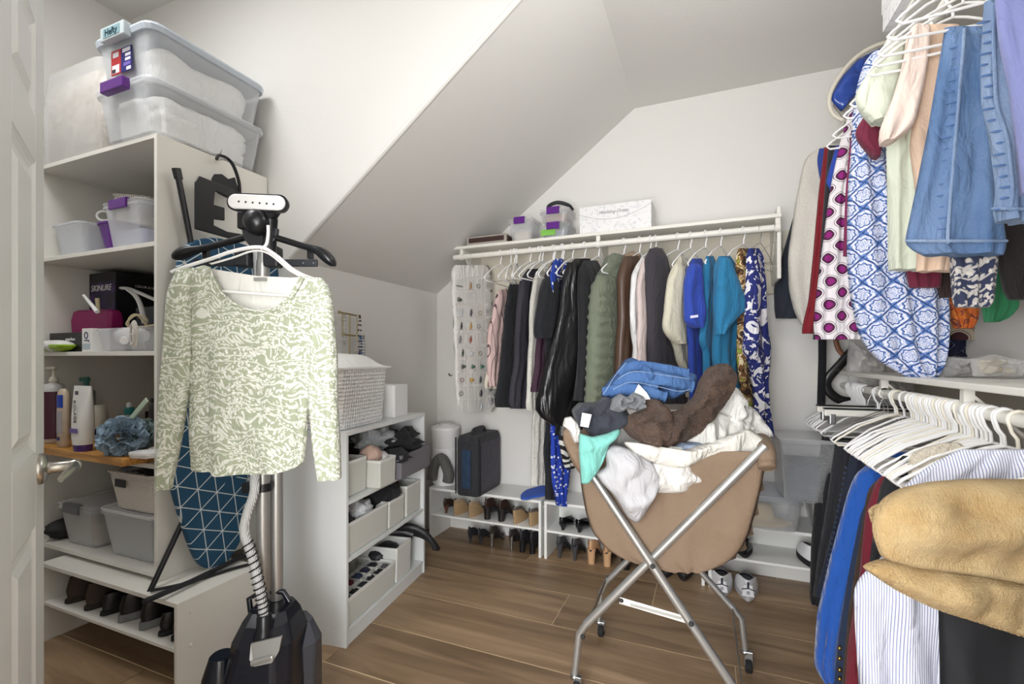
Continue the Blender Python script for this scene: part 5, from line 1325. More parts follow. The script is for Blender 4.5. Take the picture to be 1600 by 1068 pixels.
# jewellery organiser
jo = thing('jewelry_organizer', 'white pocket organizer full of brooches and earrings hanging at the left end of the rod', 'organizer', at(740, 640, Y=2.66))
oA, oB = (705, 2.47), (772, 2.88)
OP = lambda u, v, o_=0: (lambda p, n_: p+n_*o_)(pl_at(u, v), ON)
_pa, _pb = at(oA[0], 560, Y=oA[1]), at(oB[0], 560, Y=oB[1]); _e = (_pb-_pa); _e.z = 0; _e.normalize(); ON = Vector((_e.y, -_e.x, 0)); _k = _pa.x*ON.x+_pa.y*ON.y
def pl_at(u, v): d = ray(u, v); return Vector((0, 0, 1.2))+d*(_k/(d.x*ON.x+d.y*ON.y))
cloth_px('backing', cloth('#dedbd6', .3, 120), [(414, 710, 762), (419, 705, 768), (520, 708, 771), (600, 711, 773), (636, 714, 775), (643, 719, 770)], oA, oB, .006, 2, .002, jo, 4, cols=12)
ORDN = ['first', 'second', 'third', 'fourth', 'fifth', 'sixth', 'seventh', 'eighth', 'ninth', 'tenth']
gems = ['#2c3327', '#3a3a3c', '#8f7c3a', '#b08a3a', '#6f7073', '#8a3a2c', '#2b5b46', '#20222a', '#9b7a4a', '#b9bcc0']
M_vinyl = clearmat('clear_vinyl', '#f3f3f4', .16, .12)
for rI in range(10):
    for cI in range(4):
        def corner(c_, r_):
            v0 = 434+ (643-434)*r_/10.0; k_ = (v0-419)/220
            ul = 707+6*k_; ur = 768+6*k_; 
            return (ul+(ur-ul)*c_/4, v0-(8 if c_ >= 3 else 0)*k_*(c_-2)/2)
        q = [corner(cI+.04, rI+.12), corner(cI+.96, rI+.12), corner(cI+.96, rI+.94), corner(cI+.04, rI+.94)]
        P0_ = [OP(u, v, .009) for u, v in q]; P1_ = [OP(u+(.6 if i in (0, 3) else -.6), v, .016) for i, (u, v) in enumerate(q)]
        MB().loft([P0_, P1_], False, True, False).build('pocket', M_vinyl, jo, 0, True)
        if rI == 1 and cI > 0: continue
        if random.random() < .85:
            u = (q[0][0]+q[1][0])/2+random.uniform(-2, 2); v = q[2][1]-6.5; c_ = OP(u, v, .0105); mb = MB(); kind = random.randrange(4)
            if rI >= 8: kind = 3 if cI else 0
            if kind == 0: mb.tube([c_+_e*.016*math.cos(a)+Vector((0, 0, .012*math.sin(a))) for a in [2*PI*k/12 for k in range(12)]], .003, 6, closed=True)
            elif kind == 1: mb.ball(tuple(c_), .015, 6, sy=.5); mb.ball(tuple(c_+_e*.022), .009, 5, sy=.6)
            elif kind == 2: mb.bar(c_-_e*.026, c_+_e*.026, .009, .009); mb.bar(c_-Vector((0, 0, .014)), c_+Vector((0, 0, .022)), .010, .009)
            else: mb.tube([c_+Vector((0, 0, -.02)), c_+_e*.004, c_+Vector((0, 0, .026))+_e*.008], [.006, .011, .005], 6)
            o = mb.build('brooch', mat(random.choice(gems), .35, .3), None)
            tag(o, '%s in the white organizer, %s row from top, %s pocket from left' % (('hoop earring', 'round brooch', 'cross brooch', 'long pin')[kind], ORDN[rI], ORDN[cI]), 'brooch', 'jewelry in the pocket organizer')
for v in (434, ):
    MB().tube([OP(708, v, .008), OP(769, v-3, .008)], .0025, 6).build('top_seam', M_plas, jo, 0, True)
c_ = OP(737, 416, .008); MB().ball(tuple(c_), .008, 8).build('grommet', M_chrome, jo, 0, True)
xx_ = at(737, 400, Y=RODY).x
MB().tube(bez([(xx_+.0, RODY-.02, RODZ+.0), (xx_, RODY-.005, RODZ+.021), (xx_, RODY+.018, RODZ+.006), (xx_, RODY+.002, RODZ-.05), tuple(c_)], 5), .0015, 6).build('wire_hook', M_chrome, jo, 0, True)
o = MB().tube([(XL, 0, 0)], .01) if False else None
pk = at(706, 586, Y=YB); o = MB().tube([(pk.x, YB, pk.z), (pk.x, YB-.03, pk.z), (pk.x-.005, YB-.036, pk.z+.014)], .006, 8).build('wall_hook', M_nickel, None); tag(o, 'small dark metal hook on the back wall beside the pocket organizer', 'hook')
# empty white hangers left of the clothes
for i, (u, dz) in enumerate(((803, 0), (812, 0))):
    x = at(u, 400, Y=RODY).x; hanger(('white empty hanger, first left of the dark skirts', 'white empty hanger, second left of the dark skirts')[i], (x-.02, RODY, RODZ), PI/2+.25, 'white')
BLK = cloth('#16181e', .3, 300); CHA = stripes('charcoal_pinstripe', '#35323c', '#2b2932', 160, .5, 'h')
garment('blouse', 'pink and black line print blouse beside the white pocket organizer', 'blouse', stripes('pink_scribble', '#d3b7b3', '#5b454e', 16, .13, 'h', .22), [(452, 780, 792), (480, 772, 792), (520, 766, 790), (560, 762, 786), (603, 766, 780)], (757, 2.50), (800, 2.86), .02, seed=1)
garment('skirt', 'beige skirt hanging below the pink print blouse', 'skirt', cloth('#d8cdbd', .2), [(450, 788, 802), (540, 772, 800), (575, 762, 790), (600, 756, 782), (607, 758, 779)], (757, 2.54), (800, 2.90), .012, seed=2, hang=False)
garment('trousers', 'black straight trousers, leftmost dark garment on the back rod', 'trousers', BLK, [(444, 796, 816), (520, 788, 814), (600, 779, 808), (628, 775, 803), (636, 777, 800)], (776, 2.48), (820, 2.84), .022, seed=3)
garment('jacket', 'charcoal pinstripe jacket between black trousers and white lace top', 'jacket', CHA, [(420, 825, 843), (440, 812, 842), (480, 808, 838), (560, 804, 833), (630, 797, 826), (638, 800, 822)], (798, 2.47), (845, 2.84), .025, seed=4)
garment('lace_top', 'white nubby lace top between charcoal jacket and plum cardigan', 'top', knit('white_lace', '#dfddd4'), [(424, 838, 856), (470, 828, 850), (560, 826, 844), (632, 822, 840), (641, 824, 838)], (822, 2.48), (858, 2.80), .018, seed=5)
garment('dress', 'long white lace dress hanging to the shoe rack behind the leather jacket', 'dress', knit('white_lace_long', '#dcdad3', 160), [(420, 850, 862), (560, 842, 862), (650, 834, 856), (740, 831, 855), (757, 830, 852)], (830, 2.62), (866, 2.86), .015, seed=6)
garment('cardigan', 'plum cardigan with buttoned cuff beside the white lace top', 'cardigan', stripes('plum_rib', '#3f2437', '#38202f', 200, .5, 'h'), [(410, 862, 876), (440, 848, 872), (520, 840, 864), (590, 834, 856), (606, 832, 850), (612, 833, 845)], (832, 2.46), (876, 2.80), .020, seed=7)
garment('trousers', 'long black trousers hanging beside the blue floral dress', 'trousers', BLK, [(430, 880, 892), (560, 862, 880), (700, 852, 867), (780, 853, 866)], (852, 2.58), (884, 2.86), .016, seed=8)
garment('dress', 'bright blue dress with small white flowers, hem above the shoe rack', 'dress', vor_print('blue_flowers', '#1f3fae', '#dfe3ee', 42, .3, '#1f3fae'), [(410, 882, 896), (560, 872, 890), (660, 862, 888), (720, 860, 892), (760, 864, 886), (790, 874, 880)], (858, 2.52), (896, 2.84), .018, 3, .012, seed=9)
garment('blouse', 'black and white zebra striped blouse below the leather jacket', 'blouse', stripes('zebra', '#18181c', '#deded9', 22, .5, 'z', .12), [(420, 886, 900), (640, 868, 886), (690, 873, 900), (725, 880, 906), (732, 884, 900)], (868, 2.49), (906, 2.80), .014, 3, .012, seed=10)
garment('blouse', 'blue and white patterned blouse above the black short sleeve', 'blouse', vor_print('blue_white_blobs', '#203f9e', '#dfe3ef', 34, .36), [(404, 868, 878), (430, 860, 872), (465, 862, 874), (488, 865, 873)], (858, 2.44), (882, 2.72), .012, seed=11)
garment('t_shirt', 'black short sleeved top in front of the plum cardigan', 't-shirt', BLK, [(425, 862, 882), (450, 856, 884), (560, 852, 880), (640, 850, 872)], (850, 2.46), (886, 2.78), .016, seed=12, extra=[('sleeve', BLK, [(432, 852, 868), (455, 844, 872), (500, 836, 874), (520, 834, 866), (528, 838, 856)], (834, 2.40), (874, 2.56), .030)])
garment('leather_jacket', 'glossy black leather jacket with long sleeve on the back rod', 'jacket', M_leather, [(404, 898, 922), (416, 888, 924), (440, 880, 924), (500, 884, 924), (600, 876, 916), (680, 872, 905)], (866, 2.44), (930, 2.80), .035, 3, .012, seed=13, extra=[('sleeve', M_leather, [(410, 886, 908), (440, 876, 908), (490, 870, 912), (530, 862, 915), (560, 852, 911), (600, 844, 902), (645, 832, 890), (652, 833, 886), (658, 846, 882), (664, 862, 878)], (834, 2.38), (915, 2.56), .034)])
garment('coat', 'matte black coat with hood between leather jacket and green puffer', 'coat', cloth('#17181c', .3, 60), [(407, 914, 932), (420, 908, 936), (450, 906, 934), (520, 908, 930), (600, 904, 924), (626, 902, 920)], (902, 2.42), (940, 2.74), .03, seed=14)
o = garment('puffer_coat', 'olive green quilted puffer coat with furry hood', 'coat', cloth('#6f7765', .35, 40), [(430, 934, 966), (450, 927, 968), (480, 924, 970), (540, 921, 972), (600, 919, 968), (640, 917, 955)], (916, 2.40), (975, 2.70), .045, 1, .001, seed=15, quilt=13)
dome_px('hood', fur('olive_fur', '#5f6858', '#89917e'), [(930, 448), (926, 436), (938, 420), (946, 402), (958, 395), (972, 398), (974, 420), (962, 440), (948, 452)], 2.62, .06, 4, .01, .8, o, 3)
q_ = cloth('#6a7260', .3, 60); dome_px('pocket_flap', q_, [(928, 478), (950, 470), (962, 474), (960, 480), (944, 484), (930, 488)], 2.555, .012, 2, .001, 0, o, 4, 5)
o = garment('leather_coat', 'brown leather coat with curly shearling collar next to the puffer', 'coat', mat('#4f3a2e', .38, bump=.3, bs=50), [(400, 976, 1000), (430, 968, 996), (500, 968, 992), (560, 966, 990), (630, 960, 986)], (960, 2.42), (1002, 2.72), .03, seed=16)
dome_px('shearling_collar', mat('#9c8674', .9, bump=1, bs=140), [(967, 434), (966, 415), (974, 398), (988, 392), (1000, 398), (1000, 410), (984, 416), (975, 436)], 2.66, .05, 3, .004, 0, o, 6, rough=.02, rf=22)
garment('shirt', 'white shirt between brown leather coat and pale pink shirt', 'shirt', cloth('#dcdcdc', .2), [(402, 1003, 1010), (430, 988, 1008), (500, 985, 1006), (545, 992, 1004), (600, 985, 1000)], (984, 2.41), (1012, 2.66), .018, seed=17)
garment('shirt', 'pale dusty pink shirt beside the white shirt', 'shirt', cloth('#cdbcb8', .2), [(404, 1006, 1015), (450, 998, 1017), (560, 998, 1017), (625, 998, 1016)], (998, 2.40), (1018, 2.62), .018, seed=18)
o = garment('jacket', 'charcoal brown zip jacket with tall black collar', 'jacket', cloth('#353239', .3, 80), [(388, 1016, 1034), (402, 1012, 1038), (440, 1012, 1046), (500, 1012, 1052), (560, 1014, 1064), (630, 1016, 1072)], (1010, 2.42), (1072, 2.78), .035, 3, .010, seed=19)
dome_px('collar', cloth('#222127', .3), [(1009, 430), (1008, 405), (1014, 390), (1026, 385), (1034, 392), (1036, 415), (1026, 400), (1016, 408), (1014, 432)], 2.56, .03, 3, .003, 0, o, 6, 8)
garment('t_shirt', 'cream short sleeved shirt beside the royal blue polo', 't-shirt', cloth('#c9c4b0', .2), [(400, 1060, 1068), (430, 1050, 1072), (520, 1048, 1074), (560, 1058, 1078), (590, 1070, 1080), (620, 1074, 1082)], (1040, 2.45), (1082, 2.72), .02, 2, .008, seed=20, extra=[('sleeve', cloth('#c9c4b0', .2), [(412, 1054, 1066), (440, 1044, 1068), (490, 1039, 1070), (515, 1037, 1070), (530, 1048, 1070), (537, 1056, 1068)], (1036, 2.38), (1072, 2.52), .025)])
RB = cloth('#2a45a4', .2); TE = cloth('#22739e', .2); TE2 = cloth('#1f6d98', .2)
o = garment('polo_shirt', 'royal blue polo shirt with small white patch on the sleeve', 'polo shirt', RB, [(404, 1082, 1096), (425, 1072, 1100), (500, 1072, 1102), (560, 1076, 1104), (640, 1080, 1106)], (1068, 2.47), (1108, 2.74), .02, 2, .008, seed=21, extra=[('sleeve', RB, [(412, 1078, 1092), (440, 1070, 1098), (490, 1070, 1100), (508, 1071, 1098), (512, 1084, 1096)], (1068, 2.39), (1102, 2.48), .028)])
P_ = at(1085, 495, Y=2.40); MB().obox(P_+Vector((0, -.031, 0)), (.017, .002, .002), (0, .0006, 0), (0, 0, .006)).build('sleeve_patch', mat('#c9c9e4', .7), o, 0, True)
garment('scrub_top', 'teal blue top behind the flared teal top', 'top', TE2, [(400, 1104, 1114), (430, 1100, 1120), (500, 1096, 1120), (535, 1092, 1118), (545, 1098, 1120), (640, 1098, 1124)], (1092, 2.44), (1124, 2.68), .02, 2, .01, seed=22)
garment('scrub_top', 'bright teal top with wide flared short sleeve in front', 'top', TE, [(400, 1124, 1140), (425, 1118, 1152), (500, 1118, 1156), (560, 1118, 1152), (600, 1120, 1158), (650, 1126, 1162)], (1115, 2.43), (1165, 2.72), .028, 3, .014, seed=23, extra=[('sleeve', TE, [(402, 1126, 1136), (425, 1121, 1146), (450, 1119, 1157), (482, 1118, 1170), (495, 1118, 1152), (512, 1119, 1136), (522, 1120, 1128)], (1116, 2.37), (1170, 2.50), .025)])
garment('dress', 'brown, gold and green paisley dress beside the teal top', 'dress', splotch('paisley_brown', [(0, '#2c1d12'), (.4, '#6d4b2a'), (.5, '#d8cba6'), (.54, '#8c6a2e'), (.62, '#7c9b2e'), (.68, '#30200f')], 13, 2.2), [(388, 1154, 1168), (400, 1152, 1170), (440, 1152, 1172), (500, 1156, 1178), (560, 1153, 1176), (600, 1158, 1182), (650, 1164, 1186)], (1152, 2.44), (1188, 2.70), .022, 2, .01, seed=24, hk='wire')
garment('dress', 'navy dress with large white flowers, rightmost on the back rod', 'dress', splotch('navy_white_floral', [(0, '#dcdbe0'), (.36, '#e4e2e4'), (.44, '#202a70'), (.58, '#1c2562'), (.62, '#dcdad8'), (.67, '#222c74')], 10, 2.6, 3), [(388, 1170, 1184), (400, 1168, 1188), (470, 1168, 1190), (530, 1166, 1200), (552, 1162, 1202), (560, 1172, 1200), (600, 1180, 1198), (680, 1184, 1200)], (1163, 2.42), (1203, 2.64), .025, 2, .012, seed=25, hk='wire')
# ================================================================ RIGHT WALL, UPPER ROD
random.seed(5)
def rg(name, label, cat, m, rows, Y, th=.022, nf=3, amp=.01, seed=0, hang=True, extra=None, hk='white', lower=False, cols=22):
    ex = [(a_, b_, c_, (1300, Y-d_), (1500, Y-d_), t_) for a_, b_, c_, d_, t_ in (extra or [])]
    return garment(name, label, cat, m, rows, (1300, Y), (1500, Y), th, nf, amp, seed, hang, 0, ex, LRZ if lower else URZ, LRX if lower else URX, hk, None, cols)
rg('blazer', 'dark navy blazer with sleeve showing left of the cream cardigan', 'blazer', cloth('#272c38', .3), [(300, 1252, 1300), (350, 1236, 1300), (400, 1222, 1300), (450, 1209, 1300), (485, 1210, 1290), (497, 1212, 1246)], 2.86, .025, seed=1)
rg('cardigan', 'cream cardigan with long sleeve, leftmost large garment on the upper right rod', 'cardigan', knit('cream_knit', '#e9e4da', 300), [(230, 1284, 1330), (236, 1268, 1330), (252, 1256, 1330), (320, 1242, 1325), (400, 1231, 1320), (450, 1232, 1310), (485, 1240, 1300), (506, 1250, 1272)], 2.72, .03, 2, .008, seed=2)
rg('t_shirt', 'royal blue top with collar tips beside the cream cardigan', 't-shirt', cloth('#2b418f', .2), [(232, 1280, 1320), (250, 1276, 1316), (275, 1280, 1310), (300, 1286, 1306), (490, 1282, 1300)], 2.62, .014, seed=3, hang=False)
rg('vest', 'narrow burgundy red knit edge between cardigan and diamond print shirt', 'cardigan', cloth('#7b1622', .3), [(230, 1288, 1330), (300, 1279, 1320), (400, 1270, 1310), (470, 1263, 1310), (515, 1252, 1300), (521, 1253, 1290)], 2.56, .014, seed=4, hang=False)
rg('cardigan', 'black cardigan between the red knit and the diamond print shirt', 'cardigan', cloth('#26262c', .3), [(228, 1294, 1330), (300, 1288, 1330), (400, 1281, 1330), (500, 1272, 1330), (530, 1270, 1330)], 2.49, .014, seed=5, hang=False)
rg('shirt', 'cobalt blue shirt edge at the collar of the diamond print shirt', 'shirt', cloth('#2d49a6', .2), [(228, 1306, 1330), (270, 1294, 1325), (285, 1291, 1320), (300, 1300, 1320)], 2.44, .012, seed=6, hang=False)
rg('shirt', 'white shirt with magenta diamond print on the upper right rod', 'shirt', diamonds('magenta_diamonds', '#e4dfe2', '#6a4b62', '#8a1a74', '#4c1a3e', 11, 10.5), [(168, 1328, 1342), (190, 1322, 1345), (215, 1314, 1345), (300, 1296, 1340), (400, 1283, 1342), (470, 1274, 1350), (522, 1270, 1355), (530, 1274, 1350)], 2.32, .022, 3, .012, seed=7)
rg('vest', 'thin magenta top edge between diamond shirt and blue tile dress', 'top', cloth('#7c2350', .2), [(170, 1334, 1360), (240, 1326, 1360), (300, 1321, 1350), (400, 1317, 1340)], 2.22, .010, seed=8)
rg('dress', 'long blue and white tile print dress on the upper right rod', 'dress', tiles('blue_tile_print', '#dfe0ec', '#2a4a86', '#6f8cc4', 11.5), [(82, 1362, 1410), (95, 1350, 1412), (130, 1340, 1412), (170, 1332, 1412), (230, 1330, 1412), (300, 1324, 1430), (400, 1323, 1470), (440, 1325, 1480), (480, 1331, 1485), (530, 1343, 1485), (560, 1366, 1480), (580, 1398, 1470), (593, 1425, 1455)], 2.05, .035, 4, .022, seed=9)
BUR = cloth('#6e1e38', .2)
rg('t_shirt', 'burgundy t-shirt with sleeve showing below the mint sleeve', 't-shirt', BUR, [(150, 1380, 1470), (300, 1400, 1470), (415, 1414, 1472), (446, 1419, 1472), (449, 1421, 1470)], 1.97, .018, seed=10, extra=[('sleeve', BUR, [(182, 1350, 1372), (200, 1338, 1380), (212, 1335, 1378), (226, 1345, 1378), (246, 1364, 1374)], .03, .022)])
rg('leggings', 'dark brown trousers showing beside the burgundy hem', 'trousers', cloth('#3a2b28', .2), [(200, 1440, 1500), (400, 1462, 1500), (460, 1466, 1492), (465, 1468, 1490)], 2.02, .012, seed=11, hang=False)
rg('blouse', 'orange patterned top hanging behind the navy leaf print', 'top', splotch('orange_print', [(0, '#c4632a'), (.5, '#d1772f'), (.56, '#7a3b33'), (.64, '#c46a3c')], 30, 1.2), [(300, 1470, 1540), (440, 1464, 1535), (470, 1470, 1530), (500, 1484, 1528), (513, 1490, 1520)], 2.10, .02, seed=12, hang=False)
MIN = cloth('#cdd3c2', .15)
rg('t_shirt', 'pale mint t-shirt with short sleeve at the top right', 't-shirt', MIN, [(58, 1395, 1460), (100, 1388, 1460), (200, 1384, 1460), (300, 1386, 1460), (400, 1387, 1462), (422, 1388, 1460)], 1.86, .025, 3, .012, seed=13, extra=[('sleeve', MIN, [(60, 1386, 1412), (85, 1374, 1412), (120, 1352, 1408), (148, 1335, 1402), (165, 1337, 1398), (185, 1352, 1392), (192, 1362, 1384)], .03, .03)])
PEA = cloth('#e0c3ab', .2); PEB = cloth('#e6d2c6', .2)
rg('blouse', 'peach blouse with gathered short sleeve beside the denim', 'blouse', PEA, [(40, 1430, 1500), (95, 1440, 1500), (200, 1424, 1500), (230, 1420, 1500), (300, 1430, 1500), (400, 1432, 1500), (424, 1431, 1496)], 1.76, .02, 2, .01, seed=14, extra=[('sleeve', PEB, [(40, 1424, 1450), (60, 1416, 1452), (100, 1410, 1448), (150, 1396, 1440), (200, 1375, 1428), (215, 1370, 1410), (224, 1376, 1394)], .03, .028)])
rg('t_shirt', 'navy and white leaf print top below the denim hem', 'top', leafy('navy_leaf', '#2b3350', '#cfc9c2', 22, .42), [(300, 1490, 1560), (405, 1484, 1560), (440, 1485, 1557), (474, 1488, 1553), (480, 1492, 1545)], 1.70, .018, seed=15, hang=False)
rg('shirt', 'bright green top corner below the denim', 'top', cloth('#2d7a50', .2), [(350, 1540, 1600), (445, 1530, 1592), (480, 1534, 1592), (498, 1536, 1575), (503, 1540, 1560)], 1.90, .014, seed=16, hang=False)
rg('trousers', 'black brown trousers below the pale denim at the right frame edge', 'trousers', cloth('#211d1c', .2), [(300, 1560, 1640), (400, 1556, 1640), (455, 1566, 1640), (468, 1575, 1640)], 1.78, .016, seed=17, hang=False)
rg('shirt', 'white and maroon diamond hem behind the lower shelf bags', 'shirt', diamonds('maroon_diamonds', '#b9ab98', '#6a4b42', '#3e1822', '#3e1822', 8, 9), [(400, 1500, 1660), (500, 1480, 1660), (527, 1486, 1660), (531, 1490, 1660)], 2.40, .014, seed=18, hang=False)
rg('dress', 'dark navy swirl print hem beside the tile dress', 'dress', splotch('navy_swirl', [(0, '#171c3a'), (.56, '#1b2144'), (.6, '#8a94a6'), (.63, '#171c3a')], 16, 2.5), [(430, 1470, 1560), (528, 1466, 1552), (552, 1465, 1535), (557, 1470, 1520)], 2.46, .012, seed=19, hang=False)
rg('dress', 'grey green paisley hem at the right above the lower shelf', 'dress', splotch('teal_paisley', [(0, '#5b7a74'), (.45, '#8fa59b'), (.52, '#4b6a68'), (.6, '#b3b894'), (.66, '#56736f')], 22, 2), [(430, 1540, 1660), (525, 1535, 1660), (556, 1530, 1660)], 2.52, .012, seed=20, hang=False)
def denim_piece(name, label, m, rows, Y, seams, seed):
    o = rg(name, label, 'denim', m, rows, Y, .025, 2.5, .012, seed)
    R_ = smooth_rows(rows, 40)
    for f0, f1 in seams:
        pts = []
        for v, a, b in R_:
            s = lerp(f0, f1, (v-rows[0][0])/(rows[-1][0]-rows[0][0])); pts.append(at(lerp(a, b, s), v, Y=Y-.028*math.sqrt(max(0, 1-abs(2*s-1)**3))-.006))
        MB().tube(pts[:-2], .004, 6, flat=.8).build('seam', M_denim2, o, 0, True)
        for k in range(3, 38, 2):
            p = pts[k]; MB().ball((p.x-.012-.004*math.sin(k*7), p.y+.006, p.z+.004*math.sin(k*3)), .006, 4, sx=1.9+.5*math.sin(k*5), sy=.4, sz=.5).build('pucker', mat('#5877a6', .9), o, 0, True)
    hm = [at(lerp(R_[-3][1], R_[-3][2], q/12), R_[-3][0]-4, Y=Y-.028*math.sqrt(max(0, 1-abs(2*q/12-1)**3))-.006) for q in range(13)]
    MB().tube(hm, .0045, 6).build('hem', M_denim2, o, 0, True)
    return o
denim_piece('denim_skirt', 'blue denim capri with puckered side seams at the top right', M_denim, [(44, 1476, 1550), (70, 1472, 1552), (200, 1450, 1556), (300, 1430, 1562), (370, 1415, 1572), (388, 1412, 1574), (398, 1440, 1568)], 1.60, ((.42, .42),), 21)
denim_piece('denim_skirt', 'paler blue denim capri at the right frame edge', M_denim2, [(5, 1537, 1580), (80, 1535, 1590), (160, 1533, 1610), (220, 1545, 1650), (300, 1556, 1660), (335, 1550, 1660), (347, 1556, 1650)], 1.42, ((.35, .25),), 22)
rg('blouse', 'periwinkle blue blouse at the top right corner', 'blouse', cloth('#8289bd', .15), [(-80, 1556, 1700), (0, 1556, 1700), (60, 1562, 1700), (140, 1580, 1700), (220, 1592, 1700), (300, 1600, 1700)], 1.28, .03, 4, .02, seed=23)
for i, (Y, dz) in enumerate(((1.50, 0), (1.66, 0), (1.70, 0))):
    hanger(('thick white hanger %s' % ('above the paler denim', 'above the blue denim, nearer one', 'above the blue denim, farther one', 'behind the tile print dress, nearer one', 'behind the tile print dress, farther one', 'above the diamond shirt, nearer one', 'above the diamond shirt, farther one')[i]), (URX, Y, URZ), PI+random.uniform(-.12, .12))
# box and hat on the upper shelf
kb2 = thing('keepsake_box', 'pearly white floral box on the upper right shelf at the frame top', 'box', (.74, 1.70, 2.356), .03)
MB().box(-.16, .18, -.42, .36, 0, .12).build('carton', M_flo, kb2, .001); MB().box(-.163, .183, -.423, .363, .06, .16).build('lid', M_flo, kb2, .002)
sh2 = thing('sun_hat', 'curved hat with cream rim and glossy blue lining at the end of the upper shelf', 'hat', at(1330, 190, Y=2.45))
rim_ = [at(u, v, Y=2.42) for u, v in ((1386, 66), (1362, 74), (1335, 92), (1313, 118), (1298, 145), (1296, 165), (1303, 180), (1317, 188))]
MB().tube(bez(rim_, 5), .009, 8).build('rim', mat('#cfc9bb', .5), sh2, 0, True)
dome_px('lining', mat('#2c4a9c', .2, bump=.6, bs=20), [(1386, 70), (1340, 92), (1314, 120), (1300, 148), (1299, 158), (1314, 175), (1335, 150), (1350, 118), (1375, 95)], 2.05, .03, 3, .012, .9, sh2, 2)
dome_px('crown', mat('#b9b4a8', .5), [(1390, 72), (1342, 96), (1312, 135), (1300, 165), (1318, 187), (1345, 178), (1370, 140), (1395, 110)], 2.10, .02, 2, .004, 0, sh2, 3)
# ================================================================ RIGHT WALL, LOWER ROD
DK = cloth('#17181d', .3)
rg('trousers', 'black trousers, farthest pair on the lower right rod', 'trousers', DK, [(680, 1284, 1330), (760, 1275, 1330), (850, 1267, 1320), (938, 1265, 1300), (943, 1268, 1290)], 2.60, .02, seed=31, lower=True)
rg('trousers', 'dark grey trousers, second pair on the lower right rod', 'trousers', cloth('#24252b', .3), [(690, 1305, 1345), (780, 1292, 1335), (880, 1276, 1320), (930, 1270, 1310)], 2.42, .018, seed=32, lower=True)
o = rg('jeans', 'dark navy jeans with stitched side seam beside the bright blue fleece', 'jeans', cloth('#1c2436', .3), [(705, 1330, 1370), (780, 1312, 1350), (860, 1292, 1330), (930, 1274, 1310)], 2.22, .018, seed=33, lower=True)
for k in range(22):
    p = at(lerp(1322, 1288, k/21), 730+k*8.5, Y=2.195); MB().ball(tuple(p), .005, 4).build('stitch_stud', mat('#2f3c58', .5), o, 0, True)
rg('robe', 'bright blue fleece jacket on the lower right rod', 'jacket', cloth('#1554ad', .5, 160, .4), [(706, 1400, 1440), (716, 1372, 1440), (735, 1338, 1420), (770, 1324, 1390), (870, 1297, 1370), (960, 1276, 1350), (1040, 1271, 1325), (1060, 1284, 1315)], 1.98, .03, 3, .012, seed=34, lower=True)
rg('jacket', 'navy jacket with gold cuff buttons beside the blue fleece', 'jacket', cloth('#1f2e4a', .3), [(722, 1390, 1440), (800, 1345, 1400), (900, 1325, 1380), (1000, 1310, 1370), (1100, 1300, 1370)], 1.90, .016, seed=35, lower=True)
for i, v in enumerate((1012, 1028, 1046, 1060)):
    p = at(1312, v, Y=1.87); MB().ball(tuple(p), .006, 6).build('button', mat('#c9a04a', .3, 1), bpy.data.objects[[x.name for x in bpy.data.objects if x.get('label', '').startswith('navy jacket with gold')][0]], 0, True)
rg('jacket', 'dark brown jacket edge beside the burgundy coat', 'jacket', cloth('#3b2a20', .3), [(722, 1405, 1450), (760, 1356, 1430), (850, 1342, 1400), (950, 1326, 1390), (1100, 1312, 1390)], 1.82, .014, seed=36, lower=True)
rg('coat', 'burgundy red coat on the lower right rod', 'coat', cloth('#6d1528', .3), [(700, 1450, 1490), (722, 1400, 1480), (750, 1368, 1460), (800, 1352, 1430), (900, 1342, 1400), (1000, 1325, 1400), (1100, 1318, 1400)], 1.75, .022, seed=37, lower=True)
rg('coat', 'black coat shoulder between burgundy coat and cream knit', 'coat', cloth('#1b1d21', .3), [(712, 1410, 1460), (728, 1392, 1470), (760, 1374, 1470), (850, 1362, 1440), (900, 1356, 1420), (1100, 1350, 1420)], 1.66, .02, seed=38, lower=True)
rg('sweater', 'cream knit sweater shoulder on the lower right rod', 'sweater', knit('cream_rib', '#cfc6b5', 160), [(692, 1470, 1500), (702, 1430, 1520), (718, 1418, 1520), (760, 1420, 1520), (900, 1430, 1520)], 1.58, .02, seed=39, lower=True)
rg('blouse', 'beige blouse shoulder just behind the striped shirt', 'blouse', cloth('#cbbfaa', .2), [(716, 1470, 1540), (735, 1445, 1540), (760, 1420, 1540), (900, 1420, 1540)], 1.50, .016, seed=40, lower=True)
STR = stripes('fine_blue_stripe', '#e2e2ea', '#8d96b6', 210, .38, 'x')
rg('shirt', 'fine blue and white striped shirt hanging below the yellow blanket', 'shirt', STR, [(702, 1500, 1680), (715, 1470, 1680), (740, 1432, 1690), (770, 1402, 1690), (850, 1388, 1690), (880, 1372, 1690), (892, 1348, 1690), (920, 1333, 1690), (1000, 1337, 1690), (1120, 1345, 1690)], 1.33, .022, 5, .020, seed=41, lower=True, hang=False, cols=34)
rg('trousers', 'large black trousers at the lower right frame corner', 'trousers', mat('#111319', .75), [(880, 1468, 1760), (950, 1466, 1760), (1130, 1470, 1760)], 1.26, .014, seed=42, lower=True)
bk = thing('blanket', 'folded yellow plush blanket draped over the clothes at right', 'blanket', at(1500, 900, t=.92))
M_plush = fur('yellow_plush', '#bf9e6a', '#dcc596', 26)
dome_px('upper_fold', M_plush, [(1362, 830), (1364, 800), (1378, 778), (1405, 762), (1450, 752), (1520, 747), (1600, 748), (1760, 752), (1760, 940), (1680, 925), (1600, 910), (1500, 893), (1420, 884), (1376, 872)], .90, .045, 3, .016, 1.45, bk, 3, 24, 110, rough=.016, rf=7)
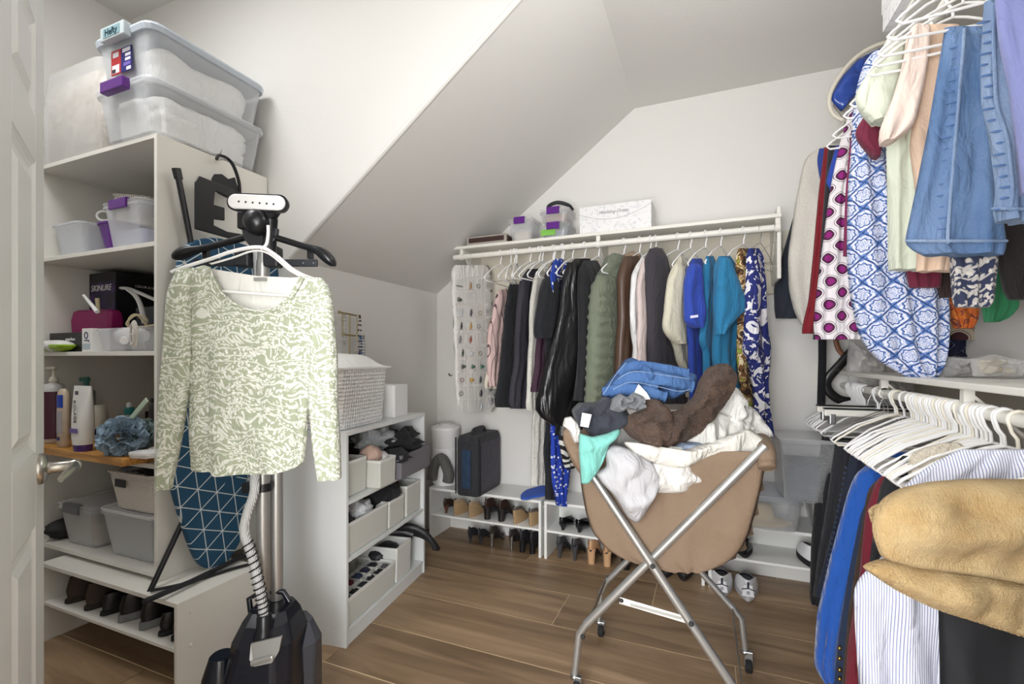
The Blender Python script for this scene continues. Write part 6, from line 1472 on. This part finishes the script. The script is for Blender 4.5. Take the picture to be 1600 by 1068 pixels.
dome_px('lower_fold', M_plush, [(1344, 884), (1372, 872), (1430, 872), (1500, 880), (1600, 895), (1760, 930), (1760, 1060), (1660, 1015), (1600, 993), (1520, 968), (1450, 946), (1400, 922), (1370, 902)], .93, .04, 3, .014, 1.5, bk, 4, 24, 110, rough=.014, rf=7)
dome_px('back_fold', M_plush, [(1360, 812), (1356, 796), (1366, 788), (1400, 780), (1400, 830), (1372, 836)], .955, .02, 2, .004, 1.5, bk, 5, 8, 40)
for i_, q_ in enumerate([x for x in bpy.data.objects if x.parent == bk]):
    fuzz(q_, M_plush, (14000, 11000, 800)[i_], .007, .0011, .2, 20+i_)
# crowd of hangers
ORD = ['first', 'second', 'third', 'fourth', 'fifth', 'sixth', 'seventh', 'eighth', 'ninth', 'tenth', 'eleventh', 'twelfth', 'thirteenth', 'fourteenth', 'fifteenth', 'sixteenth', 'seventeenth', 'eighteenth', 'nineteenth', 'twentieth', 'twenty-first', 'twenty-second', 'twenty-third', 'twenty-fourth', 'twenty-fifth', 'twenty-sixth', 'twenty-seventh', 'twenty-eighth']
Ys = [1.445, 1.51]+[1.56+.022*k for k in range(24)]+[2.13, 2.20]
for k, Y in enumerate(Ys):
    kd = 'cream' if k % 3 == 0 else 'white'
    lb_ = {0: 'cream hanger nearest the viewer on the lower right rod', 1: 'cream hanger, second nearest on the lower right rod'}.get(k, 'thin plastic hanger packed in the long row on the lower right rod')
    if k > 1: lb_ = '%s hanger, %s from the near end of the packed row on the lower right rod' % (kd, ORD[k])
    hanger(lb_, (LRX, Y, LRZ), PI+(random.uniform(-.05, .35) if k > 3 else 0), kd, 'packed hangers on the lower right rod' if k > 1 else None, random.uniform(-.03, .03))
for k in range(9):
    hanger('white hanger, %s from the near side of the far cluster by the back wall' % ORD[k], (LRX, 2.62+.028*k, LRZ), PI+random.uniform(.05, .35), 'white', 'far cluster of hangers on the lower right rod')
for k in range(4):
    hanger('thin wire hanger, %s from the near side between the two plastic hanger groups' % ORD[k], (LRX, 2.30+.05*k, LRZ), PI+random.uniform(-.1, .3), 'wire', 'wire hangers on the lower right rod')
def clamp(label, Y, rz):
    t = thing('trouser_hanger', label, 'hanger', (LRX, Y, LRZ), rz)
    MB().tube([(.020*math.cos(a), 0, .020*math.sin(a)) for a in [math.radians(x) for x in (200, 150, 90, 30, -25)]]+[(0, 0, -.05), (0, 0, -.075)], .002, 6).build('hook', M_chrome, t)
    MB().box(-.20, .16, -.012, .012, -.105, -.075).build('bar', mat('#dcdad2', .35), t, .006)
    MB().box(-.20, .16, -.013, .013, -.076, -.070).build('pad', M_black, t, .001)
    for x in (-.17, .12): MB().box(x-.012, x+.012, -.015, .015, -.14, -.095).build('clip', M_chrome, t, .004)
clamp('white bar clamp hanger with chrome clips at the far end of the lower right rod', 2.56, PI+.1-PI)
clamp('second white bar clamp hanger with chrome clips on the lower right rod', 2.40, .05)
# belts near the back corner
def studded():
    t = NT('braided_black'); x, y_, z = t.sep(); a = t.math('SINE', t.math('MULTIPLY', t.math('ADD', z, t.math('ABSOLUTE', x)), 700)); t.bump(a, 1, .004); return t.fin(t.ramp(a, [(.3, '#17181c'), (.9, '#4a4d55')]), .35)
o = MB().tube([at(1285, 500, Y=2.80), at(1285, 560, Y=2.80), at(1283, 632, Y=2.80)], .018, 10, flat=.4).build('belt', studded(), None); tag(o, 'braided black belt hanging straight at the back right corner', 'belt')
bl_ = [at(u, v, Y=2.83) for u, v in ((1334, 545), (1312, 570), (1296, 588), (1291, 600), (1296, 612), (1312, 624), (1336, 628))]
o = MB().tube(bez(bl_, 5), .022, 8, flat=.3).build('belt', mat('#141414', .25), None); tag(o, 'shiny black leather belt looped beside the braided belt', 'belt')
bl_ = [at(u, v, Y=2.85) for u, v in ((1306, 530), (1310, 545), (1322, 558), (1336, 566))]
o = MB().tube(bez(bl_, 5), .012, 8, flat=.4).build('belt', mat('#7a4a2a', .5), None); tag(o, 'brown leather belt curve above the black belt', 'belt')
def filmbag(label, poly, t, th, seed, fill=None, fillpoly=None):
    o = thing('plastic_bag', label, 'bag', at(sum(p[0] for p in poly)/len(poly), max(p[1] for p in poly), t=t))
    dome_px('film', M_bag, poly, t, th, 6, .012, .6, o, seed, rough=.03, rf=16)
    if fill: dome_px('contents', fill, fillpoly or [(lerp(p[0], sum(q[0] for q in poly)/len(poly), .25), lerp(p[1], sum(q[1] for q in poly)/len(poly), .25)) for p in poly], t+.02, th*.5, 6, .012, .3, o, seed+1, rough=.04, rf=20)
    return o
filmbag('clear crinkled garment bag hanging behind the tile print dress', [(1326, 530), (1345, 545), (1420, 590), (1440, 640), (1400, 650), (1330, 610), (1322, 580)], 2.30, .03, 3, mat('#c9c4bc', .5, bump=.8, bs=40))
filmbag('small clear bag with grey contents on the lower right shelf', [(1456, 572), (1480, 556), (1508, 562), (1512, 588), (1460, 592)], 1.62, .04, 5, mat('#7d7972', .6))
filmbag('clear bag with cream lace on the lower right shelf', [(1515, 560), (1545, 552), (1580, 560), (1586, 590), (1520, 588)], 1.50, .04, 7, mat('#b9ad93', .8, bump=.8, bs=80))
# ================================================================ ROLLING LAUNDRY CART
CY0, CY1 = 1.66, 2.05
lc = thing('laundry_cart', 'rolling laundry cart with silver X frame and tan fabric bag heaped with clothes', 'laundry cart', (-.15, 1.85, 0))
def lp(u, v, Y): return at(u, v, Y=Y)
def ct(name, pts, r=.0125, m=M_steel, n=12): return MB().tube(bez(pts, 6), r, n).build(name, m, lc, 0, True)
fA = [lp(1196, 696, CY0), lp(1020, 868, CY0), lp(916, 974, CY0), lp(905, 990, CY0), lp(898, 1052, CY0)]
fB = [lp(914, 724, CY0-.022), lp(1020, 884, CY0-.022), lp(1148, 1076, CY0-.022), lp(1158, 1100, CY0-.02), lp(1160, 1128, CY0-.02)]
MB().tube([fA[0], fA[2]], .0145, 14).build('cross_leg', M_steel, lc, 0, True); MB().tube([fA[2], fA[3], fA[4]], .0125, 14).build('lower_leg', M_steel, lc, 0, True)
MB().tube([fB[0], fB[2]], .0145, 14).build('cross_leg', M_steel, lc, 0, True); MB().tube([fB[2], fB[3], fB[4]], .0125, 14).build('lower_leg', M_steel, lc, 0, True)
gA = [lp(1150, 705, CY1), lp(985, 872, CY1), lp(948, 908, CY1), lp(939, 925, CY1), lp(936, 968, CY1)]
gB = [lp(940, 720, CY1-.02), lp(1095, 892, CY1-.02), lp(1146, 950, CY1-.02), lp(1158, 966, CY1-.02), lp(1164, 1014, CY1-.02)]
MB().tube([gA[0], gA[2]], .0125, 12).build('cross_leg', M_steel, lc, 0, True); MB().tube([gA[2], gA[3], gA[4]], .0115, 12).build('lower_leg', M_steel, lc, 0, True)
MB().tube([gB[0], gB[2]], .0125, 12).build('cross_leg', M_steel, lc, 0, True); MB().tube([gB[2], gB[3], gB[4]], .0115, 12).build('lower_leg', M_steel, lc, 0, True)
MB().bar(lp(968, 937, CY0-.016), lp(1080, 970, CY0-.016), .006, .022).build('lock_bar', mat('#dcdad4', .35), lc, .002, True)
MB().bar(lp(985, 944, CY0-.021), lp(1065, 966, CY0-.021), .003, .007).build('lock_bar_slot', mat('#a9a7a2', .35), lc, 0, True)
for a, b in ((lp(912, 990, CY0), lp(949, 900, CY1)), (lp(1163, 1100, CY0-.02), lp(1144, 950, CY1-.02))):
    MB().bar(a, b, .018, .004, up=(1, 0, 0)).build('side_link', M_chrome, lc, .001, True)
for u, v, Y in ((1020, 884, CY0-.038), (971, 937, CY0-.016), (1080, 974, CY0-.040), (911, 994, CY0-.014)):
    c_ = lp(u, v, Y); k = MB(); k.loft([[(c_.x+r*math.cos(a), c_.y-h_, c_.z+r*math.sin(a)) for a in [2*PI*q/12 for q in range(12)]] for r, h_ in ((.008, 0), (.008, .004), (.005, .006))]); k.build('bolt', M_dark, lc, 0, True)
for p in (fA[-1], fB[-1], gA[-1], gB[-1]):
    z = p.z
    MB().lathe([(.012, -.004), (.017, .0), (.017, .008), (.013, .012)], (p.x, p.y, z-.012), 14).build('caster_collar', M_chrome, lc, 0, True)
    R_ = min(.026, (z-.012)*.5); c_ = (p.x+.012, p.y-.012, R_+.002)
    k = MB(); k.loft([[(c_[0]+dx, c_[1]+r*math.cos(a), c_[2]+r*math.sin(a)) for a in [2*PI*q/20 for q in range(20)]] for r, dx in ((R_*.8, -.012), (R_, -.008), (R_, .008), (R_*.8, .012))]); k.build('caster_wheel', M_rub, lc, 0, True)
    MB().obox((p.x+.012, p.y-.006, (z+R_)/2), (.015, 0, 0), (0, .010, 0), (0, 0, max(.006, (z-R_)/2))).build('caster_fork', M_chrome, lc, .002, True)
# bag
def tan():
    t = NT('tan_canvas'); n = t.noise(5, t.scale((1.5, 1.5, .5)), 3); t.bump(t.math('ADD', t.noise(300), t.math('MULTIPLY', n, 2)), .4, .006); return t.fin('#7b6754', .78)
M_tan = tan()
rings = []
lev = [(.925, -.425, .185), (.86, -.432, .175), (.78, -.425, .165), (.70, -.405, .150), (.63, -.365, .135), (.575, -.30, .115), (.54, -.22, .085), (.522, -.12, .04)]
NB = 18
for z, x0, x1 in lev:
    k_ = (z-.5)/.43; y0 = CY0+.028+(1-k_)*.02; y1 = CY1-.03; ring = []; rad = .045
    cx, cy, hx, hy = (x0+x1)/2, (y0+y1)/2, (x1-x0)/2, (y1-y0)/2
    for q, (sx, sy) in enumerate(((1, 1), (-1, 1), (-1, -1), (1, -1))):
        for j in range(NB):
            a = q*PI/2+PI/2*j/(NB-1)
            ring.append([cx+sx*(hx-rad)+rad*math.cos(a), cy+sy*(hy-rad)+rad*math.sin(a), z])
    # subdivide the flats
    full = []
    for i in range(len(ring)):
        a, b = ring[i], ring[(i+1) % len(ring)]
        n_ = 8 if math.dist(a, b) > .1 else 1
        for j in range(n_): full.append([lerp(a[m_], b[m_], j/n_) for m_ in range(3)])
    for p in full:
        fy = .010*noise.noise(Vector((p[0]*9, z*2.5, 3)))+.006*math.sin(p[0]*60+z*4)*(1-abs(2*k_-1))*.6
        if p[1] < cy: p[1] += fy-.012*math.sin(PI*min(1, max(0, k_)))
        p[2] -= .010*(1 if z < .93 else 0)*noise.noise(Vector((p[0]*5, 2, 1)))+ (.028*(p[0]-.0)*0)
    rings.append(full)
MB().loft(rings[::-1], True, False, True).build('fabric_bag', M_tan, lc, 0, True)
for x0, u, v in ((.165, 1190, 715), (-.43, 885, 690)):
    zc = .905
    pts = [Vector((x0, CY0-.01, zc-.03)), Vector((x0+.004, CY0+.05, zc+.005)), Vector((x0+.004, CY1-.05, zc+.005)), Vector((x0, CY1, zc-.03))]
    pts = [pts[0]+Vector((0, -.012, -.012))]+pts; qq = bez(pts, 6)
    MB().tube(qq, [.006, .016, .022]+[.026]*(len(qq)-4)+[.016], 14).build('rod_sleeve', M_tan, lc, 0, True)
dome_px('left_bag_flap', M_tan, [(880, 690), (879, 672), (888, 664), (900, 668), (912, 700), (918, 735), (910, 745), (895, 725)], 1.68, .03, 3, .004, 1.3, lc, 2)
cloth_px('front_panel', M_tan, [(705, 908, 1196), (725, 905, 1196), (760, 908, 1190), (800, 915, 1180), (830, 925, 1172), (855, 945, 1160), (872, 970, 1145), (884, 1005, 1128), (892, 1045, 1100)], (880, CY0+.018), (1200, CY0+.018), .014, 3, .007, lc, 6, cols=40, rough=.012)
# ---------------- the heap of clothes
def heap(name, label, cat, m, poly, t, th=.06, nf=5, amp=.012, ang=0, seed=0, **kw):
    p = at(sum(q[0] for q in poly)/len(poly), max(q[1] for q in poly), t=t); o = dome_px(name, m, poly, t, th, nf, amp, ang, None, seed, **kw)
    return tag(o, label, cat)
WH = cloth('#cfcdc9', .5, 70); WH2 = cloth('#d3d1cc', .6, 110)
heap('white_robe', 'white plush robe bulging at the right of the laundry heap', 'robe', WH, [(1055, 700), (1070, 660), (1095, 635), (1120, 600), (1142, 598), (1150, 625), (1172, 634), (1186, 655), (1192, 680), (1176, 705), (1130, 718), (1080, 716)], 1.78, .12, 5, .022, .6, 1, rings=16, N=72, rough=.035, rf=11)
heap('white_blanket', 'thick white fleece blanket folded along the cart rim', 'blanket', WH2, [(980, 735), (1000, 706), (1050, 705), (1110, 700), (1160, 700), (1190, 708), (1182, 722), (1150, 742), (1105, 758), (1050, 768), (1020, 768), (990, 760)], 1.62, .07, 3, .014, .1, 2, rings=16, N=72, rough=.02, rf=10)
heap('white_blanket', 'white ribbed throw running from the teal shirt to the right rim', 'blanket', cloth('#d2cfc7', .5, 150), [(972, 690), (990, 690), (1025, 702), (1060, 704), (1110, 690), (1150, 676), (1170, 668), (1206, 694), (1207, 712), (1190, 706), (1160, 700), (1130, 712), (1090, 722), (1050, 732), (1015, 722), (990, 708)], 1.56, .035, 4, .014, .25, 3, rings=12, N=84, rough=.012)
heap('white_blanket', 'white throw fold under the right arm of the brown fur', 'blanket', cloth('#cdcbc5', .5, 120), [(1050, 668), (1080, 655), (1120, 642), (1150, 650), (1180, 668), (1160, 690), (1110, 698), (1060, 698)], 1.66, .06, 5, .02, .3, 4, rough=.025)
heap('comforter', 'light grey quilted comforter corner hanging over the front of the cart', 'comforter', cloth('#b1b0b3', .2), [(944, 700), (960, 692), (990, 700), (1015, 716), (1036, 738), (1034, 752), (1020, 778), (1006, 802), (994, 818), (980, 808), (960, 775), (938, 752), (930, 738), (948, 728)], 1.585, .05, 3, .014, 1.1, 5, rings=14, N=72, rough=.015)
heap('denim_shorts', 'pale blue grey denim scrap between the fur and the white throw', 'denim', denim('denim_scrap', '#8797ae', '#a9b6c8'), [(1046, 697), (1062, 690), (1085, 690), (1112, 692), (1100, 702), (1070, 705), (1050, 703)], 1.60, .03, 6, .008, 0, 6)
heap('dark_jeans', 'faded black jeans heaped at the left of the laundry heap', 'jeans', cloth('#2b2e37', .5, 200), [(892, 640), (904, 628), (930, 628), (945, 618), (975, 632), (985, 650), (975, 665), (950, 676), (925, 684), (912, 668), (898, 660)], 1.66, .07, 5, .02, .5, 7, rings=14, N=72, rough=.02, rf=12)
p = at(913, 656, t=1.575); o = MB().rr([(0, .014, .0012, .001), (.045, .016, .0012, .001)]).build('paper_tag', M_plas, None); o.location = p-Vector((0, 0, .022)); o.rotation_euler = (.1, .18, YAW); tag(o, 'white paper tag on the faded black jeans', 'tag')
heap('teal_shirt', 'aqua teal shirt hanging over the left corner of the cart', 'shirt', cloth('#72b5ab', .2), [(905, 676), (925, 682), (950, 676), (968, 668), (970, 676), (955, 686), (950, 700), (942, 722), (930, 742), (918, 756), (908, 756), (906, 730), (904, 700)], 1.575, .03, 3, .010, 1.4, 8)
heap('white_sock', 'white rolled sock at the left rim of the cart', 'sock', WH, [(879, 664), (882, 652), (892, 650), (903, 660), (908, 672), (906, 690), (898, 692), (888, 672)], 1.64, .03, 3, .004, 1, 9)
heap('jeans', 'blue jeans bundled on top of the laundry heap', 'jeans', denim('denim_heap', '#2b4a77', '#46689a'), [(938, 618), (945, 602), (962, 582), (975, 562), (988, 557), (1000, 568), (1030, 570), (1060, 578), (1088, 584), (1086, 600), (1070, 612), (1050, 624), (1030, 622), (1005, 612), (975, 616), (958, 630)], 1.74, .08, 5, .022, .35, 10, rings=16, N=84, rough=.02, rf=10)
JM = denim('denim_roll', '#33568a', '#4f74a6')
for i, pts in enumerate((((962, 604, 1.665, .016), (985, 590, 1.645, .02), (1020, 590, 1.635, .021), (1058, 596, 1.64, .02), (1082, 604, 1.66, .015)), ((968, 585, 1.68, .014), (990, 572, 1.67, .017), (1030, 576, 1.665, .018), (1075, 584, 1.67, .015)), ((942, 612, 1.67, .014), (975, 608, 1.645, .018), (1010, 612, 1.63, .018), (1040, 620, 1.64, .014)))):
    mb = MB(); q = bez([at(u, v, t=t) for u, v, t, r in pts], 6); rr2 = [lerp(pts[min(int(k/6), len(pts)-2)][3], pts[min(int(k/6), len(pts)-2)+1][3], (k % 6)/6) for k in range(len(q))]
    o = mb.tube(q, [x*1.15*(1+.18*noise.noise(Vector((q_i*.9, i*3, 2)))) for q_i, x in enumerate(rr2)], 12, flat=.42).build('rolled_leg', JM, bpy.data.objects['jeans.001'] if 'jeans.001' in bpy.data.objects else bpy.data.objects['jeans'], 0, True)
FUR = fur('brown_fur', '#37261c', '#5f4534', 34)
FUR_HIGHLIGHT = mat('#7a5f4a', .8)  # paler tufts, highlights on the fur put into the colour
for i_, pts in enumerate((((958, 608), (985, 597), (1025, 603), (1060, 611), (1078, 608)), ((965, 592), (990, 580), (1032, 585), (1078, 592)), ((942, 616), (948, 608), (960, 588), (978, 566)))):
    MB().tube(bez([at(u, v, t=1.612) for u, v in pts], 6), .0010, 5).build('stitching', mat('#8ea1bd', .8), bpy.data.objects['jeans.001'] if 'jeans.001' in bpy.data.objects else bpy.data.objects['jeans'], 0, True)
o = heap('fur_throw', 'dark brown faux fur throw twisted across the laundry heap', 'throw', FUR, [(1006, 698), (1010, 668), (1030, 648), (1062, 640), (1085, 618), (1094, 592), (1104, 575), (1120, 568), (1137, 567), (1148, 582), (1144, 606), (1128, 632), (1110, 656), (1084, 680), (1052, 698), (1028, 703)], 1.62, .07, 5, .020, .8, 11, rings=24, N=110, rough=.026, rf=11)
oo = dome_px('lower_twist', FUR, [(972, 668), (978, 650), (1000, 640), (1004, 625), (1025, 622), (1046, 640), (1052, 660), (1040, 690), (1024, 702), (1000, 690), (984, 682)], 1.60, .06, 6, .022, .4, o, 12, 20, 90, rough=.03, rf=12)
fuzz(o, FUR, 7000, .014, .0022, .2, 1); fuzz(o, FUR_HIGHLIGHT, 2500, .013, .0018, .2, 2); fuzz(oo, FUR, 4500, .014, .0022, .2, 3); fuzz(oo, FUR_HIGHLIGHT, 1500, .013, .0018, .2, 4)
heap('scrunchie', 'grey scrunched knit cloth beside the brown fur', 'cloth', cloth('#6e7075', .6, 200), [(952, 640), (956, 622), (968, 614), (980, 620), (990, 612), (1004, 618), (1008, 634), (996, 642), (980, 636), (966, 644)], 1.60, .04, 9, .014, 1, 13, rough=.03, rf=20)
o = MB().prism([(0, 0), (.075, -.012), (.045, .022), (.012, .045)], lambda a, b, k: (a, k, b), .0012).build('paper_card', M_plas, None); o.location = at(1004, 628, t=1.60); o.rotation_euler = (0, .2, YAW); tag(o, 'white card corner sticking out between jeans and brown fur', 'card')
heap('white_liner', 'white sheet filling the middle of the laundry heap', 'sheet', WH, [(900, 700), (920, 660), (980, 640), (1060, 640), (1150, 650), (1180, 700), (1150, 730), (1050, 740), (950, 735)], 1.86, .10, 5, .02, 0, 14, rough=.02)
